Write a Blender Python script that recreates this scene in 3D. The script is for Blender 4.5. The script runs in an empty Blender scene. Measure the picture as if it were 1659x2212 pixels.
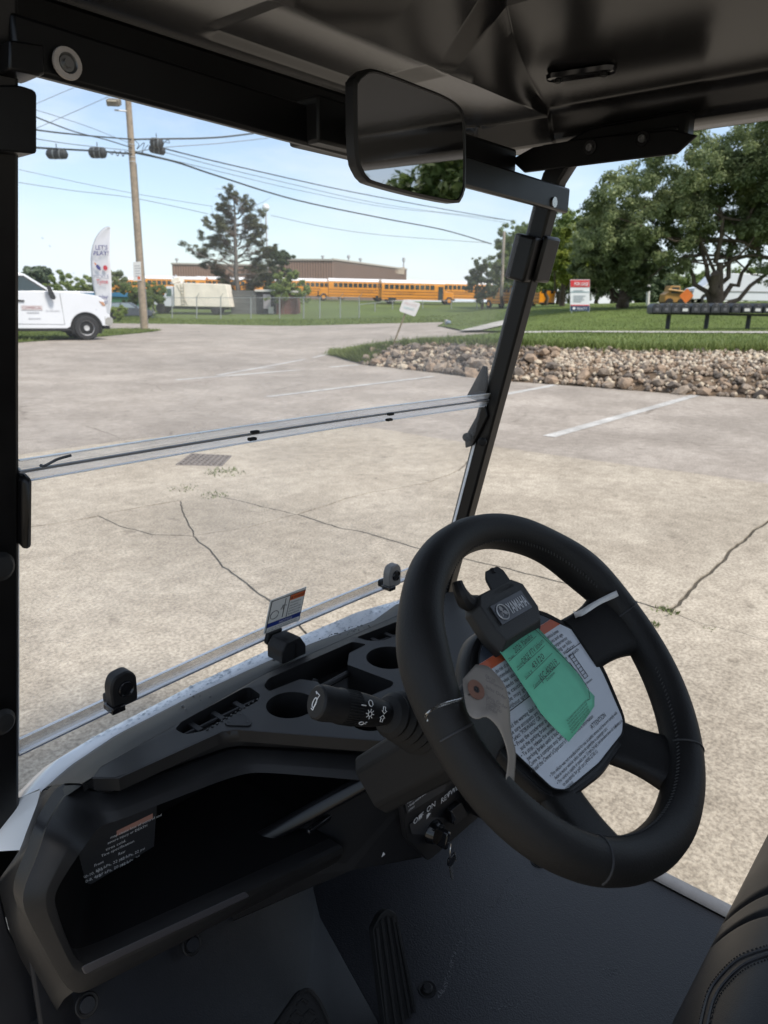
import bpy, bmesh, math, random
import numpy as np
from mathutils import Vector, Matrix
random.seed(7); rng = np.random.default_rng(7)
SC = bpy.context.scene
COL = SC.collection
R = math.radians
# ------------------------------------------------------------------ camera
CAM = np.array([0.0, 0.0, 1.5])            # phone held at the driver's side of the cart
YAW, PITCH, ROLL = 49.0, 16.2, 1.0         # degrees: right of the cart's nose, down, roll
FPX, PCX, PCY = 1534.0, 829.5, 1106.0      # focal length and centre in a 1659 x 2212 picture
def _basis():
    a, p, r = R(YAW), R(PITCH), R(ROLL)
    f = np.array([math.sin(a)*math.cos(p), math.cos(a)*math.cos(p), -math.sin(p)])
    rt = np.array([math.cos(a), -math.sin(a), 0.0]); up = np.cross(rt, f)
    return f, math.cos(r)*rt+math.sin(r)*up, math.cos(r)*up-math.sin(r)*rt
CF, CR, CU = _basis()
cd = bpy.data.cameras.new('camera'); cam = bpy.data.objects.new('camera', cd); COL.objects.link(cam)
M = Matrix(((CR[0], CU[0], -CF[0], CAM[0]), (CR[1], CU[1], -CF[1], CAM[1]), (CR[2], CU[2], -CF[2], CAM[2]), (0, 0, 0, 1)))
cam.matrix_world = M
cd.sensor_fit = 'VERTICAL'; cd.sensor_height = 34.6; cd.sensor_width = 25.95
cd.lens = FPX/2212*34.6
cd.clip_start = 0.01; cd.clip_end = 6000
cd.dof.use_dof = True; cd.dof.focus_distance = 0.95; cd.dof.aperture_fstop = 10.0
SC.camera = cam
# ------------------------------------------------------------------ world, sun, exposure
SUN_EL, SUN_AZ = 52.0, 178.0     # azimuth in degrees clockwise from +Y: the direction the light comes from
W = bpy.data.worlds.new('World'); SC.world = W; W.use_nodes = True
nt = W.node_tree; nt.nodes.clear()
wo = nt.nodes.new('ShaderNodeOutputWorld'); bg = nt.nodes.new('ShaderNodeBackground')
sky = nt.nodes.new('ShaderNodeTexSky'); sky.sky_type = 'NISHITA'; sky.sun_disc = False
sky.sun_elevation = R(SUN_EL); sky.sun_rotation = R(SUN_AZ); sky.air_density = 1.0; sky.dust_density = 1.0; sky.ozone_density = 1.5
bg.inputs['Strength'].default_value = 0.11
# thin bright cloud veil, the same all round the sky
tc = nt.nodes.new('ShaderNodeTexCoord'); mp = nt.nodes.new('ShaderNodeMapping'); mp.inputs['Scale'].default_value = (1.0, 1.0, 3.2)
nz = nt.nodes.new('ShaderNodeTexNoise'); nz.inputs['Scale'].default_value = 2.6; nz.inputs['Detail'].default_value = 6; nz.inputs['Roughness'].default_value = 0.55
rp = nt.nodes.new('ShaderNodeValToRGB'); rp.color_ramp.elements[0].position = 0.40; rp.color_ramp.elements[1].position = 0.66
rp.color_ramp.elements[0].color = (0.18, 0.18, 0.18, 1); rp.color_ramp.elements[1].color = (0.95, 0.95, 0.95, 1)
mx = nt.nodes.new('ShaderNodeMix'); mx.data_type = 'RGBA'
mx.inputs[7].default_value = (5.0, 5.5, 6.1, 1)
nt.links.new(tc.outputs['Generated'], mp.inputs[0]); nt.links.new(mp.outputs[0], nz.inputs['Vector'])
nt.links.new(nz.outputs['Fac'], rp.inputs[0]); nt.links.new(rp.outputs[0], mx.inputs[0])
nt.links.new(sky.outputs[0], mx.inputs[6]); nt.links.new(mx.outputs[2], bg.inputs[0]); nt.links.new(bg.outputs[0], wo.inputs[0])
sd = bpy.data.lights.new('sun', 'SUN'); sd.energy = 2.5; sd.angle = R(12); sd.color = (1.0, 0.93, 0.82)
sun = bpy.data.objects.new('sun', sd); COL.objects.link(sun)
sdir = Vector((math.sin(R(SUN_AZ))*math.cos(R(SUN_EL)), math.cos(R(SUN_AZ))*math.cos(R(SUN_EL)), math.sin(R(SUN_EL))))
sun.rotation_euler = (-sdir).to_track_quat('-Z', 'Y').to_euler(); sun.location = (0, 0, 40)
vs = SC.view_settings; vs.view_transform = 'Standard'; vs.look = 'None'; vs.gamma = 1.0; vs.use_curve_mapping = False
vs.exposure = 0.86
SC.cycles.max_bounces = 8; SC.cycles.transparent_max_bounces = 16

# ------------------------------------------------------------------ picture point -> place
def ray(x, y): return CF+CR*(x-PCX)/FPX-CU*(y-PCY)/FPX
def UP(p, p0, n):
    d = ray(*p); n = np.asarray(n, float); t = ((np.asarray(p0, float)-CAM)@n)/(d@n); return CAM+d*t
def UX(p, v): return UP(p, (v, 0, 0), (1, 0, 0))
def UY(p, v): return UP(p, (0, v, 0), (0, 1, 0))
def UZ(p, v): return UP(p, (0, 0, v), (0, 0, 1))
# the view outdoors: f metres ahead, r metres to the right
FH = np.array([math.sin(R(YAW)), math.cos(R(YAW)), 0.0]); RH = np.array([math.cos(R(YAW)), -math.sin(R(YAW)), 0.0])
def WO(r, f, z=0.0): return FH*f+RH*r+np.array([0, 0, z])
def UF(p, f): return UP(p, FH*f, FH)
def rf(p): return float(p@RH), float(p@FH)

# ------------------------------------------------------------------ materials
MATS = {}
def nodes_of(m): return m.node_tree.nodes, m.node_tree.links
def mat(name, col=(0.5,0.5,0.5), rough=0.5, metal=0.0, spec=0.5, var=0.0, vscale=8.0, bump=0.0, bscale=60.0, col2=None, coord='Object', detail=4, rvar=0.0, trans=0.0, emis=None, coat=0.0):
    if name in MATS: return MATS[name]
    m = bpy.data.materials.new(name); m.use_nodes = True; N, L = nodes_of(m)
    b = N['Principled BSDF']
    b.inputs['Base Color'].default_value = (*col, 1); b.inputs['Roughness'].default_value = rough
    b.inputs['Metallic'].default_value = metal; b.inputs['Specular IOR Level'].default_value = spec
    if coat: b.inputs['Coat Weight'].default_value = coat; b.inputs['Coat Roughness'].default_value = 0.08
    if trans: b.inputs['Transmission Weight'].default_value = trans
    if emis: b.inputs['Emission Color'].default_value = (*emis[:3], 1); b.inputs['Emission Strength'].default_value = emis[3]
    t = N.new('ShaderNodeTexCoord')
    if var or col2 or rvar:
        n1 = N.new('ShaderNodeTexNoise'); n1.inputs['Scale'].default_value = vscale; n1.inputs['Detail'].default_value = detail; n1.inputs['Roughness'].default_value = 0.6
        L.new(t.outputs[coord], n1.inputs['Vector'])
        if var or col2:
            cr = N.new('ShaderNodeValToRGB'); cr.color_ramp.elements[0].position = 0.3; cr.color_ramp.elements[1].position = 0.7
            c2 = col2 if col2 else tuple(min(1, c*(1+var)) for c in col); c1 = tuple(c*(1-var) for c in col)
            cr.color_ramp.elements[0].color = (*c1, 1); cr.color_ramp.elements[1].color = (*c2, 1)
            L.new(n1.outputs['Fac'], cr.inputs[0]); L.new(cr.outputs[0], b.inputs['Base Color'])
        if rvar:
            mr = N.new('ShaderNodeMapRange'); mr.inputs['To Min'].default_value = max(0.02, rough-rvar); mr.inputs['To Max'].default_value = min(1, rough+rvar)
            L.new(n1.outputs['Fac'], mr.inputs[0]); L.new(mr.outputs[0], b.inputs['Roughness'])
    if bump:
        n2 = N.new('ShaderNodeTexNoise'); n2.inputs['Scale'].default_value = bscale; n2.inputs['Detail'].default_value = 3
        L.new(t.outputs[coord], n2.inputs['Vector'])
        bp = N.new('ShaderNodeBump'); bp.inputs['Strength'].default_value = bump; bp.inputs['Distance'].default_value = 0.3/bscale
        L.new(n2.outputs['Fac'], bp.inputs['Height']); L.new(bp.outputs[0], b.inputs['Normal'])
    MATS[name] = m; return m

# ------------------------------------------------------------------ geometry
class G:
    """collects vertices and faces of one mesh"""
    def __init__(s): s.v = []; s.f = []; s.mi = []
    def add(s, vs, fs, mi=0):
        o = len(s.v); s.v.extend([tuple(float(c) for c in v) for v in vs]); s.f.extend([tuple(i+o for i in f) for f in fs]); s.mi.extend([mi]*len(fs)); return s
    def box(s, c, size, rot=None, mi=0, taper=1.0):
        hx, hy, hz = size[0]/2, size[1]/2, size[2]/2
        P = [(-hx,-hy,-hz),(hx,-hy,-hz),(hx,hy,-hz),(-hx,hy,-hz),(-hx*taper,-hy*taper,hz),(hx*taper,-hy*taper,hz),(hx*taper,hy*taper,hz),(-hx*taper,hy*taper,hz)]
        if rot is not None: P = [tuple(rot@Vector(p)) for p in P]
        return s.add([(p[0]+c[0], p[1]+c[1], p[2]+c[2]) for p in P], [(3,2,1,0),(4,5,6,7),(0,1,5,4),(1,2,6,5),(2,3,7,6),(3,0,4,7)], mi)
    def tube(s, path, rad, n=10, cap=True, mi=0, closed=False, squash=None):
        P = [np.asarray(p, float) for p in path]; m = len(P)
        rads = rad if hasattr(rad, '__len__') else [rad]*m
        vs = []; prev = None
        for i in range(m):
            if closed: t = P[(i+1)%m]-P[i-1]
            else: t = P[min(i+1, m-1)]-P[max(i-1, 0)]
            t = t/(np.linalg.norm(t)+1e-12)
            if prev is None:
                a = np.array([0,0,1.0]) if abs(t[2]) < 0.9 else np.array([1.0,0,0])
                u = np.cross(t, a)
            else: u = prev-t*(prev@t)
            u /= np.linalg.norm(u)+1e-12; w = np.cross(t, u); prev = u
            for k in range(n):
                an = 2*math.pi*k/n; vs.append(P[i]+rads[i]*(u*math.cos(an)+w*math.sin(an)))
        fs = []
        for i in range(m if closed else m-1):
            for k in range(n):
                a = i*n+k; b = i*n+(k+1)%n; c = ((i+1)%m)*n+(k+1)%n; d = ((i+1)%m)*n+k; fs.append((a,b,c,d))
        if cap and not closed:
            fs.append(tuple(range(n))[::-1]); fs.append(tuple((m-1)*n+k for k in range(n)))
        return s.add(vs, fs, mi)
    def lathe(s, prof, origin, axis, n=24, mi=0, start=0.0, cap=True):
        """prof: (radius, height) along axis"""
        ax = Vector(axis).normalized(); q = Vector((0,0,1)).rotation_difference(ax)
        vs = []
        for (r, h) in prof:
            for k in range(n):
                an = 2*math.pi*k/n+start
                vs.append(Vector(origin)+q@Vector((r*math.cos(an), r*math.sin(an), h)))
        fs = []
        for i in range(len(prof)-1):
            for k in range(n): fs.append((i*n+k, i*n+(k+1)%n, (i+1)*n+(k+1)%n, (i+1)*n+k))
        if cap: fs.append(tuple(range(n))[::-1]); fs.append(tuple((len(prof)-1)*n+k for k in range(n)))
        return s.add(vs, fs, mi)
    def prism(s, poly, vec, mi=0):
        """poly of 3-D points pushed along vec"""
        n = len(poly); v = np.asarray(vec, float); A = [np.asarray(p, float) for p in poly]
        vs = A+[a+v for a in A]
        fs = [tuple(range(n))[::-1], tuple(n+i for i in range(n))]+[(i, (i+1)%n, n+(i+1)%n, n+i) for i in range(n)]
        return s.add(vs, fs, mi)
    def loft(s, rows, close_u=False, cap=False, mi=0):
        m = len(rows); n = len(rows[0]); vs = [p for r in rows for p in r]; fs = []
        for i in range(m-1):
            for k in range(n if close_u else n-1):
                fs.append((i*n+k, i*n+(k+1)%n, (i+1)*n+(k+1)%n, (i+1)*n+k))
        if cap: fs.append(tuple(range(n))[::-1]); fs.append(tuple((m-1)*n+k for k in range(n)))
        return s.add(vs, fs, mi)
    def mesh(s, name):
        me = bpy.data.meshes.new(name); me.from_pydata(s.v, [], s.f); me.update(); return me
    def obj(s, name, m, parent=None, smooth=True, angle=35, bevel=0.0, seg=2, sub=0, solid=0.0, fix=True, mats=None):
        me = s.mesh(name)
        if fix:
            bm = bmesh.new(); bm.from_mesh(me); bmesh.ops.recalc_face_normals(bm, faces=bm.faces); bm.to_mesh(me); bm.free()
        for k in ([m] if mats is None else mats): me.materials.append(k)
        if mats is not None: me.polygons.foreach_set('material_index', s.mi)
        o = bpy.data.objects.new(name, me); COL.objects.link(o)
        if smooth:
            me.shade_smooth()
            if not sub: me.set_sharp_from_angle(angle=R(angle))
        if solid:
            k = o.modifiers.new('solid', 'SOLIDIFY'); k.thickness = solid; k.offset = 0
        if bevel:
            k = o.modifiers.new('bevel', 'BEVEL'); k.width = bevel; k.segments = seg; k.limit_method = 'ANGLE'; k.angle_limit = R(30); k.harden_normals = False
        if sub:
            k = o.modifiers.new('sub', 'SUBSURF'); k.levels = sub; k.render_levels = sub
        if parent is not None: attach(o, parent)
        return o
def attach(o, parent):
    o.parent = parent
    L = WORLDM.get(parent.name)
    if L is not None: o.matrix_parent_inverse = L.inverted()
WORLDM = {}
def tag(o, label=None, cat=None, group=None, kind=None):
    if label: o['label'] = label
    if cat: o['category'] = cat
    if group: o['group'] = group
    if kind: o['kind'] = kind
    return o
def thing(name, label, cat, loc=(0,0,0), rz=0.0, group=None, local=False, scale=1.0):
    """an Empty at the base; with local=False the parts are given in world coordinates"""
    o = bpy.data.objects.new(name, None); COL.objects.link(o); o.empty_display_size = 0.1
    o.location = tuple(float(c) for c in loc); o.rotation_euler = (0, 0, rz); o.scale = (scale,)*3
    tag(o, label, cat, group)
    if not local: WORLDM[o.name] = Matrix.Translation(Vector(o.location))@Matrix.Rotation(rz, 4, 'Z')@Matrix.Scale(scale, 4)
    return o
KIDS = {}
def kids(o): return [c for c in bpy.data.objects if c.parent == o]
def copy_tree(o, loc=None, rz=None, label=None, parent=None, children=None):
    c = o.copy(); COL.objects.link(c)
    if parent is not None: c.parent = parent
    if loc is not None: c.location = tuple(float(k) for k in loc)
    if rz is not None: c.rotation_euler = (0, 0, rz)
    if label: c['label'] = label
    for ch in (children[o.name] if children else kids(o)): copy_tree(ch, parent=c, children=children)
    return c
def tree_of(o):
    d = {}
    def go(x):
        d[x.name] = kids(x)
        for k in d[x.name]: go(k)
    go(o); return d
def frame_rot(u, v):
    u = Vector(u).normalized(); n = u.cross(Vector(v)).normalized(); v = n.cross(u)
    return Matrix(((u.x, v.x, n.x), (u.y, v.y, n.y), (u.z, v.z, n.z)))
def text(name, s, o, u, v, size, m, parent, off=0.0006, align='LEFT', shear=0.0, bold=0.0, fit=None, valign=None, xs=1.0, res=2):
    """flat print: baseline start o, u along the line, v up"""
    c = bpy.data.curves.new(name, 'FONT'); c.body = s; c.size = 1.0; c.align_x = align; c.shear = shear; c.resolution_u = res; c.offset = bold
    if valign: c.align_y = valign
    t = bpy.data.objects.new(name, c); COL.objects.link(t)
    dg = bpy.context.evaluated_depsgraph_get(); dg.update()
    me = bpy.data.meshes.new_from_object(t.evaluated_get(dg)); bpy.data.objects.remove(t); bpy.data.curves.remove(c)
    me.name = name; n = len(me.vertices); co = np.empty(n*3); me.vertices.foreach_get('co', co); co = co.reshape(-1, 3)
    if fit and n: xs = xs*fit/(size*max(1e-6, co[:,0].max()-min(0, co[:,0].min())))
    rot = np.array(frame_rot(u, v))
    co = co*np.array([size*xs, size, 0])+np.array([0, 0, off])
    co = co@rot.T+np.asarray(o, float)
    me.vertices.foreach_set('co', co.ravel()); me.update(); me.materials.clear(); me.materials.append(m)
    ob = bpy.data.objects.new(name, me); COL.objects.link(ob)
    if parent is not None: attach(ob, parent)
    return ob
def resample(pts, n, closed=False):
    P = [np.asarray(p, float) for p in pts]
    if closed: P = P+[P[0]]
    d = np.r_[0, np.cumsum([np.linalg.norm(P[i+1]-P[i]) for i in range(len(P)-1)])]
    A = np.array(P); t = np.linspace(0, d[-1], n+1)[:-1] if closed else np.linspace(0, d[-1], n)
    return np.stack([np.interp(t, d, A[:, k]) for k in range(A.shape[1])], 1)
def smooth_path(pts, n=40, closed=False):
    """Catmull-Rom"""
    P = [np.asarray(p, float) for p in pts]; out = []; m = len(P)
    segs = m if closed else m-1; per = max(2, n//segs)
    for i in range(segs):
        if closed: a, b, c, d = P[i-1], P[i], P[(i+1)%m], P[(i+2)%m]
        else: a, b, c, d = P[max(i-1,0)], P[i], P[i+1], P[min(i+2,m-1)]
        for k in range(per):
            t = k/per
            out.append(0.5*((2*b)+(-a+c)*t+(2*a-5*b+4*c-d)*t*t+(-a+3*b-3*c+d)*t**3))
    if not closed: out.append(P[-1])
    return out
def round_poly(pts, rad, seg=4):
    """round the corners of a 2-D/3-D polygon"""
    P = [np.asarray(p, float) for p in pts]; out = []; n = len(P)
    rr = rad if hasattr(rad, '__len__') else [rad]*n
    for i in range(n):
        a, b, c = P[i-1], P[i], P[(i+1)%n]
        la, lc = np.linalg.norm(a-b), np.linalg.norm(c-b); r = min(rr[i], la*0.45, lc*0.45)
        if r <= 0: out.append(b); continue
        p, q = b+(a-b)/la*r, b+(c-b)/lc*r
        for k in range(seg+1):
            t = k/seg; out.append((1-t)**2*p+2*t*(1-t)*b+t*t*q)
    return out
def fill_mesh(name, loops, m, parent, drop=None, walls=True, bottom=True, smooth=True, floor_mat=None):
    """flat-ish panel with outer loop loops[0] and holes; each hole gets walls along vector drop and a bottom"""
    bm = bmesh.new(); edges = []; L = []
    for lp in loops:
        vs = [bm.verts.new(tuple(float(c) for c in p)) for p in lp]; L.append(vs)
        for i in range(len(vs)): edges.append(bm.edges.new((vs[i], vs[(i+1)%len(vs)])))
    bmesh.ops.triangle_fill(bm, use_beauty=True, use_dissolve=False, edges=edges)
    bmesh.ops.recalc_face_normals(bm, faces=bm.faces)
    up = sum((f.normal*f.calc_area() for f in bm.faces), Vector())
    if drop is not None:
        if up.dot(Vector(drop[0] if isinstance(drop, list) else drop)) > 0: bmesh.ops.reverse_faces(bm, faces=bm.faces)
        drops = drop if isinstance(drop, list) else [drop]*len(L)
        for i, vs in enumerate(L):
            d = Vector(drops[i]) if drops[i] is not None else None
            if d is None or d.length == 0: continue
            low = [bm.verts.new(v.co+d) for v in vs]
            for k in range(len(vs)):
                k2 = (k+1)%len(vs); bm.faces.new((vs[k], vs[k2], low[k2], low[k]))
            if i > 0 and bottom:
                bm.faces.new(low)
    me = bpy.data.meshes.new(name); bm.to_mesh(me); bm.free(); me.materials.append(m)
    o = bpy.data.objects.new(name, me); COL.objects.link(o)
    if smooth: me.shade_smooth(); me.set_sharp_from_angle(angle=R(30))
    if parent is not None: attach(o, parent)
    return o
# ================================================================== GROUND
# heights: scattered control points -> smooth terrain
def rbf(pts):
    A = np.array(pts); n = len(A); X = A[:, :2]/20.0
    D_ = np.sqrt(((X[:, None]-X[None])**2).sum(-1)); K = np.zeros((n+3, n+3)); K[:n, :n] = D_; K[:n, n] = 1; K[:n, n+1:] = X; K[n:, :n] = K[:n, n:].T
    w = np.linalg.solve(K+np.eye(n+3)*1e-9, np.r_[A[:, 2], 0, 0, 0])
    def f(r, ff):
        P = np.stack([np.asarray(r, float), np.asarray(ff, float)], -1)/20.0; d = np.sqrt(((P[..., None, :]-X)**2).sum(-1))
        return d@w[:n]+w[n]+P@w[n+1:]
    return f
cp = [(r, f, 0.0) for r in (-30,-15,-5,0,5,15) for f in (-15,0,8,15)]+[(-14,26,0),(-8,24,0),(0,22,0),(-12,32,0),(-20,40,0),(-8,38,0),(-40,30,0),(28,12,0.0),(28,0,0),(28,-15,0),(-40,60,0),(-20,62,0)]
def cpx(p, f): q = UF(p, f); r, ff = rf(q); return (r, ff, float(q[2]))
cp += [cpx((1032,724),27), cpx((910,732),28), cpx((813,741),27.5), cpx((748,751),25.5), cpx((639,704),51), cpx((829,698.6),50), cpx((959,696),45), cpx((1080,702),38), cpx((400,700),52), cpx((650,690),70), cpx((780,688),70), cpx((400,690),70), cpx((950,690),62), cpx((1000,682),66)]
cp += [cpx((864,654),106), cpx((1000,662),98), cpx((700,648),110), cpx((500,645),112), cpx((350,642),115), cpx((1090,668),90), cpx((200,650),110)]
cp += [(60, 16, 0.2), (60, 60, 2.2), (40, 45, 1.7), (30, 80, 2.0), (-90, 60, 0.5), (-90, 140, 2.5), (0, 160, 2.4), (120, 120, 3.0), (0, 260, 3), (200, 240, 4), (-200, 240, 3)]
HR = rbf(cp)
def H_road(r, f): return HR(r, f)
M_asph = mat('sun-bleached asphalt', (0.30,0.285,0.27), 0.85, var=0.10, vscale=0.6, bump=0.6, bscale=45, detail=8)
def surface_mat(name, base, dark, light, big=0.35, fine=70.0, bumpd=0.004, crack=None, speck=(0.42,0.62), tint=None):
    """aggregate surface: broad stains, fine pebbles, optional hairline cracks"""
    m = bpy.data.materials.new(name); m.use_nodes = True; N, L = nodes_of(m); b = N['Principled BSDF']; b.inputs['Roughness'].default_value = 0.9; b.inputs['Specular IOR Level'].default_value = 0.25
    t = N.new('ShaderNodeTexCoord')
    def noise(s, d=5, r=0.6):
        n = N.new('ShaderNodeTexNoise'); n.inputs['Scale'].default_value = s; n.inputs['Detail'].default_value = d; n.inputs['Roughness'].default_value = r; L.new(t.outputs['Object'], n.inputs['Vector']); return n
    def ramp(src, a, b_, ca, cb):
        c = N.new('ShaderNodeValToRGB'); c.color_ramp.elements[0].position = a; c.color_ramp.elements[1].position = b_; c.color_ramp.elements[0].color = (*ca, 1); c.color_ramp.elements[1].color = (*cb, 1); L.new(src, c.inputs[0]); return c
    def mix(fac, a, b_, mode='MIX', f=None):
        x = N.new('ShaderNodeMix'); x.data_type = 'RGBA'; x.blend_type = mode
        if f is not None: x.inputs[0].default_value = f
        else: L.new(fac, x.inputs[0])
        L.new(a, x.inputs[6]); L.new(b_, x.inputs[7]); return x.outputs[2]
    broad = ramp(noise(big, 6).outputs['Fac'], 0.32, 0.70, tuple(c*0.80 for c in base), tuple(min(1, c*1.10) for c in base))
    n_f = noise(fine, 3, 0.7); peb = ramp(n_f.outputs['Fac'], speck[0], speck[1], dark, light)
    c1 = mix(None, broad.outputs[0], peb.outputs[0], 'MULTIPLY', 1.0)
    mid = ramp(noise(fine*0.16, 4).outputs['Fac'], 0.3, 0.7, (0.80,0.79,0.78), (1.10,1.10,1.10)); c1 = mix(None, c1, mid.outputs[0], 'MULTIPLY', 1.0)
    st_n = ramp(noise(0.9, 7, 0.7).outputs['Fac'], 0.44, 0.60, (0.84,0.83,0.82), (1.03,1.03,1.03)); c1 = mix(None, c1, st_n.outputs[0], 'MULTIPLY', 1.0)
    sp_n = ramp(noise(5.5, 3, 0.5).outputs['Fac'], 0.26, 0.34, (0.70,0.69,0.68), (1,1,1)); c1 = mix(None, c1, sp_n.outputs[0], 'MULTIPLY', 1.0)
    if crack:
        v = N.new('ShaderNodeTexVoronoi'); v.feature = 'DISTANCE_TO_EDGE'; v.inputs['Scale'].default_value = crack
        nn = noise(crack*4, 4); ad = N.new('ShaderNodeMix'); ad.data_type = 'RGBA'; ad.inputs[0].default_value = 0.12; L.new(t.outputs['Object'], ad.inputs[6]); L.new(nn.outputs['Color'], ad.inputs[7]); L.new(ad.outputs[2], v.inputs['Vector'])
        cr = ramp(v.outputs['Distance'], 0.0, 0.012, (0.62,0.60,0.58), (1,1,1)); msk = ramp(noise(crack*0.7, 3).outputs['Fac'], 0.50, 0.62, (0,0,0), (1,1,1))
        whitec = N.new('ShaderNodeRGB'); whitec.outputs[0].default_value = (1,1,1,1)
        c1 = mix(None, c1, mix(msk.outputs[0], whitec.outputs[0], cr.outputs[0]), 'MULTIPLY', 1.0)
    L.new(c1, b.inputs['Base Color'])
    bp = N.new('ShaderNodeBump'); bp.inputs['Strength'].default_value = 0.7; bp.inputs['Distance'].default_value = bumpd; L.new(n_f.outputs['Fac'], bp.inputs['Height']); L.new(bp.outputs[0], b.inputs['Normal'])
    MATS[name] = m; return m
M_asph = surface_mat('sun-bleached asphalt', (0.40,0.355,0.31), (0.80,0.80,0.80), (1.12,1.12,1.12), 0.22, 55, 0.003, crack=0.55)
M_conc = surface_mat('pebbly old concrete', (0.475,0.42,0.345), (0.64,0.63,0.62), (1.12,1.12,1.11), 0.40, 62, 0.006, speck=(0.36,0.62))
M_joint = surface_mat('dirt filled joint', (0.11,0.098,0.08), (0.7,0.7,0.7), (1.2,1.2,1.2), 2.0, 120, 0.004)
M_grassb = surface_mat('lawn soil and thatch', (0.13,0.175,0.045), (0.55,0.6,0.5), (1.25,1.25,1.2), 0.12, 14, 0.02)
M_dirt = surface_mat('brown bank earth', (0.16,0.115,0.080), (0.6,0.6,0.6), (1.25,1.25,1.2), 0.8, 22, 0.01)
M_walk = surface_mat('pale pavement concrete', (0.47,0.45,0.42), (0.9,0.9,0.9), (1.05,1.05,1.05), 0.5, 60, 0.002)

def grid_sheet(name, m, r0, r1, f0, f1, nr, nf, hf, kind='structure', keep=None):
    rr = np.linspace(r0, r1, nr); ff = np.linspace(f0, f1, nf); RR, FF = np.meshgrid(rr, ff); Z = hf(RR, FF)
    P = RR[..., None]*RH+FF[..., None]*FH; P[..., 2] += Z
    g = G(); g.v = [tuple(p) for p in P.reshape(-1, 3)]
    for i in range(nf-1):
        for j in range(nr-1):
            if keep is not None and not keep((rr[j]+rr[j+1])/2, (ff[i]+ff[i+1])/2): continue
            a = i*nr+j; g.f.append((a, a+1, a+nr+1, a+nr)); g.mi.append(0)
    o = g.obj(name, m, None, fix=False, angle=80); o['kind'] = kind; return o
# great terrain sheet to the horizon
def H_ground(r, f):
    z = HR(r, f)-0.06; far = np.clip((np.hypot(r, f)-150)/200, 0, 1); return z*(1-far)+far*3.0
gs = []
ax_ = np.concatenate([-np.geomspace(60, 2500, 14)[::-1], np.linspace(-58, 58, 48), np.geomspace(60, 2500, 14)]); ay_ = np.concatenate([-np.geomspace(16, 1500, 8)[::-1], np.linspace(-14, 130, 60), np.geomspace(134, 2600, 14)])
RR, FF = np.meshgrid(ax_, ay_); P = RR[..., None]*RH+FF[..., None]*FH; P[..., 2] += H_ground(RR, FF)
g = G(); g.v = [tuple(p) for p in P.reshape(-1, 3)]; nr = len(ax_)
g.f = [(i*nr+j, i*nr+j+1, (i+1)*nr+j+1, (i+1)*nr+j) for i in range(len(ay_)-1) for j in range(nr-1)]; g.mi = [0]*len(g.f)
gr0 = g.obj('ground', M_grassb, None, fix=False, angle=80); gr0['kind'] = 'structure'
# asphalt: lot, lane and the cross street, as outlines on the terrain
def inpoly(r, f, poly):
    c = False; n = len(poly); j = n-1
    for i in range(n):
        if (poly[i][1] > f) != (poly[j][1] > f) and r < (poly[j][0]-poly[i][0])*(f-poly[i][1])/(poly[j][1]-poly[i][1])+poly[i][0]: c = not c
        j = i
    return c
def pxr(p, f): q = UF(p, f); return rf(q)
def draped(name, m, outline, step, off, hf=H_road, kind='structure', parent=None):
    """fill an outline given in (r, f), cut to a grid so that it follows the terrain"""
    bm = bmesh.new(); vs = [bm.verts.new((a, b, 0)) for a, b in outline]; es = [bm.edges.new((vs[i], vs[(i+1)%len(vs)])) for i in range(len(vs))]
    bmesh.ops.triangle_fill(bm, use_beauty=True, edges=es)
    A = np.array(outline); lo, hi = A.min(0), A.max(0)
    for k in (0, 1):
        for v in np.arange(math.ceil(lo[k]/step)*step, hi[k], step):
            n = [0,0,0]; n[k] = 1; c = [0,0,0]; c[k] = v
            bmesh.ops.bisect_plane(bm, geom=bm.verts[:]+bm.edges[:]+bm.faces[:], plane_co=c, plane_no=n)
    for v in bm.verts:
        r, f = v.co.x, v.co.y; p = WO(r, f, float(hf(r, f))+off); v.co = p
    bmesh.ops.recalc_face_normals(bm, faces=bm.faces)
    if sum((f.normal.z*f.calc_area() for f in bm.faces)) < 0: bmesh.ops.reverse_faces(bm, faces=bm.faces)
    me = bpy.data.meshes.new(name); bm.to_mesh(me); bm.free(); me.materials.append(m); o = bpy.data.objects.new(name, me); COL.objects.link(o)
    me.shade_smooth()
    if kind: o['kind'] = kind
    if parent is not None: attach(o, parent)
    return o
def zf(p, f0=30, off=0.0):
    """(r, f) where the picture ray meets the road terrain"""
    f = f0
    d = ray(*p); k = d@FH
    lo_, hi_ = 0.5, 140.0
    for f in np.linspace(1.0, 130, 800):
        q = CAM+d*(f/k); r, ff = rf(q)
        if q[2] <= float(HR(r, ff))+off: return (r, ff)
    return rf(CAM+d*(60/k))
lot = [(-45,-14), (28,-14), (28, 14.0), rf(UZ((1659,862),0)), rf(UZ((1479,852),0)), rf(UZ((1319,839),0)), rf(UZ((1086,823),0)), rf(UZ((883,799),0)), rf(UZ((791,788),0)), rf(UZ((714,766),0)), pxr((748,751),25.5), pxr((813,741),27.5), pxr((910,732),28), pxr((1032,724),27), pxr((1110,720),27), pxr((1125,713),31), pxr((1020,710),37), pxr((943,708),38), pxr((959,696),45), pxr((829,698.6),50), pxr((639,704),51), pxr((400,701),52), (-27,52), (-60,52), (-60,-14)]
lot = lot[1:] if False else lot
asph = draped('asphalt_lot', M_asph, [(a, b) for a, b in lot], 4.0, 0.0)
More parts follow.
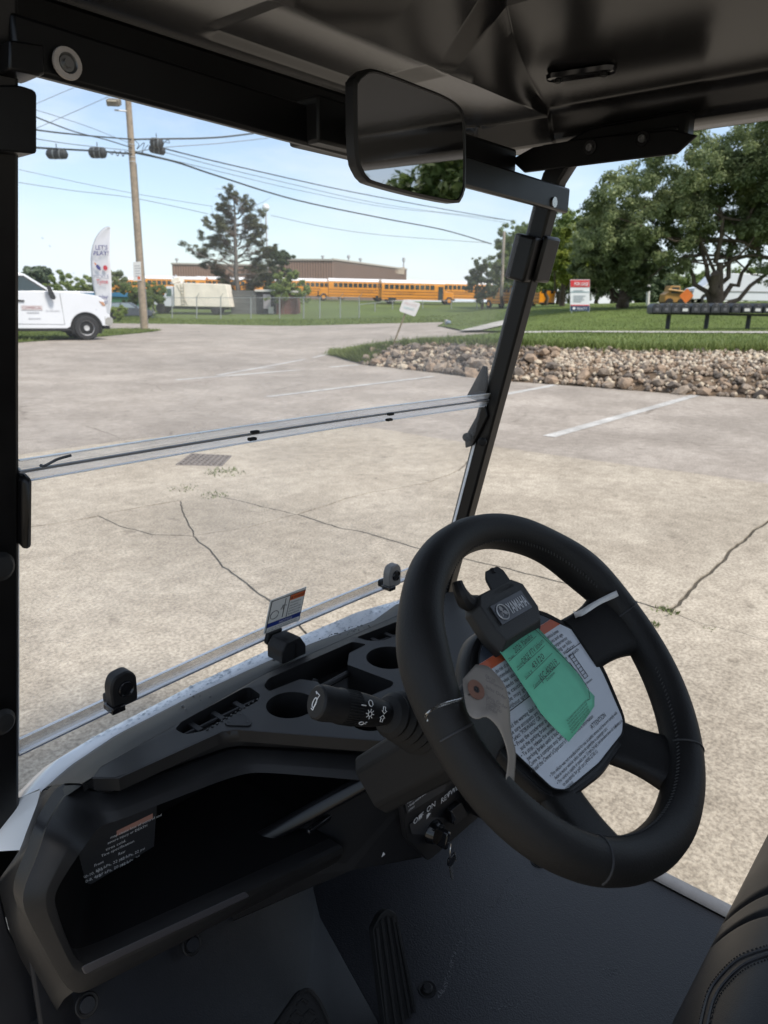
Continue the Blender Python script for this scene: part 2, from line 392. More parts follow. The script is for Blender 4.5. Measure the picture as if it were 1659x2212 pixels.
# painted bay lines
M_line = surface_mat('worn white road paint', (0.58,0.57,0.55), (0.72,0.72,0.72), (1.05,1.05,1.05), 1.2, 40, 0.001)
def paint(pa, pb, w):
    a, b = np.array(zf(pa)), np.array(zf(pb)); d = (b-a)/np.linalg.norm(b-a); s = np.array([-d[1], d[0]])*w/2
    return draped('bay_line', M_line, [tuple(a-s), tuple(b-s), tuple(b+s), tuple(a+s)], 3.0, 0.005, parent=None)
for pa, pb, w in (((382,822),(775,788),0.16), ((470,812),(712,765),0.14), ((578,859),(935,815),0.15), ((1080,855),(1200,832),0.15), ((1185,946),(1508,854),0.16), ((560,797),(640,792),0.12)):
    o = paint(pa, pb, w)
# ---- concrete apron: slabs separated by joints and cracks, proud of a dirt bed
gz = lambda p: UZ(p, 0.0)[:2]
def P2(p): return np.array(gz(p))
top_edge = [(-300,1035),(45,985),(300,950),(560,925),(800,925),(1000,958),(1048,965)]
J3 = [(640,1116),(770,1075),(930,1045),(990,1020),(1048,965)]
J1a = [(450,1072),(540,1092),(640,1116)]; J1b = [(640,1116),(900,1190),(1010,1215),(1320,1290),(1440,1325)]; J1c = [(1440,1325),(1500,1350),(1659,1390),(2400,1640)]
J2 = [(-300,1190),(90,1140),(212,1119),(240,1112),(388,1086),(450,1072)]
J4 = [(1440,1325),(1540,1235),(1659,1130),(1735,1060)]
C5a = [(388,1086),(402,1125),(418,1163)]; C5b = [(418,1163),(480,1230),(560,1290),(640,1340)]
J3x = [(640,1116),(545,1142),(418,1163)]; C6 = [(212,1119),(262,1142),(330,1160),(418,1163)]
right_edge = [(1048,965),(1300,1000),(1659,1048),(1735,1060)]; right_edge2 = [(1735,1060),(2500,1165)]
cache = {}
def jag(line, amp=0.02):
    """3-D ground polyline with crumbled wander, identical for both neighbours"""
    key = tuple(line)
    if key in cache: return cache[key]
    if tuple(reversed(line)) in cache: return cache[tuple(reversed(line))][::-1]
    P = [P2(p) for p in line]; out = []
    rr_ = random.Random(hash(key)%100000 if False else int(sum(a*3+b*7 for a, b in line))%100000)
    for a, b in zip(P[:-1], P[1:]):
        L_ = np.linalg.norm(b-a); n = int(min(90, max(4, L_/0.06))); d = (b-a)/L_; s = np.array([-d[1], d[0]]); w = 0.0
        for k in range(n):
            w = w*0.75+rr_.gauss(0, amp*0.30); t = k/n; env = min(1, 6*t, 6*(1-t)); out.append(a*(1-t)+b*t+s*w*env)
    out.append(P[-1]); cache[key] = out; return out
far = [np.array(WO(r, f)[:2]) for r, f in ((8,-6),(-6,-6),(-8,3))]
def chain(*ls):
    out = []
    for l in ls:
        q = jag(l) if isinstance(l[0], tuple) else l
        out += list(q) if not out else list(q)[1:]
    return out
def rv(l): return list(reversed(l))
C7 = [(640,1340),(700,1460),(760,1700)]
slabs = [chain(J2, J1a, J3, rv(top_edge)), chain(J3, right_edge, rv(J4), rv(J1b)), chain(J4, right_edge2, [P2((2500,1165)), P2((2400,1640))], rv(J1c)), chain(J3x, rv(C5a), [(388,1086),(450,1072)], J1a), chain([(212,1119),(240,1112),(388,1086)], C5a, rv(C6)),
         chain([(-300,1190),(90,1140),(212,1119)], C6, C5b, C7)+[np.array(WO(0.3,0.2)[:2]), np.array(WO(-0.5,-5)[:2]), np.array(WO(-7,-5)[:2]), np.array(WO(-9,3)[:2])],
         chain(rv(C7), rv(C5b), rv(J3x), J1b, J1c)+[np.array(WO(9,-5)[:2]), np.array(WO(-0.45,-5)[:2]), np.array(WO(0.34,0.2)[:2])]]
GR = [(377,1008),(412,983),(502,988),(480,1011)]          # the drain opening
apron = bpy.data.objects.new('concrete_apron', None); COL.objects.link(apron); apron['kind'] = 'structure'
bedP = [P2((-310,1033)), P2((45,984)), P2((300,949.3)), P2((560,924.4)), P2((800,924.4)), P2((1000,957.3)), P2((1048,964.3)), P2((1300,999.2)), P2((1735,1059)), P2((2510,1164)), P2((2440,1640)), np.array(WO(9.2,-5.2)[:2]), np.array(WO(-7.2,-5.2)[:2]), np.array(WO(-9.3,3)[:2])]
bed = fill_mesh('joint_bed', [[np.array([p[0], p[1], 0.0045]) for p in bedP]], M_joint, apron, drop=None)
def inset(poly, d):
    P = [np.asarray(p) for p in poly]; n = len(P); A = 0.5*sum(P[i][0]*P[(i+1)%n][1]-P[(i+1)%n][0]*P[i][1] for i in range(n)); sg = 1 if A > 0 else -1; out = []
    for i in range(n):
        a, b, c = P[i-1], P[i], P[(i+1)%n]; d1 = (b-a)/(np.linalg.norm(b-a)+1e-9); d2 = (c-b)/(np.linalg.norm(c-b)+1e-9)
        nn = np.array([-(d1[1]+d2[1]), d1[0]+d2[0]]); nn /= np.linalg.norm(nn)+1e-9; out.append(b+nn*d*sg)
    return out
for i, s in enumerate(slabs):
    gap = (0.009,0.011,0.010,0.006,0.004,0.003,0.006)[i]
    ins = inset(s, gap); dz = 0.016+0.0025*math.sin(i*2.3)
    loops = [[np.array([p[0], p[1], dz]) for p in ins]]
    if i == 0: loops.append([np.array([*P2(p), dz]) for p in round_poly(GR, 3, 2)])
    fill_mesh('slab', loops, M_conc, apron, drop=[(0,0,-0.011)]+[(0,0,-0.010)]*(len(loops)-1), bottom=False, smooth=False)
# drain grate
gc = sum(np.array([*P2(p), 0.0]) for p in GR)/4
grate = thing('drain_grate', 'rusty iron drain grate sunk in the concrete below the windshield hinge', 'drain grate', gc)
q4 = [np.array([*P2(p), 0.0]) for p in GR]
def gq(u, v, z=0.0): return (q4[0]*(1-u)+q4[3]*u)*(1-v)+(q4[1]*(1-u)+q4[2]*u)*v+np.array([0,0,z])
M_iron = mat('rusty cast iron', (0.17,0.145,0.13), 0.7, metal=0.0, var=0.3, vscale=20)
G().add([gq(0,0,0.0052), gq(1,0,0.0052), gq(1,1,0.0052), gq(0,1,0.0052)], [(0,1,2,3)]).obj('pit', mat('pit shade black', (0.006,0.006,0.006), 0.9), grate)  # flat black sheet stands in for the unlit depth below the bars
for k in range(9):
    u = 0.03+k*0.1175; G().tube([gq(u,0.02,0.012), gq(u,0.98,0.012)], 0.011, 6).obj('bar', M_iron, grate)
for k in range(7):
    v = 0.03+k*0.1567; G().tube([gq(0.02,v,0.013), gq(0.98,v,0.013)], 0.011, 6).obj('bar', M_iron, grate)
# weeds in the joints
M_weed = mat('weed green', (0.10,0.13,0.035), 0.7, var=0.4, vscale=30)
def tuft(name, p, n, hgt, spread, label):
    c = UZ(p, 0.012); g = G()
    for _ in range(n):
        a = random.uniform(0, 6.28); d = random.random()**0.7*spread; b = c+np.array([d*math.cos(a), d*math.sin(a), 0]); l = 0.55*hgt*random.uniform(0.4,1.1); k = random.uniform(0, 6.28); w = random.uniform(0.003,0.006)
        s = np.array([math.cos(k)*w, math.sin(k)*w, 0]); o = np.array([random.gauss(0,0.5)*l, random.gauss(0,0.5)*l, l])
        g.add([b-s, b+s, b+o*0.6+s*0.7, b+o, b+o*0.6-s*0.7], [(0,1,2,3,4)])
    return tag(g.obj(name, M_weed, None, fix=False), label, 'weed', 'weeds in the concrete joints', 'stuff')
for p, n, h_, s, l in (((487,1022),110,0.07,0.20,'patch of weeds along the near edge of the drain grate'), ((465,1072),60,0.05,0.12,'weed tuft in the joint just right of the grate corner'), ((398,1056),50,0.04,0.14,'low weed line at the left end of the long joint'), ((1438,1322),70,0.045,0.06,'weed where two slab joints cross to the right of the wheel'), ((1410,1352),60,0.04,0.04,'small weed just below the joint crossing by the wheel rim'), ((1535,1362),30,0.025,0.04,'tiny weed in the joint at the right edge of the picture'), ((560,1100),30,0.02,0.10,'thin weed line halfway along the joint left of the crossing')):
    tuft('weed', p, n, h_, s, l)
    bpy.context.scene.collection.objects
# ================================================================== THE GOLF CART (cart axes = world axes, nose along +Y)
cart = thing('golf_cart', 'black and white golf cart whose open cab fills the foreground', 'golf cart', (0.85, 0.0, 0.0))
M_blk = mat('satin black plastic', (0.0100,0.0098,0.0103), 0.48, spec=0.30, var=0.25, vscale=9, bump=0.35, bscale=620, rvar=0.06)
M_blk2 = mat('black textured plastic', (0.007,0.007,0.008), 0.55, spec=0.3, var=0.2, vscale=10, bump=0.3, bscale=700)
M_steel = mat('black powder coated steel', (0.003,0.003,0.0035), 0.38, spec=0.3, var=0.2, vscale=14, bump=0.05, bscale=500, rvar=0.08)
M_roof = mat('dark moulded roof plastic', (0.0105,0.0102,0.0104), 0.20, spec=0.45, var=0.12, vscale=5, bump=0.10, bscale=420, rvar=0.05)
M_rub = mat('black rubber', (0.006,0.006,0.0065), 0.65, spec=0.3, bump=0.2, bscale=400)
M_gloss = mat('gloss black trim', (0.006,0.006,0.007), 0.12, rvar=0.05, vscale=30)
M_whitebody = mat('white body paint', (0.72,0.75,0.78), 0.22, var=0.03, vscale=3, coat=0.4)
M_print = mat('white print', (0.62,0.62,0.62), 0.6, var=0.05, vscale=50)
M_ink = mat('black print', (0.02,0.02,0.022), 0.6, var=0.1, vscale=50)
M_metal = mat('worn bright metal', (0.55,0.54,0.52), 0.28, metal=1.0, rvar=0.15, vscale=200)
M_alu = mat('grey sill trim', (0.20,0.20,0.205), 0.45, var=0.12, vscale=30, rvar=0.1)

def clear_mat(name, tint, fac_gloss, haze, hazecol=(0.8,0.8,0.8), ior=1.49):
    m = bpy.data.materials.new(name); m.use_nodes = True; N, L = nodes_of(m); N.clear()
    o = N.new('ShaderNodeOutputMaterial'); tr = N.new('ShaderNodeBsdfTransparent'); tr.inputs[0].default_value = (*tint, 1)
    gl = N.new('ShaderNodeBsdfGlossy'); gl.inputs['Roughness'].default_value = 0.03
    fr = N.new('ShaderNodeFresnel'); fr.inputs[0].default_value = ior
    mu = N.new('ShaderNodeMath'); mu.operation = 'MULTIPLY'; mu.inputs[1].default_value = fac_gloss
    m1 = N.new('ShaderNodeMixShader'); L.new(fr.outputs[0], mu.inputs[0]); L.new(mu.outputs[0], m1.inputs[0]); L.new(tr.outputs[0], m1.inputs[1]); L.new(gl.outputs[0], m1.inputs[2])
    df = N.new('ShaderNodeBsdfTranslucent'); df.inputs[0].default_value = (*hazecol, 1)
    tcn = N.new('ShaderNodeTexCoord'); nz = N.new('ShaderNodeTexNoise'); nz.inputs['Scale'].default_value = 4.0; nz.inputs['Detail'].default_value = 5
    L.new(tcn.outputs['Object'], nz.inputs['Vector'])
    mr = N.new('ShaderNodeMapRange'); mr.inputs['From Min'].default_value = 0.3; mr.inputs['From Max'].default_value = 0.75
    mr.inputs['To Min'].default_value = haze*0.5; mr.inputs['To Max'].default_value = haze*1.5; L.new(nz.outputs['Fac'], mr.inputs[0])
    m2 = N.new('ShaderNodeMixShader'); L.new(mr.outputs[0], m2.inputs[0]); L.new(m1.outputs[0], m2.inputs[1]); L.new(df.outputs[0], m2.inputs[2])
    L.new(m2.outputs[0], o.inputs[0]); MATS[name] = m; return m
M_acr = clear_mat('clear acrylic sheet', (0.985,0.985,0.985), 0.45, 0.075, (1.0,0.99,0.98))
M_edge = clear_mat('clear acrylic rail', (0.95,0.96,0.98), 0.25, 0.26, (1.0,1.0,1.0))  # white haze stands in for the sky the rails reflect
M_edge2 = mat('acrylic edge line painted bright', (0.82,0.84,0.87), 0.2, var=0.04, vscale=30)  # pale colour stands in for sky light caught in the edges

# ---- windshield posts: each is a raked square tube
def yl(z): return 0.732+(1.735-z)*0.296
def yr(z): return 0.757+(1.746-z)*0.235
def sq_tube(name, path, wx, wy, parent, m=M_steel, bevel=0.005):
    g = G(); rows = []
    P = [np.asarray(p, float) for p in path]
    for i, p in enumerate(P):
        t = P[min(i+1, len(P)-1)]-P[max(i-1, 0)]; t /= np.linalg.norm(t)
        u = np.array([1.0,0,0]); w = np.cross(t, u); w /= np.linalg.norm(w)
        rows.append([p+u*a*wx/2+w*b*wy/2 for a, b in ((-1,-1),(1,-1),(1,1),(-1,1))])
    g.loft(rows, close_u=True, cap=True)
    return g.obj(name, m, parent, bevel=bevel)
lp = sq_tube('windshield_post', [(0.302, yl(z)+0.030, z) for z in (0.50, 1.0, 1.5, 1.86)], 0.066, 0.05, cart)
rpth = [(1.36, yr(z), z) for z in (0.55, 1.0, 1.4, 1.60, 1.655)]+[(1.36, 0.768, 1.700), (1.36, 0.754, 1.745), (1.36, 0.725, 1.785), (1.36, 0.68, 1.802), (1.36, 0.50, 1.806)]
rpost = sq_tube('windshield_post', rpth, 0.034, 0.042, cart)
# clamps on the posts
def clamp(name, c, size, parent, rot=None, m=M_steel, bevel=0.006):
    return G().box(c, size, rot).obj(name, m, parent, bevel=bevel)
def tilt(s): return Matrix.Rotation(math.atan(s), 3, 'X')
G().prism(round_poly([UY(p, yl(1.62)-0.020) for p in ((-40,184),(45,184),(80,196),(80,330),(72,332),(-40,322))], 0.004, 2), (0,0.05,0.0)).obj('post_clamp', M_steel, lp, bevel=0.002)
G().prism([UY(p, 0.722) for p in ((20,85),(96,96),(98,160),(84,164),(20,150))], (0,0.04,0)).obj('rail_bracket', M_steel, lp, bevel=0.002)
z0 = 1.20; clamp('hinge_stop', (0.339, yl(z0)+0.0, z0+0.055), (0.012, 0.05, 0.10), lp, tilt(0.296))
for z0 in (1.19, 0.945):
    G().lathe([(0.0001,0),(0.016,0),(0.018,0.004),(0.012,0.010),(0.0001,0.011)], (0.302, yl(z0)-0.016, z0), (0.2,-1,0.1), 16).obj('bolt', M_rub, lp)
z0 = 1.597; c0 = np.array([1.36, yr(z0), z0])
clamp('post_clamp', c0+np.array([-0.032, 0.002, 0]), (0.03, 0.05, 0.088), rpost, tilt(0.235))
clamp('post_clamp', c0+np.array([0.008, -0.028, -0.002]), (0.060, 0.012, 0.090), rpost, tilt(0.235))
# fold-down stop: bent plate on the right post by the hinge
pl = [UX(p, 1.335) for p in ((1042,790),(1050,792),(1052,868),(1040,868),(1006,858))]
G().prism(pl, (0.008,0,0)).obj('hinge_stop', M_steel, rpost, bevel=0.002)
pl = [UX(p, 1.335) for p in ((1046,866),(1052,900),(1022,962),(1005,968),(1003,945),(1028,900),(1036,870))]
G().prism(pl, (0.008,0,0)).obj('hinge_stop', M_steel, rpost, bevel=0.002)
pl = [UX(p, 1.385) for p in ((1075,862),(1077,868),(1066,906),(1054,905),(1062,870))]
G().prism(pl, (0.01,0,0)).obj('hinge_stop', M_steel, rpost, bevel=0.002)
for p in ((1009,944),(1042,954)):
    q = UX(p, 1.333); G().lathe([(0.0001,0),(0.010,0),(0.010,0.005),(0.006,0.008),(0.0001,0.008)], q, (-1,-0.4,0), 14).obj('bolt', M_rub, rpost)

# ---- windshield: two clear sheets hinged together
def wsp(px, z):
    """point on the windshield: px 0..1 across, height z"""
    x = 0.335+px*(1.343-0.335); return np.array([x, yl(z)*(1-px)+yr(z)*px+0.012, z])
def on_ws(p):
    q = UY(p, 0.9)
    for _ in range(12):
        k = (q[0]-0.335)/(1.343-0.335); q = UY(p, yl(q[2])*(1-k)+yr(q[2])*k+0.012)
    return q
ZH = 1.303
def sheet(name, za, zb, th=0.005):
    g = G(); rows = []
    for t in np.linspace(0, 1, 6):
        rows.append([wsp(k, (za(k) if callable(za) else za)*(1-t)+zb*t)+np.array([0,0.018*math.sin(math.pi*k),0]) for k in np.linspace(0,1,15)])
    g.loft(rows); return g.obj(name, M_acr, cart, fix=False)
up_s = sheet('upper_windshield', ZH+0.012, 1.715)
ZB = lambda k: 0.850+0.040*k
lo_s = sheet('lower_windshield', ZB, ZH-0.012)
def strip(name, z, h, th, m, parent, dy=0.0, k0=0.0, k1=1.0, n=25, bow=1):
    g = G(); rows = []
    for k in np.linspace(k0, k1, n):
        b = np.array([0, 0.018*math.sin(math.pi*k)*bow+dy, 0])
        zz = z(k) if callable(z) else z
        a = wsp(k, zz-h/2)+b; c = wsp(k, zz+h/2)+b; d = np.array([0, th/2, 0.0])
        rows.append([a-d, c-d, c+d, a+d])
    g.loft(rows, close_u=True, cap=True); return g.obj(name, m, parent, bevel=min(h,th)*0.25)
strip('hinge_rail', ZH+0.0085, 0.010, 0.010, M_edge, up_s, -0.004)
strip('hinge_rail', ZH-0.0080, 0.010, 0.010, M_edge, lo_s, -0.004)
strip('hinge_seam', ZH+0.0003, 0.0034, 0.008, mat('grey vinyl seam', (0.17,0.175,0.19), 0.4, var=0.1, vscale=40), up_s, -0.006)
strip('hinge_lip', ZH+0.0145, 0.0016, 0.008, M_edge2, up_s, -0.004)
strip('hinge_lip', ZH-0.0138, 0.0014, 0.006, M_edge2, lo_s, -0.004)
strip('bottom_trim', lambda k: ZB(k)+0.0015, 0.0030, 0.008, M_edge2, lo_s, -0.002)
strip('bottom_trim', lambda k: ZB(k)-0.0015, 0.0007, 0.009, mat('blue grey edge shade', (0.16,0.18,0.26), 0.3, var=0.1, vscale=30), lo_s, -0.002)
strip('bottom_trim', lambda k: ZB(k)+0.030, 0.0014, 0.006, M_edge2, lo_s, -0.003)
strip('bottom_band', lambda k: ZB(k)+0.0155, 0.0270, 0.003, clear_mat('clear bottom band', (0.995,0.995,0.995), 0.6, 0.025, (1.0,1.0,1.0)), lo_s, -0.002)
strip('top_edge', 1.7165, 0.003, 0.007, M_edge2, up_s, 0.0)
for k in (0.0, 1.0):
    g = G(); rows = []
    for z in np.linspace(ZB(k), ZH-0.02, 9):
        a = wsp(k, z); rows.append([a+np.array(d) for d in ((-0.0012,-0.003,0),(0.0012,-0.003,0),(0.0012,0.003,0),(-0.0012,0.003,0))])
    g.loft(rows, close_u=True, cap=True).obj('side_edge', M_edge2, lo_s)
# hinge end hook at the driver's post, small stops along the hinge
q = [on_ws(p)-np.array([0,0.014,0]) for p in ((76,1001),(84,1003),(96,997),(114,988),(142,980))]
G().tube(smooth_path(q, 16), 0.0018, 8).obj('hinge_end', mat('smoked clear plastic', (0.06,0.065,0.075), 0.2), up_s)
for p in ((540,931),(534,946),(833,893),(830,905)):
    q = on_ws(p)-np.array([0,0.012,0]); G().box(q, (0.014,0.008,0.005)).obj('hinge_stop', M_rub, up_s, bevel=0.0015)
# latches that hold the sheet folded or upright
def latch(name, p, s, m, m2, up=True):
    c = on_ws(p)-np.array([0.012,0.014,-0.004])
    o = G().prism(round_poly([c+np.array([x*s,0,z*s]) for x, z in ((-0.018,-0.022),(0.020,-0.022),(0.021,0.018),(0.010,0.030),(-0.012,0.027),(-0.019,0.012))], 0.007*s), (0,-0.020*s,0)).obj(name, m, lo_s, bevel=0.003)
    G().lathe([(0.0001,0.0005),(0.009*s,0.0005),(0.0105*s,0.003*s),(0.012*s,0.0),(0.012*s,-0.004)], c+np.array([0.003*s,-0.0205*s,0.004*s]), (0,-1,0), 20).obj('knob', m2, o)
    G().box(c+np.array([-0.012*s,-0.012*s,-0.021*s]), (0.020*s,0.026*s,0.010*s)).obj('hook', m2, o, bevel=0.002)
    G().box(c+np.array([0.0,0.012*s,-0.020*s]), (0.026*s,0.018*s,0.016*s)).obj('pad', M_rub, o, bevel=0.004)
    return o
latch('latch', (258,1476), 1.12, M_blk2, M_gloss)
latch('latch', (836,1240), 1.0, mat('weathered grey plastic', (0.16,0.155,0.15), 0.5, var=0.15, vscale=90), M_gloss)
c = UZ((612,1412), 0.845)
mt = G().prism(round_poly([c+np.array(v) for v in ((-0.030,0.012,0.0),(0.030,0.012,0.0),(0.030,0.012,0.020),(0.016,0.012,0.042),(-0.018,0.012,0.042),(-0.030,0.012,0.026))], 0.003, 2), (0,-0.045,0)).obj('lower_mount', M_blk2, cart, bevel=0.003)
G().box(c+np.array([-0.006,0.022,0.034]), (0.034,0.012,0.030), tilt(0.3)).obj('grip_jaw', M_rub, mt, bevel=0.003)
G().box(c+np.array([0.004,-0.034,0.018]), (0.0015,0.002,0.030)).obj('seam', M_rub, mt)
# warning sticker on the sheet
S4 = [on_ws(p)-np.array([0,0.006,0]) for p in ((580,1295.5),(657.5,1265.5),(642.5,1338),(565,1368))]
SO = S4[3]; SU = S4[2]-S4[3]; SV = S4[0]-S4[3]; sw = np.linalg.norm(SU); sh = np.linalg.norm(SV); su = SU/sw; sv = SV/sh
M_stick = mat('white sticker film', (0.70,0.70,0.68), 0.45, var=0.03, vscale=60)
M_ora = mat('orange print', (0.62,0.13,0.035), 0.5, var=0.05, vscale=60); M_blue = mat('blue print', (0.01,0.035,0.22), 0.5, var=0.05, vscale=60)
stick = G().prism(S4, (0,0.0012,0)).obj('warning_sticker', M_stick, cart, smooth=False)
sn = np.cross(su, sv)
def srect(name, a, b, c_, d, m, off=0.0012):
    P = [SO+SU*x+SV*y+sn*off for x, y in ((a,b),(c_,b),(c_,d),(a,d))]
    return G().add(P, [(0,1,2,3)]).obj(name, m, stick, smooth=False)
srect('border', 0.03,0.03,0.97,0.97, M_ink, 0.0006); srect('panel', 0.045,0.045,0.955,0.17, M_stick); srect('panel', 0.045,0.30,0.53,0.955, M_stick); srect('panel', 0.55,0.30,0.955,0.955, M_stick)
srect('blue_band', 0.045,0.17,0.955,0.295, M_blue, 0.0014); srect('orange_band', 0.55,0.80,0.955,0.955, M_ora, 0.0014)
def stext(s, x, y, h, m=M_ink, w=None, name='lettering'): text(name, s, SO+SU*x+SV*y, su, sv, h*sh*1.35, m, stick, off=0.0018, fit=w*sw if w else None)
stext('NOTICE', 0.36, 0.195, 0.075, M_print, 0.36); stext('WARNING', 0.64, 0.84, 0.075, M_ink, 0.30); stext('▲', 0.56, 0.84, 0.07, M_ink, 0.06)
for i, s in enumerate(('Windshield is', 'not vehicle', 'protection from', 'golf balls or other', 'flying objects.')): stext(s, 0.575, 0.70-i*0.085, 0.055, M_ink, min(0.36, 0.022*len(s)))
for i, s in enumerate(('Cleaning with solvents or abrasives may cause', 'damage. See the manual for care.')): stext(s, 0.07, 0.115-i*0.05, 0.032, M_ink, 0.8)
g = G()
def sline(pts, w=0.0006, closed=False): g.tube([SO+SU*x+SV*y+sn*0.0016 for x, y in pts], w, 5, closed=closed)
sline([(0.10+0.11*math.cos(t)+0.08, 0.52+0.12*math.sin(t)) for t in np.linspace(0, 6.0, 14)]); sline([(0.42,0.92),(0.42,0.36)]); sline([(0.36,0.74),(0.48,0.70)]); sline([(0.33,0.62),(0.38,0.72),(0.40,0.60)])
g.obj('pictogram', M_ink, stick)

# ---- cross rail over the windshield
g = G().box((0.855, 0.738, 1.714), (1.06, 0.014, 0.046), Matrix.Rotation(0.016, 3, 'Y')); rail = g.obj('windshield_rail', M_steel, cart, bevel=0.004)
G().lathe([(0.0065,0),(0.0095,0),(0.0095,0.003),(0.0065,0.003)], UY((1196,437), 0.7305), (0,-1,0), 20).obj('rail_end', M_metal, rail)
q = UY((143,138), 0.727)
w = G().lathe([(0.005,0.0),(0.0135,0.0),(0.0140,0.002),(0.0135,0.004),(0.0088,0.0042),(0.0080,0.001)], q, (0,-1,0), 28).obj('washer', mat('grey nylon washer', (0.30,0.27,0.25), 0.55, var=0.1, vscale=100), rail)
G().lathe([(0.0001,0.006),(0.004,0.006),(0.004,0.002),(0.007,0.002),(0.009,0.0045),(0.0091,0.0)], q, (0,-1,0), 16).obj('bolt_head', mat('dull steel', (0.25,0.25,0.25), 0.35, metal=1.0), w)

# ---- roof: one moulded shell; underside as a height field
RX0, RX1, RY0, RY1 = 0.23, 1.47, -1.25, 1.06
def sst(t): t = np.clip(t, 0, 1); return t*t*(3-2*t)
YF = 0.785
def roof_k(x): return max(0.0, 1-abs(x-0.86)/0.56)
def roof_yn(x): return YF-max(0.004, 0.20*roof_k(x)**1.6-0.004)
def lin(t): return float(np.clip(t, 0, 1))
def edge_e(x, y):
    ex = min(x-RX0, RX1-x); ey = min(y-RY0, RY1-y); rc = 0.16
    if ex < rc and ey < rc: e = rc-math.hypot(rc-ex, rc-ey)
    else: e = min(ex, ey)
    return max(e, 0.0), ex, ey
def roof_z(x, y):
    e, ex, ey = edge_e(x, y)
    fw = lin((ex-ey)/0.08+0.5) if y > 0 else 0.0
    z = 1.862-(0.046+0.012*fw)*sst((0.105-0.025*fw-e)/(0.034+0.004*fw))+0.010*sst((0.014-e)/0.014)
    k = roof_k(x); dx = abs(x-0.86); B = lin((YF-y)/(YF-roof_yn(x))); A = lin((0.190-dx)/0.040)
    z += (0.075*min(1, k*1.5)+0.045*A)*B
    if y > YF: z += 0.009*A*lin((y-YF)/0.012)*lin((0.965-y)/0.02)
    return z
def sq_in(x, y):
    # pull the grid's corners in so that the outline is rounded
    ex = min(x-RX0, RX1-x); ey = min(y-RY0, RY1-y); rc = 0.16
    if ex < rc and ey < rc:
        cx = RX0+rc if x < 0.86 else RX1-rc; cy = RY0+rc if y < 0 else RY1-rc
        dx, dy = x-cx, y-cy; m = max(abs(dx), abs(dy)); h = math.hypot(dx, dy)
        if h > 1e-6: return cx+dx*m/h, cy+dy*m/h
    return x, y
# columns and rows follow the moulded edges, so every crease stays crisp
bx = [0.86+s_*(b_+o_) for s_ in (-1,1) for b_ in (0.150,0.190) for o_ in (-0.003,0.0,0.003)]
cols = sorted(set([round(v, 4) for v in list(np.linspace(RX0, RX0+0.13, 18))+list(np.linspace(RX1-0.13, RX1, 18))+list(np.linspace(RX0+0.14, RX1-0.14, 60))+bx]))
rows = []
def row_y(x, seg, t):
    yn = roof_yn(x)
    if seg == 0: return RY0+(0.13)*t
    if seg == 1: return RY0+0.13+(yn-0.003-RY0-0.13)*t
    if seg == 2: return yn-0.003+(YF+0.003-yn+0.003)*t
    if seg == 3: return YF+0.003+(0.94-YF-0.003)*t
    return 0.94+(RY1-0.94)*t
spec_ = [(0, t) for t in np.linspace(0,1,10)[:-1]]+[(1, t) for t in np.linspace(0,1,26)[:-1]]+[(2, t) for t in (0.0,0.02,0.04,0.2,0.4,0.6,0.8,0.96,0.98)]+[(3, t) for t in (0.0,0.04,0.09,0.25,0.45,0.65,0.85)]+[(4, t) for t in np.linspace(0,1,26)]
for sg_, t in spec_:
    row = []
    for x in cols:
        a, b = sq_in(x, row_y(x, sg_, t)); row.append((a, b, roof_z(a, b)))
    rows.append(row)
g = G(); g.loft(rows); roof = g.obj('roof', M_roof, cart, angle=30)
top = G(); tr = []
for y in np.linspace(RY0, RY1, 14):
    r = []
    for x in np.linspace(RX0, RX1, 14):
        a, b = sq_in(x, y); ex = min(x-RX0, RX1-x, y-RY0, RY1-y); r.append((a+(a-0.86)*0.01, b+(b)*0.006, 1.822+0.20*sst(ex/0.14)))
    tr.append(r)
top.loft(tr).obj('roof_skin', M_whitebody, roof)
# moulded hand-hold recess with two screws
oc = np.array([1.26, 0.664, roof_z(1.26, 0.664)]); od = np.array([0.010, -0.056, 0.0])
g = G(); ring0 = []; ring1 = []; ring2 = []
for k in range(28):
    a = 2*math.pi*k/28; s = 1 if math.cos(a) > 0 else -1
    base = oc+od*s*0.75; dv = np.array([math.sin(a)*1.0, -math.cos(a)*1.0, 0])
    ring0.append(base+dv*0.0185+np.array([0,0,-0.002])); ring1.append(base+dv*0.0165+np.array([0,0,-0.009])); ring2.append(base+dv*0.010+np.array([0,0,-0.010]))
g.loft([ring0, ring1, ring2], close_u=True); g.add(ring2, [tuple(range(28))])
hold = g.obj('mounting_boss', M_gloss, roof)
for s in (-0.7, 0.7):
    G().lathe([(0.0001,0.004),(0.006,0.004),(0.0065,0.0),(0.0001,0.0)], oc+od*s+np.array([0,0,-0.010]), (0,0,-1), 12).obj('screw', M_steel, hold)
G().box((0.84, 0.845, 1.778), (1.0, 0.03, 0.050)).obj('roof_cross_tube', M_steel, cart, bevel=0.006)
# steel bracket that joins the post to the roof
bp_ = [UX(p, 1.335) for p in ((1102,345),(1132,373),(1300,352),(1462,332),(1506,292),(1450,280),(1250,300),(1150,318))]
br = G().prism(bp_, (0.006,0,0)).obj('roof_bracket', M_steel, cart, bevel=0.002)
g = G().box((1.365, 0.645, 1.800), (0.050, 0.26, 0.008)); g.obj('bracket_flange', M_steel, br, bevel=0.002)
for p in ((1275,319),(1388,300)):
    q = UX(p, 1.334); b = G().lathe([(0.0001,0.002),(0.0125,0.002),(0.0130,0.0),(0.0001,0.0)], q, (-1,0,0), 20).obj('bolt_washer', M_gloss, br); G().lathe([(0.0001,0.003),(0.003,0.003),(0.0045,0.006),(0.006,0.006),(0.0065,0.002)], q, (-1,0,0), 14).obj('bolt', mat('zinc bolt', (0.32,0.32,0.33), 0.3, metal=1.0, rvar=0.1, vscale=300), br)
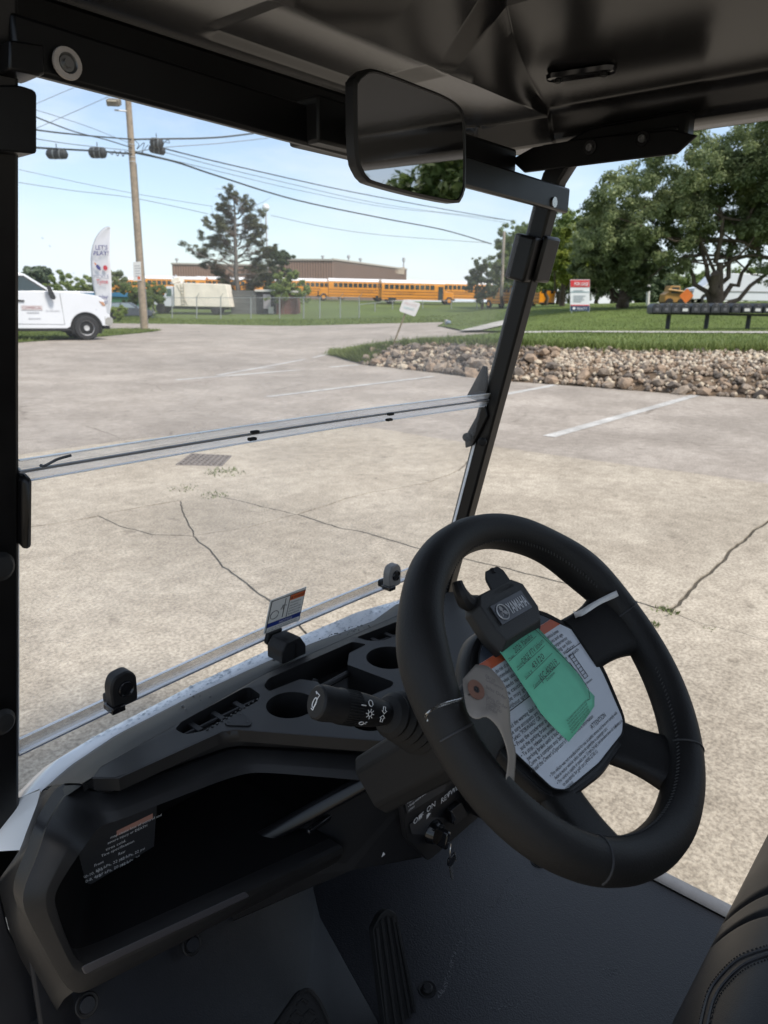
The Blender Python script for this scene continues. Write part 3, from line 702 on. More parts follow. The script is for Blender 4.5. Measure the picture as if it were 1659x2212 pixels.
# rear roof struts that the wing mirror of the cab shows
sq_tube('roof_strut', [(0.32,-0.75,0.6),(0.32,-0.95,1.4),(0.36,-0.95,1.78)], 0.035, 0.035, cart)
sq_tube('roof_strut', [(1.39,-0.75,0.6),(1.39,-0.95,1.4),(1.35,-0.95,1.78)], 0.035, 0.035, cart)

# ---- rear-view mirror
MO = [(763,189),(766,172),(775,160),(800,148),(850,163),(909,186),(952,203),(984,221),(1000,241),(1006,286),(1006,395),(1003,415),(997,430),(981,439),(890,421),(806,398),(789,388),(778,373),(766,333)]
mp0 = np.array([0.76, 0.61, 1.69]); mn = np.array([0.02, -1.0, -0.005]); mn /= np.linalg.norm(mn)
mo = [UP(p, mp0, mn) for p in MO]; mc = sum(mo)/len(mo)
mo = smooth_path(mo, 57, closed=True)
g = G(); f0 = [p for p in mo]; f1 = [mc+(p-mc)*0.955+mn*0.002 for p in mo]; f2 = [mc+(p-mc)*0.935-mn*0.001 for p in mo]
b1 = [mc+(p-mc)*1.0-mn*0.012 for p in mo]; b2 = [mc+(p-mc)*0.75-mn*0.034 for p in mo]
g.loft([b2, b1, f0, f1, f2], close_u=True); g.add(b2, [tuple(range(len(b2)))])
mir = g.obj('rear_view_mirror', M_blk, cart, angle=50)
g = G(); g.add([mc+(p-mc)*0.94+mn*0.0004 for p in mo], [tuple(range(len(mo)))]); g.obj('mirror_glass', mat('mirror glass', (0.45,0.46,0.47), 0.015, metal=1.0), mir, smooth=False)
G().tube([mc-mn*0.03, mc-mn*0.07+np.array([0,0,0.01]), (mc[0], 0.745, 1.722)], [0.013,0.016,0.018], 12).obj('mirror_stem', M_blk, mir)
G().box((0.735, 0.738, 1.722), (0.11, 0.056, 0.054)).obj('mirror_clamp', M_blk, mir, bevel=0.004)
# ================================================================== DASHBOARD
def line3(pts): return [np.asarray(p, float) for p in pts]
E1 = line3([UY(p, 1.0) for p in ((90,1708),(150,1655),(250,1588),(415,1503),(590,1423),(665,1393),(800,1346))])+line3([(1.20,1.0,0.818),(1.32,0.99,0.80),(1.40,0.95,0.77)])
E2 = line3([UZ(p, 0.838) for p in ((178,1692),(215,1670),(425,1551),(570,1466),(750,1386),(880,1328))])+line3([(1.26,0.935,0.838),(1.34,0.92,0.82)])
e1 = resample(E1, 60); e2 = resample(E2, 60)
g = G(); rows = [e1+np.array([0,0.004,-0.010]), e1, e1*0.8+e2*0.2+np.array([0,0,0.006]), e1*0.35+e2*0.65+np.array([0,0,0.005]), e2, e2+np.array([0,-0.003,-0.012])]
g.loft([list(r) for r in rows]); cowl = g.obj('cowl', M_blk, cart, angle=50)
# white bodywork in front of the cowl
H = line3([UY(p, 1.03) for p in ((45,1722),(125,1640),(210,1587),(320,1530),(415,1480),(580,1404))])+line3([(1.10,1.03,0.822),(1.30,1.02,0.805),(1.42,0.95,0.77)])
h = resample(H, 60)
g = G(); g.loft([list(r) for r in (e1+np.array([0,0.001,-0.006]), e1+np.array([0,0.008,-0.001]), h, h+np.array([-0.01,0.045,-0.035]), h+np.array([-0.015,0.14,-0.15]), h+np.array([-0.01,0.25,-0.36]))])
hood = g.obj('hood', M_whitebody, cart, angle=70)
side = line3([UY(p, 1.0) for p in ((88,1706),(74,1760),(62,1800),(46,1836)) ]); so = line3([UY(p, 1.035) for p in ((44,1722),(20,1762),(0,1800),(-20,1840))])
G().loft([list(resample(side, 8)), list(resample(so, 8)), [p+np.array([-0.05,0.08,-0.02]) for p in resample(so, 8)]]).obj('fender', M_whitebody, cart, angle=70)

# deck with cup holders, tray and vents
DZ = 0.857
dtop = [UZ(p, DZ) for p in ((200,1681),(257,1682),(480,1581),(510,1577),(550,1580),(700,1592),(830,1602))]+line3([(0.82,0.60,DZ),(1.10,0.60,DZ),(1.24,0.66,DZ),(1.30,0.78,DZ-0.004),(1.30,0.90,DZ-0.008)])
dback = [p+np.array([0,-0.006,DZ-0.006-p[2]]) for p in (UZ((880,1328),0.838), UZ((750,1386),0.838), UZ((570,1466),0.838), UZ((425,1551),0.838), UZ((215,1670),0.838))]
deck_loop = [np.array([1.24,0.930,DZ-0.006])]+dback+dtop
zb = lambda pts: [UZ((518.5+x*0.2604, 1175.2+y*0.2604), DZ) for x, y in pts]     # from an enlarged view
z7 = lambda pts: [UZ((x*0.5, 1382.5+y*0.5), DZ) for x, y in pts]
def circ(c, r, n=28): return [np.array([c[0]+r*math.cos(2*math.pi*k/n), c[1]+r*math.sin(2*math.pi*k/n), DZ]) for k in range(n)]
cup1 = UZ((628,1522), DZ)
cup2 = UZ((842,1420), DZ)
h_vent1 = round_poly(z7([(756,385),(800,408),(880,392),(1115,262),(1125,235),(1080,203),(1050,208),(785,352)]), 0.006, 3)
h_tray = round_poly(zb([(195,1178),(240,1112),(930,812),(1050,832),(905,905),(890,1000),(1275,1145),(1265,1180),(1040,1275),(890,1255),(700,1200),(640,1140),(500,1120),(240,1222)]), 0.006, 3)
h_vent2 = round_poly(zb([(965,772),(1300,645),(1420,630),(1500,690),(1180,800),(1060,802)]), 0.006, 3)
h_cup1 = circ(cup1, 0.041); h_cup2 = circ(cup2, 0.045); h_cup3 = circ(UZ((800,1553), DZ), 0.034)
deck = fill_mesh('dash_deck', [deck_loop, h_vent1, h_tray, h_vent2, h_cup1, h_cup2, h_cup3], M_blk, cart, drop=[(0,0,-0.02),(0,0,-0.025),(0,0,-0.050),(0,0,-0.03),(0,0,-0.052),(0,0,-0.07),(0,0,-0.052)])
kk = deck.modifiers.new('bevel', 'BEVEL'); kk.width = 0.0028; kk.segments = 3; kk.limit_method = 'ANGLE'; kk.angle_limit = R(50)
# dividers and ribs inside the tray and vents
a, b = zb([(600,1165),(890,1012)]); G().tube([a+np.array([0,0,-0.016]), b+np.array([0,0,-0.016])], 0.006, 8).obj('tray_divider', M_blk, deck)
a = zb([(605,1080)])[0]; G().lathe([(0.0001,0.006),(0.005,0.006),(0.006,0.0),(0.006,-0.02),(0.0001,-0.02)], a+np.array([0.004,0,-0.018]), (0.5,0.2,1), 12).obj('peg', M_blk, deck)
def along(pa, pb, ts): return [pa*(1-t)+pb*t for t in ts]
a, b = z7([(780,385),(1100,232)])
for p in along(a, b, (0.2, 0.5, 0.8)): G().box(p+np.array([0.0,0.004,-0.014]), (0.010,0.030,0.008)).obj('vent_rib', M_blk2, deck, bevel=0.001)
G().tube([a+np.array([0,0,-0.014]), b+np.array([0,0,-0.014])], 0.0035, 6).obj('vent_bar', M_blk2, deck)
a, b = zb([(1050,790),(1380,672)])
for p in along(a, b, (0.25, 0.6, 0.9)): G().box(p+np.array([0,0.002,-0.014]), (0.010,0.028,0.008)).obj('vent_rib', M_blk2, deck, bevel=0.001)
G().tube([a+np.array([0,0,-0.016]), b+np.array([0,0,-0.016])], 0.0035, 6).obj('vent_bar', M_blk2, deck)
a, b = z7([(890,392),(1118,255)])
for p in along(a, b, np.linspace(0.03, 0.97, 12)): G().box(p+np.array([0,0,0.0006]), (0.0045,0.003,0.0024), Matrix.Rotation(R(35),3,'Z')).obj('vent_tooth', M_blk, deck, bevel=0.0006)
# little three-cornered plug beside the vent
tri = round_poly(z7([(968,358),(1045,312),(1090,362),(1078,375),(980,372)]), 0.004, 3)
pg = G().prism(tri, (0,0,0.0022)).obj('blanking_plug', M_blk2, deck, bevel=0.0006)
for p in z7([(1040,325),(990,357),(1068,358)]): G().lathe([(0.0001,0.0028),(0.0026,0.0028),(0.003,0.0022)], p, (0,0,1), 3, start=0.5).obj('recess', M_ink, pg)

# raised face of the deck and the groove below it
f_hi = resample(dtop[:7]+line3([(0.82,0.60,DZ),(1.10,0.60,DZ),(1.24,0.66,DZ),(1.30,0.78,DZ)]), 70)
lowP = [UZ(p, 0.826) for p in ((177,1696),(230,1716),(272,1695),(480,1617),(510,1611),(550,1612),(700,1619),(830,1627))]+line3([(0.82,0.592,0.826),(1.10,0.592,0.826),(1.25,0.66,0.826),(1.31,0.78,0.826)])
f_lo = resample(lowP, 70)
g = G(); g.loft([list(r) for r in (f_hi+np.array([0,0.004,0.0002]), f_hi+np.array([0,0.0005,-0.0012]), f_hi*0.5+f_lo*0.5+np.array([0,-0.0015,0]), f_lo, f_lo+np.array([0,0.012,-0.002])) ])
g.obj('deck_face', M_blk, cart, angle=60)
# frame round the open cubby: outer loop, inner loop
def pz(p, z): return UZ(p, z)
O = [pz((830,1634),0.819), pz((700,1626),0.819), pz((550,1618),0.819), pz((510,1617),0.819), pz((480,1623),0.819), pz((272,1700),0.819), pz((230,1719),0.819), pz((174,1700),0.819), pz((140,1716),0.822), UY((99,1788),0.83), UY((84,1842),0.815), UY((39,1946),0.80), UY((95,2050),0.79), pz((155,2158),0.612), pz((240,2115),0.612), pz((450,2006),0.612), pz((730,1862),0.612)]
I = [pz((830,1694),0.80), pz((720,1684),0.80), pz((590,1673),0.80), pz((540,1673),0.80), pz((480,1690),0.80), pz((300,1760),0.80), pz((255,1777),0.80), pz((232,1786),0.80), pz((215,1797),0.80), UY((185,1836),0.793), UY((150,1885),0.79), UY((118,1937),0.785), UY((140,2010),0.78), pz((172,2084),0.66), pz((250,2055),0.66), pz((450,1962),0.66), pz((740,1828),0.66)]
def dens(L_): return [np.asarray(a)*(1-t)+np.asarray(b)*t for a, b in zip(L_[:-1], L_[1:]) for t in (0, 1/3, 2/3)]+[np.asarray(L_[-1])]
def relaxed(L_, it=5):
    P = np.array([np.asarray(a)*(1-t)+np.asarray(b)*t for a, b in zip(L_[:-1], L_[1:]) for t in np.linspace(0, 1, 7)[:-1]]+[np.asarray(L_[-1])])
    for _ in range(it): P[1:-1] = P[1:-1]*0.5+(P[:-2]+P[2:])*0.25
    return P
Od, Id = relaxed(O), relaxed(I)
bul = np.array([0.0,-0.010,0.006])
g = G(); g.loft([list(r) for r in (Od+np.array([0,0.03,-0.004]), Od+np.array([0,0.006,-0.003]), Od, Od*0.86+Id*0.14+bul*0.25, Od*0.42+Id*0.58+bul*0.55, Od*0.36+Id*0.64+bul*0.50, Id*0.92+Od*0.08+np.array([0,-0.001,0.0]), Id+np.array([0,0.008,-0.001]), Id+np.array([0,0.03,-0.002]))])
fr_ = g.obj('cubby_frame', M_blk, cart, angle=24)
M_void = mat('cubby plastic with painted shade', (0.003,0.003,0.0035), 0.8, spec=0.12)  # near-black dash plastic: the shade inside the cubby is painted in
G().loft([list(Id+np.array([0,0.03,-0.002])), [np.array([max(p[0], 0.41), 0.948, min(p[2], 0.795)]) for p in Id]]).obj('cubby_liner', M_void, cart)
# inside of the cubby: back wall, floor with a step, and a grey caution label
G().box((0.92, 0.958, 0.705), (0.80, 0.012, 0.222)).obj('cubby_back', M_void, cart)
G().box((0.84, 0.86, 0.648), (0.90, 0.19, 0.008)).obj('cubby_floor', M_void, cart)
lip = [pz((185,2105),0.655), pz((228,2082),0.655), pz((540,1936),0.655), pz((530,1925),0.672), pz((176,2088),0.672)]
G().prism(round_poly(lip[:4]+[lip[4]], 0.004, 2), (0,0.004,-0.004)).obj('shelf_lip', mat('grey shelf rubber', (0.035,0.035,0.042), 0.5, bump=0.2, bscale=500), cart, bevel=0.001)
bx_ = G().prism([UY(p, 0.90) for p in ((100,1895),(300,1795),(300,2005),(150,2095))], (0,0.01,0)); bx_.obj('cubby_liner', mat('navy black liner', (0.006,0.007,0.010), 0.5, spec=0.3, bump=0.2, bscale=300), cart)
LB = [UY(p, 0.893) for p in ((128,1950),(330,1850),(340,1700),(140,1800))]
lab = G().prism(LB, (0,-0.0016,0)).obj('tyre_pressure_label', M_ink, cart, smooth=False)
lu = LB[1]-LB[0]; lu /= np.linalg.norm(lu); lv = np.array([0,0,1.0])
for s, p, sz in (('may cause loss of control and', (238,1812), 0.0085), ('severe injury or DEATH', (232,1824), 0.0085), ('tires cold.', (228,1838), 0.0085), ('Tire specification', (218,1852), 0.0085), ('Front', (203,1873), 0.009), ('Rear', (255,1848), 0.009), ('131 kPa, 22 psi /', (205,1885), 0.009), ('152 kPa, 22 psi', (255,1862), 0.009), ('137 kPa, 20 psi /', (207,1897), 0.009), ('152 kPa, 20 psi', (257,1874), 0.009), ('205/50-10, 4ply', (160,1908), 0.009), ('18x8.50-8, 4ply', (156,1921), 0.009), ('YAMAHA', (137,1929), 0.008)):
    text('lettering', s, UY(p, 0.890), lu, lv, sz*0.72, M_print, lab, off=0.0004, fit=0.0030*len(s))
G().add([UY(p, 0.8905) for p in ((252,1795),(330,1757),(330,1768),(252,1806))], [(0,1,2,3)]).obj('orange_band', mat('dull salmon print', (0.40,0.20,0.15), 0.6, var=0.05, vscale=40), lab)
# left end of the dashboard and the driver's side kick panel
ed = [pz((140,1716),0.822), UY((99,1788),0.83), UY((84,1842),0.815), UY((39,1946),0.80), UY((95,2050),0.79), pz((155,2158),0.612)]
fr2 = [UY((90,1708),0.998), UY((57,1797),0.96), UY((43,1836),0.95), UY((-6,1905),0.93), UY((20,2010),0.91), UY((120,2190),0.90)]
a = Od[8*6:13*6+1]; a = np.vstack([[e2[0]+np.array([0,0,-0.002])], a]); b = resample([e1[0]+np.array([0,-0.001,0])]+fr2[1:], len(a))
g = G(); g.loft([list(r) for r in (a+np.array([0.002,0.002,-0.002]), a*0.7+b*0.3+np.array([-0.004,0,0.004]), a*0.3+b*0.7+np.array([-0.003,0,0.002]), b, b+np.array([0.01,0.012,-0.06]))]); g.obj('dash_end', M_blk, cart, angle=80)
M_navy = mat('blue black floor moulding', (0.008,0.009,0.012), 0.5, spec=0.28, var=0.15, vscale=20, bump=0.35, bscale=420)
M_navy2 = mat('blue black side panel', (0.008,0.009,0.012), 0.45, spec=0.35, var=0.15, vscale=12, bump=0.12, bscale=600)
G().prism([UY(p, 0.935) for p in ((-80,1830),(-6,1905),(20,2010),(120,2190),(190,2330),(-80,2330))], (0,0.02,0)).obj('kick_panel', M_navy2, cart, bevel=0.003)
G().box((0.45, 0.885, 0.45), (0.36, 0.012, 0.36)).obj('lower_panel', M_navy, cart, bevel=0.004)
G().box((1.0, 1.0, 0.50), (0.80, 0.012, 0.46)).obj('front_bulkhead', M_navy, cart, bevel=0.004)
# sloping toe board and the hump that carries the pedals
tb = G(); tb.loft([[(0.30,0.86,0.62),(0.55,0.875,0.62),(0.83,0.93,0.60)], [(0.30,0.78,0.46),(0.55,0.79,0.46),(0.84,0.93,0.45)], [(0.30,0.62,0.33),(0.55,0.64,0.33),(0.83,0.90,0.31)], [(0.30,0.50,0.283),(0.55,0.52,0.283),(0.81,0.86,0.283)], [(0.30,0.10,0.283),(0.52,0.10,0.283),(0.54,0.12,0.283)]])
tb.obj('toe_board', M_navy, cart, angle=40)
for p in ((188,2170),(415,2040)):
    q = UY(p, 0.80); rv = G().lathe([(0.0001,0.004),(0.010,0.004),(0.011,0.002),(0.011,0.0)], q, (0,-0.8,0.5), 18).obj('rivet', M_navy2, cart)
    G().lathe([(0.012,0.0),(0.015,0.0015),(0.0165,0.0)], q, (0,-0.8,0.5), 22).obj('rivet_ring', M_rub, rv)

# ---- key panel: gloss top rail, face, label, switch, key lock
KY = 0.62; kp_ = lambda p: UY(p, KY)
def ky_(p):
    k = min(1.4, max(0, (820-p[0])/320)); return UY(p, KY+0.20*k)
face = [ky_(p) for p in ((370,1922),(868,1648),(1020,1560),(1040,1750),(912,1856),(760,1882),(640,1935),(400,2040))]
kpan = G().prism(face, (0,0.016,0.0)).obj('key_panel', M_blk2, cart, bevel=0.006)
rl = [ky_(p)+np.array([0,-0.012,0]) for p in ((370,1914),(866,1638))]
g = G(); g.loft([[rl[0]+np.array(d) for d in ((0,0,-0.016),(0,-0.004,-0.004),(0,0.006,0.006),(0,0.020,0.006),(0,0.020,-0.016))], [rl[1]+np.array(d) for d in ((0,0,-0.016),(0,-0.004,-0.004),(0,0.006,0.006),(0,0.020,0.006),(0,0.020,-0.016))]], close_u=True, cap=True); g.obj('panel_rail', mat('satin black trim', (0.005,0.005,0.006), 0.28, spec=0.4), kpan, bevel=0.003)
G().box(rl[1]*0.62+rl[0]*0.38+np.array([0.03,0.0005,-0.028]), (0.10,0.01,0.010)).obj('panel_step', M_gloss, kpan, bevel=0.003)
z8 = lambda x, y: (743+x*0.2083, 1555.4+y*0.2083)
def kat(x, y, off=0.0): return UY(z8(x, y), KY-off)
bz = [kat(*p, 0.006) for p in ((540,740),(1190,595),(1330,960),(1010,1180),(800,1435),(690,1400),(560,1120))]
con = G().prism(round_poly([kat(*p) for p in ((520,640),(1200,560),(1380,960),(830,1440),(600,1200))], 0.012, 3), (0,-0.010,0)).obj('control_face', M_blk2, kpan, bevel=0.004)
ku = np.array([1.0,0,0]); kv = np.array([0,0,1.0])
lbq = [kat(*p, 0.0112) for p in ((655,970),(1040,730),(1105,490),(880,590),(600,740))]
kl = G().prism(lbq, (0,-0.0008,0)).obj('caution_label', M_ink, kpan, smooth=False)
k0, k1 = kat(660,920,0.0125), kat(1035,640,0.0125)
for s, p in (("Operate from driver's seat only.", (628,775)), ('This vehicle is restricted to 2 occupants per bench seat.', (636,810)), ('Do not start vehicle until all occupants are seated.', (645,843)), ('Remain seated and hold on when in motion.', (653,877)), ('Keep entire body inside vehicle.', (660,912)), ('YAMAHA', (665,950))):
    text('lettering', ('• ' if s != 'YAMAHA' else '')+s, kat(*p, 0.0125), ku, kv, 0.0068 if s != 'YAMAHA' else 0.005, M_print, kl, fit=0.0030*len(s)*0.9)
g = G().prism([kat(*p, 0.0112) for p in ((680,1080),(905,905),(905,1010),(1040,1010),(1000,1200),(700,1180))], (0,-0.0006,0)); kl2 = g.obj('switch_plate', M_ink, kpan, smooth=False)
text('lettering', 'OFF', kat(715,1090,0.0125), ku, kv, 0.016, M_print, kl2); text('lettering', 'ON', kat(852,965,0.0125), ku, kv, 0.016, M_print, kl2)
text('lettering', '▼', kat(778,1022,0.0125), ku, kv, 0.011, M_print, kl2); text('lettering', '▶', kat(862,1012,0.0125), ku, kv, 0.011, M_print, kl2)
for (x, y), d in (((790,1010),0), ((872,993),1)):
    c = kat(x, y, 0.0128); P = ((-0.004,0.004),(0.004,0.004),(0,-0.005)) if d == 0 else ((-0.004,0.005),(-0.004,-0.005),(0.005,0))
    G().add([c+np.array([a,0,b]) for a, b in P], [(0,1,2)]).obj('arrow', M_print, kl2, smooth=False)
text('lettering', 'REV', kat(1000,870,0.0125), ku, kv, 0.016, M_print, kpan); text('lettering', 'FWD', kat(1072,805,0.0125), ku, kv, 0.016, M_print, kpan)
sw_ = G().prism(round_poly([kat(*p, 0.011) for p in ((1060,920),(1170,830),(1240,960),(1100,1070))], 0.004, 3), (0,-0.010,0)).obj('direction_switch', M_blk, kpan, bevel=0.003)
G().prism([kat(*p, 0.022) for p in ((1090,940),(1105,930),(1150,1020),(1100,1065))], (0,-0.004,0)).obj('rocker_edge', M_gloss, sw_, bevel=0.001)
G().prism([kat(*p, 0.011) for p in ((1185,680),(1215,660),(1330,920),(1360,970),(1325,975),(1240,820))], (0,-0.02,0)).obj('guard', M_blk2, kpan, bevel=0.003)
kc = kat(920,1150,0.012)
lock = G().lathe([(0.0001,0.014),(0.017,0.014),(0.020,0.008),(0.022,0.0)], kc, (0,-1,0.1), 24).obj('key_lock', M_gloss, kpan)
G().box(kc+np.array([0.002,-0.022,-0.004]), (0.010,0.022,0.032), Matrix.Rotation(R(12),3,'Y')).obj('key_head', M_gloss, lock, bevel=0.003)
text('lettering', '▲', UY((823,1852), KY-0.002), ku, kv, 0.010, M_print, kpan); 

# spare key hanging on its wire ring
kr = kc+np.array([0.004,-0.036,-0.018])
keys = thing('key_ring', 'wire ring and spare key hanging from the key lock under the wheel', 'key', kr+np.array([0,0,-0.07]))
G().tube([kr+np.array([0.012*math.sin(t)*0.5, 0.004*math.sin(t), 0.014*math.cos(t)-0.006]) for t in np.linspace(0, 6.28, 22)[:-1]], 0.0009, 6, closed=True).obj('ring', M_metal, keys)
a = kr+np.array([0.002,0,-0.020])
G().prism(round_poly([a+np.array([x,0,z]) for x, z in ((-0.010,0.004),(0.011,0.006),(0.012,-0.008),(0.005,-0.015),(-0.004,-0.016),(-0.011,-0.009))], 0.003, 2), (0,-0.004,0)).obj('key_bow', M_gloss, keys, bevel=0.001)
kb = G().prism([a+np.array([x,0.001,z]) for x, z in ((-0.003,-0.014),(0.004,-0.014),(0.008,-0.026),(0.007,-0.030),(0.010,-0.036),(0.009,-0.042),(0.012,-0.050),(0.010,-0.056),(0.005,-0.048))], (0,-0.0022,0)); kb.obj('key_blade', M_metal, keys, smooth=False)
G().box(a+np.array([0.010,-0.004,-0.004]), (0.002,0.002,0.022), Matrix.Rotation(R(-14),3,'Y')).obj('key_edge', M_metal, keys)
# ---- water: beads on the cowl, hood and windshield
M_water = clear_mat('water', (0.93,0.95,0.97), 1.3, 0.06, ior=1.33)
def dome(g, c, n, r, flat=0.5):
    n = Vector(n).normalized(); q = Vector((0,0,1)).rotation_difference(n); vs = []
    for (a, hh) in ((1.0,0.0),(0.8,0.6),(0.35,0.95)):
        for k in range(7): vs.append(Vector(c)+q@Vector((r*a*math.cos(k*0.8976), r*a*math.sin(k*0.8976), r*flat*hh)))
    fs = [(i*7+k, i*7+(k+1)%7, (i+1)*7+(k+1)%7, (i+1)*7+k) for i in range(2) for k in range(7)]+[tuple(14+k for k in range(7))]
    g.add(vs, fs)
g = G()
for i in range(420):
    k = random.random()**0.8; j = int(6+k*45); t = random.random()
    p = h[j]*t+(e1[j]+np.array([0,0.008,-0.001]))*(1-t); dome(g, p+np.array([random.uniform(-.008,.008),0,0.0004]), (0,0.3,1), random.uniform(0.0012,0.0035))
wd = g.obj('water_beads', M_water, hood, fix=False); wd['kind'] = 'stuff'
g = G()
for i in range(46):
    j = random.choice([14,15,16,26,27,34,35,36,37,38,39,40]); t = random.random()**1.5*0.7
    p = e1[j]*(1-t)+e2[j]*t; dome(g, p+np.array([random.uniform(-.02,.02),0,0.0062]), (0,0.1,1), random.uniform(0.0009,0.0032))
wd = g.obj('water_beads', mat('dark water bead', (0.008,0.009,0.010), 0.06), cowl, fix=False); wd['kind'] = 'stuff'
g = G()
sp = [(430+random.gauss(0,6), 1150+i*16+random.gauss(0,6)) for i in range(0)]
for (cx, cy, sx, sy, n) in ((640,1190,22,60,26), (735,1150,40,60,22), (560,1230,60,60,14), (120,1310,30,120,14), (50,1430,4,60,16), (790,1010,60,40,12), (230,640,150,60,10), (500,700,300,80,26), (560,880,300,40,14), (330,1270,160,80,18)):
    for _ in range(n):
        p = (cx+random.gauss(0,sx), cy+random.gauss(0,sy)); q = on_ws(p); k = (q[0]-0.335)/1.008
        if 0.01 < k < 0.99 and 0.90 < q[2] < 1.70: dome(g, q+np.array([0,0.018*math.sin(math.pi*k)-0.0005,0]), (0,-1,0.25), random.uniform(0.0006,0.0016), 0.6)
wd = g.obj('water_beads', M_water, lo_s, fix=False); wd['kind'] = 'stuff'
# ================================================================== STEERING WHEEL, STALK, SEAT, FLOOR, PEDALS
WC = np.array([0.616, 0.291, 1.137]); WN = np.array([0.0,-0.702,0.712]); WU = np.array([1.0,0,0]); WV = np.array([0.0,0.712,0.702])
def WH(u, v, n=0.0): return WC+WU*u+WV*v+WN*n
M_leather = mat('black grained leather', (0.0070,0.0066,0.0066), 0.58, spec=0.30, var=0.2, vscale=25, bump=0.6, bscale=520, rvar=0.06)
wheel = thing('steering_wheel', None, None, WC); 
for k in ('label','category'):
    if k in wheel: del wheel[k]
wheel.parent = cart; wheel.matrix_parent_inverse = WORLDM[cart.name].inverted()
RIM = 0.1755
def rim_r(a):
    d = math.degrees(a)%360
    def bump(c, w, h): 
        x = (d-c+180)%360-180; return h*math.exp(-(x/w)**2)
    return 0.0196+bump(28,16,0.0045)+bump(152,16,0.0045)+bump(62,14,0.0018)+bump(118,14,0.0018)+bump(-28,26,0.0010)+bump(208,26,0.0010)+bump(-90,45,0.0020)
g = G(); nR, nT = 120, 20; rows = []
for i in range(nR):
    a = 2*math.pi*i/nR; r = rim_r(a); row = []
    for k in range(nT):
        b = 2*math.pi*k/nT; row.append(WH((RIM+r*math.cos(b)*0.98)*math.cos(a), (RIM+r*math.cos(b)*0.98)*math.sin(a), r*1.05*math.sin(b)))
    rows.append(row)
rows.append(rows[0]); g.loft(rows, close_u=True); rim = g.obj('rim', M_leather, wheel, angle=80)
# stitched seam on the inside of the rim and the seams that cross it
def rim_pt(a, b, lift=1.02):
    r = rim_r(a)*lift; return WH((RIM+r*math.cos(b)*0.98)*math.cos(a), (RIM+r*math.cos(b)*0.98)*math.sin(a), r*1.05*math.sin(b))
st = G()
for i in range(220):
    a = 2*math.pi*i/220
    if not ((20 < math.degrees(a) < 160) or (200 < math.degrees(a) < 340)): continue
    st.tube([rim_pt(a, 2.75), rim_pt(a+0.014, 2.62)], 0.0007, 5)
st.obj('rim_stitching', mat('black thread', (0.03,0.03,0.03), 0.7), rim)['kind'] = 'stuff'
for ad in (-52, 232, 175, 5):
    G().tube([rim_pt(R(ad), b, 1.004) for b in np.linspace(0.2, 2.9, 14)], 0.0011, 6).obj('rim_seam', M_ink, rim)
# hub pad, spokes
D = -0.022
def wpoly(pts, n): return [WH(u, v, n) for u, v in pts]
half = [(0.0,0.083),(0.052,0.080),(0.078,0.066),(0.108,0.034),(0.120,0.012),(0.112,-0.030),(0.090,-0.084),(0.060,-0.098),(0.0,-0.104)]
pad = half+[(-u, v) for u, v in half[-2:0:-1]]
padl = round_poly(wpoly(pad, D-0.002), 0.012, 3); pc = sum(padl)/len(padl)
g = G(); g.loft([[pc+(p-pc)*0.80-WN*0.05 for p in padl], [pc+(p-pc)*1.02-WN*0.016 for p in padl], [pc+(p-pc)*1.0-WN*0.003 for p in padl], [pc+(p-pc)*0.975 for p in padl], [pc+(p-pc)*0.945-WN*0.0015 for p in padl]], close_u=True)
g.add([pc+(p-pc)*0.945-WN*0.0015 for p in padl], [tuple(range(len(padl)))]); hub = g.obj('hub_pad', M_blk, wheel, angle=45)
def spoke(name, a, b, wa, wb, ta=0.012, tb=0.016, na=D-0.008, nb=-0.004, ex=0.0):
    A = np.array(a); B = np.array(b); rows = []
    for t in np.linspace(0, 1, 9):
        p = A*(1-t)+B*t; w = wa*(1-t)+wb*t-0.012*math.sin(math.pi*t); th = ta*(1-t)+tb*t; n = na*(1-t)+nb*t
        d = (B-A)/np.linalg.norm(B-A); s = np.array([-d[1], d[0]])
        row = []
        for k in range(16):
            an = 2*math.pi*k/16; c, s_ = math.cos(an), math.sin(an)
            e = 0.45; cx = math.copysign(abs(c)**e, c); sy = math.copysign(abs(s_)**0.8, s_)
            q = p+s*cx*w/2; row.append(WH(q[0], q[1], n+sy*th))
        rows.append(row)
    G().loft(rows, close_u=True, cap=True).obj(name, M_leather, wheel, angle=60)
spoke('spoke', (0.095,0.012), (0.172,0.010), 0.070, 0.098); spoke('spoke', (-0.095,0.012), (-0.172,0.010), 0.070, 0.098)
spoke('spoke', (0.060,-0.088), (0.092,-0.150), 0.058, 0.080, na=D-0.016); spoke('spoke', (-0.060,-0.088), (-0.092,-0.150), 0.058, 0.080, na=D-0.016)
# instruction label set in the pad
lh = [(0.0,0.072),(0.046,0.071),(0.064,0.062),(0.098,0.030),(0.107,0.012),(0.098,-0.030),(0.080,-0.078),(0.064,-0.088),(0.0,-0.092)]
lbl = lh+[(-u, v) for u, v in lh[-2:0:-1]]
M_lab = mat('pale grey vinyl label', (0.55,0.58,0.63), 0.38, var=0.02, vscale=40)
ll = round_poly(wpoly(lbl, D+0.0006), 0.006, 3); lc = sum(ll)/len(ll)
g = G().prism(ll, -WN*0.001); label = g.obj('instruction_label', M_lab, wheel, smooth=False)
G().tube([lc+(p-lc)*1.004+WN*0.0002 for p in ll], 0.0010, 6, closed=True).obj('label_rim', M_rub, wheel)
def wrect(name, u0, v0, u1, v1, m, off=0.0003):
    return G().add([WH(u, v, D+0.0006+off) for u, v in ((u0,v0),(u1,v0),(u1,v1),(u0,v1))], [(0,1,2,3)]).obj(name, m, label, smooth=False)
M_char = mat('dark slate print', (0.020,0.026,0.038), 0.4, var=0.05, vscale=30); M_ora2 = mat('red orange print', (0.45,0.10,0.045), 0.45, var=0.05, vscale=40)
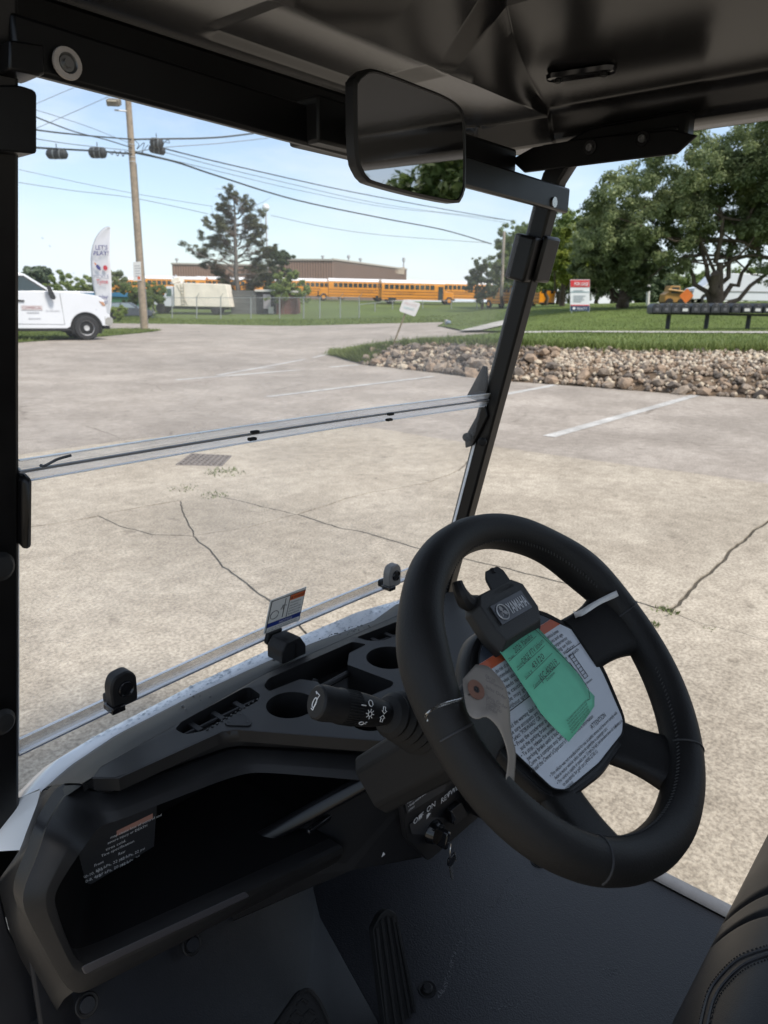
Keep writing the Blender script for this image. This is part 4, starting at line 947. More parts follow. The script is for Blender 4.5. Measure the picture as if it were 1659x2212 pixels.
hd = [(-0.0455,0.0705),(0.0455,0.0705),(0.0635,0.0615),(0.0725,0.0535),(-0.0725,0.0535),(-0.0635,0.0615)]
G().add([WH(u, v, D+0.0010) for u, v in hd], [(0,1,2,3,4,5)]).obj('header_band', M_char, label, smooth=False)
bd = [(0.0725,0.0533),(0.083,0.0432),(-0.083,0.0432),(-0.0725,0.0533)]
G().add([WH(u, v, D+0.0010) for u, v in bd], [(0,1,2,3)]).obj('orange_band', M_ora2, label, smooth=False)
wrect('rule', -0.104,0.0000,-0.004,0.0009, M_ink); wrect('rule', 0.062,0.0130,0.105,0.0138, M_ink)
def wt(s, u, v, size, w=None, al='LEFT', off=0.0006, parent=None): return text('lettering', s, WH(u, v, D+0.0006), WU, WV, size, M_ink, parent or label, off=off, fit=w, align=al)
LS = 0.0062
rows_ = ['To reduce the risk of accident or injury: operator must hold a motor vehicle license', 'It is recommended that all passengers meet requirements and age', 'Adult supervise use by young drivers without your experience', 'Travel at speeds suited to ground and when driving on hills', 'With extra caution on wet, rough, or loose surfaces', 'This vehicle may go faster downhill; do not use on such', 'pathways without specific permission']
wd_ = [0.150,0.158,0.165,0.172,0.176,0.180,0.100]; us = [-0.078,-0.083,-0.087,-0.091,-0.094,-0.096,-0.098]
for i, s in enumerate(rows_): wt(s, us[i], 0.0365-i*0.0058, LS, wd_[i])
for i, (s, w_) in enumerate((('OPERATION', 0.03), ('• Read the warning label on the vehicle before driving', 0.120), ('• Be sure occupants are seated and holding on', 0.108), ('• Select "FORWARD" OR "REVERSE" and release the', 0.112), ('• Press the accelerator pedal to start moving', 0.108), ('   and the parking brake will release before moving the vehicle', 0.140), ('• To stop, release the accelerator and press the brake', 0.118), ('   parking brake until it locks.', 0.070), ("• Come to a complete stop before changing direction", 0.112), ("• Read the Owner's/Operator's Manual for more information.", 0.130))):
    wt(s, -0.093 if i else -0.03, -0.0075-i*0.0054, LS*0.95, w_)
wt('ATTENTION', 0.022, -0.0640, 0.0068, 0.034)
for i, (s, w_, u) in enumerate((('• This vehicle was not manufactured for use on public streets and does not comply with', 0.150, -0.074), ('   federal motor vehicle safety standards applicable to passenger cars.', 0.118, -0.073), ('• This vehicle is capable of speeds over 15 mph (24 kph) and therefore does not conform', 0.138, -0.071), ('   to standards for golf cars (ANSI Z130.1).', 0.078, -0.069))): wt(s, u, -0.0700-i*0.0046, LS*0.78, w_)
wt('YAMAHA', -0.066, -0.0885, 0.0046, 0.016); wt('J0D-K7762-00', 0.058, -0.0795, 0.0034, 0.018)
# pedal pictogram
pic = G()
for (u0, v0, u1, v1) in ((0.044,-0.022,0.056,0.003), (0.062,-0.020,0.070,0.009)):
    for (a, b) in (((u0,v0),(u1,v0)), ((u1,v0),(u1,v1)), ((u1,v1),(u0,v1)), ((u0,v1),(u0,v0))): pic.tube([WH(*a, D+0.0012), WH(*b, D+0.0012)], 0.0004, 4)
    for k in range(1, 7): pic.tube([WH(u0, v0+(v1-v0)*k/7, D+0.0012), WH(u1, v0+(v1-v0)*k/7, D+0.0012)], 0.0004, 4)
pic.obj('pictogram', M_ink, label)
wt('P', 0.0415, -0.003, 0.009); wt('Brake', 0.032, -0.026, 0.0042, 0.012); wt('Accelerator', 0.054, -0.0260, 0.0040, 0.020)
# card clip at the top of the pad
cz = D+0.004
cb = wpoly([(-0.046,0.050),(0.034,0.050),(0.046,0.066),(0.046,0.100),(0.030,0.112),(-0.040,0.112),(-0.052,0.100),(-0.052,0.066)], cz)
g = G(); cc = sum(cb)/len(cb)
g.loft([[p-WN*0.004 for p in cb], [p+WN*0.006 for p in cb], [cc+(p-cc)*0.86+WN*0.017+WV*0.004 for p in cb]], close_u=True, cap=True)
clip = g.obj('card_clip', mat('coarse black nylon', (0.012,0.012,0.012), 0.6, bump=0.8, bscale=900), wheel, angle=25, bevel=0.0015)
pl_ = [WH(u, v, cz+0.0178) for u, v in ((-0.034,0.074),(0.026,0.074),(0.026,0.096),(-0.034,0.096))]
bad = G().prism(pl_, WN*0.001).obj('name_badge', mat('brushed dark badge', (0.035,0.037,0.045), 0.35, var=0.15, vscale=60), clip, smooth=False)
M_silver = mat('silver print', (0.42,0.42,0.43), 0.4, metal=0.3)
text('lettering', 'YAMAHA', WH(-0.0115, 0.0785, cz+0.0188), WU, WV, 0.0178, M_silver, bad, off=0.0006, fit=0.0355, bold=0.012)
em = G(); ec = (-0.0225, 0.085)
em.tube([WH(ec[0]+0.0085*math.cos(t), ec[1]+0.0085*math.sin(t), cz+0.0195) for t in np.linspace(0, 6.2832, 29)[:-1]], 0.0007, 5, closed=True)
for k in range(3):
    t = R(90+120*k); d = np.array([math.cos(t), math.sin(t)]); s = np.array([-d[1], d[0]])
    em.tube([WH(ec[0], ec[1], cz+0.0195), WH(ec[0]+d[0]*0.0078, ec[1]+d[1]*0.0078, cz+0.0195)], 0.0005, 5)
    for w_ in (-1, 1): em.tube([WH(ec[0]+d[0]*0.002+s[0]*w_*0.0016, ec[1]+d[1]*0.002+s[1]*w_*0.0016, cz+0.0195), WH(ec[0]+d[0]*0.006+s[0]*w_*0.0016, ec[1]+d[1]*0.006+s[1]*w_*0.0016, cz+0.0195)], 0.0004, 5)
em.obj('emblem', M_silver, bad)
fl = wpoly([(-0.016,0.098),(0.024,0.098),(0.024,0.120),(0.018,0.128),(-0.006,0.128),(-0.012,0.122)], cz+0.014)
G().prism(fl, WN*0.003+WV*0.004).obj('clip_flap', M_blk2, clip, bevel=0.002)
hk = smooth_path([WH(-0.030,0.106,cz+0.004), WH(-0.046,0.112,cz+0.006), WH(-0.054,0.122,cz+0.012), WH(-0.052,0.134,cz+0.014)], 14)
G().tube(hk, [0.009]*6+[0.0085,0.008,0.0075,0.007,0.0065,0.006,0.006,0.0055][:max(0,len(hk)-6)], 10).obj('pencil_hook', M_blk2, clip)
G().tube([WH(0.006,0.126,cz+0.016), WH(0.008,0.131,cz+0.016)], 0.003, 8).obj('nib', M_blk2, clip)
# column, stalk with its boot
col_ = G(); ca = lambda t: WC-WN*t
for (t0, t1, wx, wy) in ((0.055,0.085,0.030,0.030),(0.085,0.34,0.036,0.040)):
    rws = []
    for t in (t0, t0+0.006, t1):
        sx_ = 0.9 if t == t0 else 1.0; rws.append([ca(t)+WU*a*wx*sx_+WV*b*wy*sx_ for a, b in ((-1,-0.6),(-0.7,-1),(0.7,-1),(1,-0.6),(1,0.6),(0.7,1),(-0.7,1),(-1,0.6))])
    col_.loft(rws, close_u=True, cap=True)
column = col_.obj('steering_column', M_rub, cart, angle=30, bevel=0.004)
tip = UX((682,1516), 0.462); bas = UX((838,1543), 0.548); sdv = (bas-tip); sl = np.linalg.norm(sdv); sdv /= sl
g = G().lathe([(0.0001,0.0),(0.0165,0.0),(0.0185,0.002),(0.0195,0.010),(0.0185,0.026),(0.0195,0.030),(0.0185,0.062),(0.0165,sl*0.80),(0.0125,sl*0.98),(0.011,sl*1.1)], tip, sdv, 32); stalk = g.obj('turn_signal_stalk', M_blk2, cart, angle=30)
rg = G()
up = np.array([0,0,1.0]); sx = np.cross(sdv, up); sx /= np.linalg.norm(sx); sy = np.cross(sx, sdv)
for k in range(40):
    a = 2*math.pi*k/40; d = sx*math.cos(a)+sy*math.sin(a); rg.tube([tip+sdv*0.033+d*0.0192, tip+sdv*0.052+d*0.0190], 0.0007, 4)
rg.obj('grip_ridges', M_blk, stalk)
bt = G(); prof = []; br0 = bas-sdv*0.0; bdir = np.array([0.62,-0.10,-0.36]); bdir /= np.linalg.norm(bdir)
for k in range(13): prof.append((0.021+0.0016*k+(0.0035 if k%2 else 0), 0.006*k))
bt.lathe([(0.012,-0.004)]+prof, br0, bdir, 24); bt.obj('stalk_boot', M_rub, stalk, angle=20)
toC = CAM-tip; toC /= np.linalg.norm(toC)
def on_stalk(s_, lift, r=0.0192):
    """frame on the side of the stalk that faces the driver"""
    d = toC-sdv*(toC@sdv); d /= np.linalg.norm(d); w_ = np.cross(sdv, d); d2 = d*math.cos(lift)-w_*math.sin(lift)*-1; w2 = np.cross(d2, sdv)
    return tip+sdv*s_+d2*r, sdv, w2
def smark(s_, lift, shp, scale, name='symbol', w=0.0005):
    o, u, v = on_stalk(s_, lift); gg = G()
    n = np.cross(u, v)
    for ln in shp: gg.tube([o+u*x*scale+v*y*scale+n*0.0004 for x, y in ln], w, 4)
    gg.obj(name, M_print, stalk)
cir = [(math.cos(t), math.sin(t)) for t in np.linspace(0, 6.2832, 17)]
arrow_up = [[(-0.4,-1),(-0.4,0.1),(-0.9,0.1),(0,1),(0.9,0.1),(0.4,0.1),(0.4,-1),(-0.4,-1)]]
o, u, v = on_stalk(0.064, 0.0)
smark(0.060, 0.15, [[(0.55*x, 0.55*y) for x, y in cir]]+[[(0.75*math.cos(t), 0.75*math.sin(t)), (1.2*math.cos(t), 1.2*math.sin(t))] for t in np.linspace(0, 6.28, 9)[:-1]], 0.0046, 'lamp_symbol')
smark(0.060, -0.45, [[(0.8*x, 1.0*y) for x, y in cir]], 0.0036, 'off_symbol'); smark(0.078, 0.28, arrow_up, 0.0038, 'arrow_symbol'); smark(0.079, -0.18, [[(x, -y) for x, y in arrow_up[0]]], 0.0038, 'arrow_symbol')
smark(0.050, -0.25, [[(-1,0),(1,0.1)]], 0.0030, 'pointer', 0.0008); smark(0.056, 0.80, [[(0.9*x-0.4, 0.7*y) for x, y in cir], [(0.8,0.8),(1.5,0.9)], [(0.8,0),(1.5,0.1)]], 0.0032, 'beam_symbol')
# horn sign on the end
n = -sdv; hu = np.cross(np.array([0,0,1.0]), n); hu /= np.linalg.norm(hu); hv = np.cross(n, hu); gg = G()
for ln in ([(-0.35*math.cos(t)-0.1, 0.55*math.sin(t)-0.15) for t in np.linspace(0, 6.28, 15)], [(0.15,-0.9),(0.15,0.5),(0.35,0.9),(-0.7,0.9),(-0.35,0.75)], [(0.15,-0.9),(-0.3,-0.9)]):
    gg.tube([tip+n*0.0004+hu*x*0.009+hv*y*0.010 for x, y in ln], 0.0006, 5)
gg.obj('horn_symbol', M_print, stalk)

# ---- tags on the wheel (each hangs loose)
M_green = mat('mint green card', (0.15,0.53,0.34), 0.75, var=0.04, vscale=60)
gp = lambda x, y: (864.1+x*0.29168, 1209.7+y*0.29168)
def wpl(x, y, n): return UP(gp(x, y), WH(0,0,n), WN)
# rows across the card from the clip down; it bows out towards the reader
left = [(712,640),(800,760),(880,880),(960,1000),(1040,1130),(1120,1220),(1190,1290),(1250,1346)]
right = [(1000,478),(1110,600),(1200,700),(1290,810),(1350,880),(1385,950),(1440,1010),(1438,1082)]
ns = [D+0.010, D+0.012, D+0.015, D+0.018, D+0.020, D+0.021, D+0.021, D+0.020]
gl = [wpl(*p, n) for p, n in zip(left, ns)]; gr_ = [wpl(*p, n+0.002) for p, n in zip(right, ns)]
gtag = thing('stock_card', 'mint green paper stock card with handwriting, held under the clip on the steering wheel', 'card', gl[-1])
g = G(); g.loft([[a*(1-t)+b*t+WN*0.002*math.sin(math.pi*t) for t in np.linspace(0,1,7)] for a, b in zip(gl, gr_)]); card = g.obj('card', M_green, gtag, solid=0.0006, angle=80)
def cardtext(s, x0, y0, x1, y1, size, nk, m=M_ink, shear=0.0, w=True, xs=1.0):
    a = wpl(x0, y0, nk); b = wpl(x1, y1, nk); u = b-a; L_ = np.linalg.norm(u); u /= L_; v = np.cross(WN, u)
    text('lettering', s, a, u, v, size, m, gtag, off=0.0022, fit=L_ if w else None, shear=shear)
def cardline(x0, y0, x1, y1, nk, w=0.0003):
    a = wpl(x0, y0, nk)+WN*0.0016; b = wpl(x1, y1, nk)+WN*0.0020; G().tube([a, (a+b)/2+WN*0.0006, b], w, 4).obj('rule', M_ink, gtag)
N1, N2, N3, N4 = D+0.0150, D+0.0165, D+0.0185, D+0.0200
cardtext('Make:', 803,755, 840,715, 0.0042, N1); cardtext('2026 Yamaha', 845,700, 975,580, 0.0085, N1, shear=0.25); cardline(800,755, 1000,570, N1)
cardtext('Model:', 865,815, 905,770, 0.0042, N2); cardtext('DR2E PTV lithium', 908,780, 1060,615, 0.0085, N2, shear=0.2); cardline(862,822, 1060,640, N2)
cardtext('Stock #', 925,890, 972,835, 0.0042, N3); cardtext('43120', 980,820, 1065,730, 0.0088, N3, shear=0.15); cardline(922,890, 1118,695, N3)
cardtext('Control #', 985,955, 1040,895, 0.0042, N4); cardtext('JSC-400219', 1040,905, 1165,770, 0.0095, N4, shear=0.15); cardline(985,960, 1175,765, N4)
cardtext('Description', 1080,905, 1138,845, 0.0042, N4)
for i in range(5): cardtext('THIS TAG REMAINS PROPERTY UNTIL SOLD AND MUST BE KEPT', 1228+i*8,1205+i*22, 1372+i*7,1052+i*20, 0.0024, D+0.0225)
cardtext('THIS VEHICLE IS STOCK PROPERTY', 1010,520, 1160,690, 0.0030, D+0.0150)
G().tube([wpl(x, y, n)+WN*0.0022 for x, y, n in ((990,520,D+0.014),(1160,690,D+0.017),(1300,830,D+0.021),(1385,960,D+0.0235),(1395,1035,D+0.0235),(1375,1045,D+0.0230))], 0.0003, 4).obj('rule', M_ink, gtag)

M_manila = mat('manila tag card', (0.24,0.21,0.18), 0.8, var=0.06, vscale=50)
fp = lambda x, y, n: UP((864.1+x*0.29168, 1209.7+y*0.29168), WH(0,0,n), WN)
# rounded end with the eyelet, then the strip curls over and hangs down
ra = [(466,880),(470,960),(500,1120),(560,1175),(640,1160),(720,1230),(770,1330),(800,1450),(795,1550),(785,1640),(815,1775)]
rb = [(560,775),(640,785),(700,830),(770,920),(800,1010),(812,1120),(818,1240),(835,1340),(855,1420),(850,1560),(828,1790)]
na = [0.02,0.022,0.028,0.034,0.040,0.040,0.036,0.030,0.024,0.020,0.012]; nb_ = [0.010,0.014,0.020,0.026,0.028,0.026,0.020,0.016,0.012,0.010,0.008]
A_ = [fp(*p, n) for p, n in zip(ra, na)]; B_ = [fp(*p, n) for p, n in zip(rb, nb_)]
A_, B_ = np.array(smooth_path(A_, 30)), np.array(smooth_path(B_, 30))
mtag = thing('paper_tag', 'curled beige paper tag with a reinforced hole, wired to the left of the wheel rim', 'tag', A_[-1])
g = G(); g.loft([[a*(1-t)+b*t for t in np.linspace(0,1,5)] for a, b in zip(A_, B_)]); g.obj('strip', M_manila, mtag, solid=0.0006, angle=80)
ec_ = fp(555,965,0.026); eu = fp(600,960,0.026)-ec_; eu /= np.linalg.norm(eu); en = np.cross(eu, fp(555,900,0.026)-ec_); en /= np.linalg.norm(en)
en = en if en@(CAM-ec_) > 0 else -en
G().lathe([(0.0034,0.0),(0.0090,0.0),(0.0090,0.0008),(0.0034,0.0010)], ec_+en*0.0012, en, 24).obj('reinforcing_ring', mat('brown fibre ring', (0.16,0.075,0.05), 0.8, var=0.1, vscale=80), mtag)
G().lathe([(0.0001,0.0012),(0.0032,0.0012)], ec_+en*0.0010, en, 14).obj('hole', M_ink, mtag)
for i, (s, x, y) in enumerate((('06/20', 625,870), ('Customer', 628,895), ('Sales Order', 628,950), ('Sales Order', 630,1020), ('Product', 630,1045), ('Serial no', 630,1070), ('Model', 630,1098))):
    a = fp(x, y, 0.041); b = fp(x+130, y+75, 0.041); u = b-a; u /= np.linalg.norm(u); text('lettering', s, a, u, np.cross(en, u) if np.cross(en,u)@np.array([0,0,1.0]) > 0 else -np.cross(en,u), 0.0048, mat('faded print', (0.10,0.085,0.08), 0.8), mtag, off=0.001)
# its wire: from the hole round the rim
wp_ = [ec_+en*0.002]+[fp(*p, n) for p, n in (((460,1030),0.022),((330,1075),0.026),((240,1110),0.026),((190,1145),0.020),((185,1170),0.005))]
G().tube(smooth_path(wp_, 24), 0.0006, 5).obj('wire', M_metal, mtag)
wp_ = [ec_+en*0.002]+[fp(*p, n) for p, n in (((470,1020),0.022),((360,1050),0.026),((260,1090),0.026),((205,1135),0.022),((195,1195),0.010),((205,1180),0.010))]
G().tube(smooth_path(wp_, 24), 0.0006, 5).obj('wire', M_metal, mtag)
# white paper band round the upper right of the rim
M_paper = mat('white paper', (0.62,0.61,0.60), 0.8, var=0.03, vscale=60)
tw = [(1283,375),(1300,385),(1345,365),(1400,330),(1480,285),(1560,245),(1620,215),(1640,175)]
bw = [(1300,430),(1320,420),(1350,412),(1410,375),(1490,325),(1570,290),(1625,262),(1632,250)]
nn_ = [-0.012,-0.002,0.012,0.022,0.026,0.024,0.016,0.006]
ptag = thing('paper_band', 'white paper strip wrapped round the upper right of the wheel rim', 'paper strip', fp(*bw[3], nn_[3]))
g = G(); g.loft([list(smooth_path([fp(*p, n) for p, n in zip(tw, nn_)], 28)), list(smooth_path([fp(*p, n) for p, n in zip(bw, nn_)], 28))]); g.obj('strip', M_paper, ptag, solid=0.0005, angle=80)

# ---- floor, sill, pedals, seat
M_floor = mat('black grained floor mat', (0.013,0.0135,0.0165), 0.42, spec=0.4, var=0.12, vscale=9, bump=1.0, bscale=330, rvar=0.08)
G().box((1.02, 0.30, 0.27), (0.72, 1.42, 0.020)).obj('floor_mat', M_floor, cart, bevel=0.003)
G().box((0.855, 0.30, 0.235), (1.11, 1.46, 0.045)).obj('floor_pan', M_blk2, cart, bevel=0.01)
sill = G(); sill.loft([[(1.378,1.0,0.284),(1.378,0.4,0.284),(1.380,0.10,0.284),(1.380,-0.4,0.284)], [(1.384,1.0,0.290),(1.384,0.4,0.290),(1.386,0.10,0.290),(1.386,-0.4,0.290)], [(1.406,1.0,0.290),(1.410,0.4,0.290),(1.416,0.10,0.290),(1.418,-0.4,0.290)], [(1.416,1.0,0.28),(1.420,0.4,0.28),(1.426,0.10,0.28),(1.428,-0.4,0.28)], [(1.416,1.0,0.20),(1.420,0.4,0.20),(1.426,0.10,0.20),(1.428,-0.4,0.20)]])
sill.obj('sill_trim', M_alu, cart, angle=50)
G().box((1.395, 0.2, 0.17), (0.05, 1.6, 0.10)).obj('sill_beam', M_blk2, cart, bevel=0.01)
for p in ((923,2137),(1163,1862)):
    q = UZ(p, 0.2805); G().lathe([(0.0001,0.007),(0.007,0.007),(0.0105,0.004),(0.011,0.0),(0.017,0.0012),(0.018,-0.001)], q, (0,0,1), 20).obj('floor_bolt', M_rub, cart)
# scuffs: thin crusts of dried dirt trodden into the mat
M_dust = mat('dried pale dirt', (0.10,0.10,0.105), 0.9, var=0.3, vscale=200)
g = G(); tr_ = smooth_path([(1095,1900),(1075,1945),(1040,1975),(1010,2005),(985,2050),(972,2090),(962,2125),(950,2150)], 150)
for p in tr_:
    if random.random() < 0.35: continue
    for _ in range(2):
        c = UZ((p[0]+random.gauss(0,2.5), p[1]+random.gauss(0,2.5)), 0.2806); r = random.uniform(0.0006,0.0016); dome(g, c, (0,0,1), r, 0.25)
for (cx, cy, n, s) in ((1115,1945,40,9), (1318,2100,26,7), (1100,2172,26,9)):
    for _ in range(n): dome(g, UZ((cx+random.gauss(0,s*1.6), cy+random.gauss(0,s*0.6)), 0.2806), (0,0,1), random.uniform(0.0005,0.0014), 0.3)
sc_ = g.obj('scuff_marks', M_dust, cart, fix=False); sc_['kind'] = 'stuff'
# accelerator: long pad with raised ribs
PN = np.array([0,-0.88,0.475]); PP = np.array([0,0.665,0.42])
def pdl(p, off=0.0): return UP(p, PP+PN*off, PN)
acc = G().prism(round_poly([pdl(p) for p in ((806,2006),(822,1974),(838,1963),(856,1972),(882,2090),(914,2250),(838,2262),(820,2120))], 0.006, 3), -PN*0.014).obj('accelerator_pedal', M_rub, cart, bevel=0.003)
for pa, pb in (((814,2004),(842,2255)), ((824,1986),(860,2252)), ((836,1978),(877,2250)), ((848,1980),(894,2248)), ((856,1992),(908,2246))): G().tube([pdl(pa, 0.001), pdl(pb, 0.001)], 0.0034, 6).obj('pedal_rib', M_rub, acc)
# brake with raised chevrons
bc = [UP(p, (0,0.60,0.40), (0,-0.75,0.66)) for p in ((578,2240),(648,2140),(668,2134),(690,2160),(735,2260),(640,2330))]
brk = G().prism(round_poly(bc, 0.012, 3), np.array([0,0.011,-0.010])).obj('brake_pedal', M_rub, cart, bevel=0.003)
bcn = sum(bc)/len(bc)
G().tube([bcn+(p-bcn)*0.97+np.array([0,-0.001,0.001]) for p in round_poly(bc, 0.012, 3)], 0.003, 6, closed=True).obj('pedal_border', M_rub, brk)
for k, p in enumerate(((655,2165),(642,2190),(670,2188),(628,2212),(655,2212),(684,2210))):
    q = [UP((p[0]+dx, p[1]+dy), (0,0.60,0.40), (0,-0.75,0.66)) for dx, dy in ((-14,6),(-2,-6),(10,2))]; G().tube(q, 0.0022, 6).obj('pedal_chevron', M_rub, brk)
# bench seat
M_seat = mat('black seat vinyl', (0.0075,0.0078,0.0092), 0.45, spec=0.28, var=0.08, vscale=12, bump=0.45, bscale=520, rvar=0.06)
def seat_z(x, y):
    e = 0.166-y; z = 0.735-0.115*(1-min(1, max(e,0)/0.11))**2.2
    z += 0.006*math.sin((x-0.40)*6.0)-0.014*math.exp(-((x-1.005)/0.007)**2)-0.012*math.exp(-((x-0.945)/0.006)**2)+0.008*math.exp(-((x-1.10)/0.07)**2)
    ex = min(x-0.32, 1.40-x); z -= 0.05*(1-min(1, max(ex,0)/0.07))**2
    return z
SX, SYs = np.linspace(0.32, 1.40, 260), np.concatenate([np.linspace(-0.45, 0.0, 14)[:-1], np.linspace(0.0, 0.166, 22)])
g = G(); rows = [[(x, y, seat_z(x, y)) for x in SX] for y in SYs]
rows.append([(x, 0.172, 0.60) for x in SX]); rows.append([(x, 0.162, 0.56) for x in SX]); rows.append([(x, 0.10, 0.53) for x in SX])
g.loft(rows); seat = g.obj('seat_cushion', M_seat, cart, angle=80)
def on_seat(p, lift=0.0):
    q = UZ(p, 0.70)
    for _ in range(25): q = q*0.5+UZ(p, seat_z(q[0], min(q[1], 0.164))+lift)*0.5
    return q
sm = [smooth_path(c, 22) for c in ([(1660,2048),(1600,2070),(1560,2105),(1530,2150),(1510,2230)], [(1660,2062),(1610,2082),(1572,2115),(1542,2160),(1524,2235)])]
for c in sm:
    G().tube([on_seat(p, 0.0003) for p in c], 0.0022, 6).obj('seam', M_ink, seat)
sg = G()
for c, o_ in ((sm[0],-7), (sm[1],7)):
    c2 = smooth_path(c, 60)
    for i in range(0, len(c2)-1, 2):
        a, b = on_seat((c2[i][0]+o_*0.5, c2[i][1]+o_), 0.0006), on_seat((c2[i+1][0]+o_*0.5, c2[i+1][1]+o_), 0.0006); sg.tube([a, b], 0.0009, 4)
sg.obj('seat_stitching', mat('dark thread', (0.004,0.004,0.004), 0.6), seat)['kind'] = 'stuff'
# body tub and wheels under the cart so that it stands on the ground
G().box((0.855, -0.55, 0.40), (1.08, 1.0, 0.30)).obj('rear_body', M_whitebody, cart, bevel=0.03)
G().box((0.86, -0.35, 1.0), (1.0, 0.10, 0.45), tilt(-0.2)).obj('seat_back', M_seat, cart, bevel=0.03)
for (x, y) in ((0.33,1.02),(1.38,1.02),(0.33,-0.65),(1.38,-0.65)):
    wl = G().lathe([(0.10,-0.08),(0.20,-0.085),(0.225,-0.06),(0.23,0.0),(0.225,0.06),(0.20,0.085),(0.10,0.08)], (x, y, 0.232), (1,0,0), 28).obj('wheel', M_rub, cart, angle=40)
    G().lathe([(0.02,-0.05),(0.11,-0.07),(0.11,0.07),(0.02,0.05)], (x, y, 0.232), (1,0,0), 20).obj('wheel_rim', M_metal, wl)
# ================================================================== LAWN, ROCK BANK, PAVEMENT
base_px = [(714,766),(748,777),(791,788),(883,799),(980,810),(1086,823),(1200,830),(1319,839),(1479,852),(1659,862),(1850,882),(2150,915)]
base = [UZ(p, 0.0) for p in base_px]
top_px = [((716,765.5),22.7),((752,766),21.4),((802,755),19.9),((900,742),19.2),((1000,742),18.1),((1107,745),17.0),((1220,750),16.3),((1365,756),15.7),((1500,757),15.1),((1659,756),14.6),((1850,770),13.9),((2150,790),13.2)]
topl = [UF(p, f) for p, f in top_px]
lc_ = [(*rf(p), float(p[2])) for p in topl]
lc_ += [cpx((748,751),25.5), cpx((813,741),27.5), cpx((910,732),28), cpx((1032,724),27), cpx((1110,719),26)]
lc_ += [cpx((1110,722),22.5), cpx((1365,722),22.0), cpx((1659,723),21.5), cpx((1110,716),25), cpx((1365,716.5),24.5), cpx((1659,717),24.2), cpx((1900,722),23.5), cpx((2150,728),23)]
lc_ += [cpx((1443,712),27.2), cpx((1616,712),27.2), cpx((1345,667),48), cpx((1550,657),46), cpx((1253,673),38), cpx((1150,668),55), cpx((1659,655),60), cpx((1400,655),62), cpx((1100,690),45), cpx((1000,700),40), cpx((2100,655),60)]
HLf = rbf(lc_)
def H_lawn(r, f): return HLf(r, f)
lawn_out = [rf(p) for p in topl]+[(34,12.6),(60,14),(75,70),(30,78),(17,74),(9.5,60),pxr((1000,690),56),pxr((945,708),39),pxr((1000,713),32),pxr((1105,714.5),29),pxr((1110,719),27),pxr((1032,724),27),pxr((910,732),28),pxr((813,741),27.5),pxr((748,751),25.5)]
lawn = draped('lawn', M_grassb, lawn_out, 2.5, 0.0, H_lawn)
# earth bank between the lot and the lawn
bb, tt = resample(base, 80), resample(topl, 80)
g = G(); rows = []
for t in np.linspace(0, 1, 9):
    rows.append([b*(1-t)+q*t+np.array([0,0,0.10*math.sin(math.pi*t)*(k/80)+random.gauss(0,0.02)*math.sin(math.pi*t)]) for k, (b, q) in enumerate(zip(bb, tt))])
rows[-1] = [p+np.array([0,0,0.012]) for p in rows[-1]]
g.loft(rows); bank = g.obj('rock_bank', M_dirt, None, fix=False, angle=80); bank['kind'] = 'structure'
def bank_pt(k, t):
    i = min(78, int(k*79)); w = k*79-i; b = bb[i]*(1-w)+bb[i+1]*w; q = tt[i]*(1-w)+tt[i+1]*w; return b*(1-t)+q*t+np.array([0,0,0.10*math.sin(math.pi*t)*k])
def stone_mesh(name, seed, sub=1):
    bm = bmesh.new(); bmesh.ops.create_icosphere(bm, subdivisions=sub, radius=0.5); rs = random.Random(seed)
    cuts = [Vector((rs.gauss(0,1), rs.gauss(0,1), rs.gauss(0,1))).normalized() for _ in range(9)]
    for v in bm.verts:
        d = v.co.normalized(); r = 0.5
        for c in cuts:
            k = d.dot(c)
            if k > 0.2: r = min(r, (0.30+0.12*rs.random())/k if k > 0.75 else r)
        v.co = d*r*rs.uniform(0.92,1.06); v.co.z *= 0.72; v.co.x *= 1.2
    me = bpy.data.meshes.new(name); bm.to_mesh(me); bm.free(); return me
M_st = [mat('grey brown rubble', (0.25,0.20,0.155), 0.9, var=0.35, vscale=2.5, bump=0.6, bscale=14), mat('brown rubble', (0.26,0.19,0.135), 0.9, var=0.35, vscale=2.5, bump=0.6, bscale=14), mat('tan limestone', (0.44,0.37,0.28), 0.9, var=0.2, vscale=2.5, bump=0.5, bscale=14), mat('dark rubble', (0.14,0.115,0.095), 0.9, var=0.25, vscale=2.5, bump=0.6, bscale=14)]
SMS = []
for i in range(12):
    me = stone_mesh('stone', i, 2 if i < 3 else 1); me.materials.append(M_st[(0,1,3,3,0,1,0,3,1,2,0,1)[i]]); me.shade_flat(); SMS.append(me)
placed = []
tries = 0
while len(placed) < 300 and tries < 20000:
    tries += 1
    k = random.uniform(0.20, 0.90); t = random.random()**1.15
    right = k > 0.56
    if right and t > 0.52 and random.random() < 0.93: continue
    s = (0.12+0.27*random.random()**2.2)*(1.0 if not right else 0.8)*(1.15-0.35*t)
    if k < 0.2: s *= 0.7
    p = bank_pt(k, min(t, 0.93))
    if any((p[0]-q[0])**2+(p[1]-q[1])**2+(p[2]-q[2])**2 < (0.30*(s+q2))**2 for q, q2 in placed): continue
    placed.append((p, s)); o = bpy.data.objects.new('stone', random.choice(SMS)); COL.objects.link(o); o.parent = bank
    o.location = p+np.array([0,0,s*0.16]); o.rotation_euler = (random.uniform(-.5,.5), random.uniform(-.5,.5), random.uniform(0,6.28)); o.scale = (s*random.uniform(0.9,1.25), s, s*random.uniform(0.8,1.2))
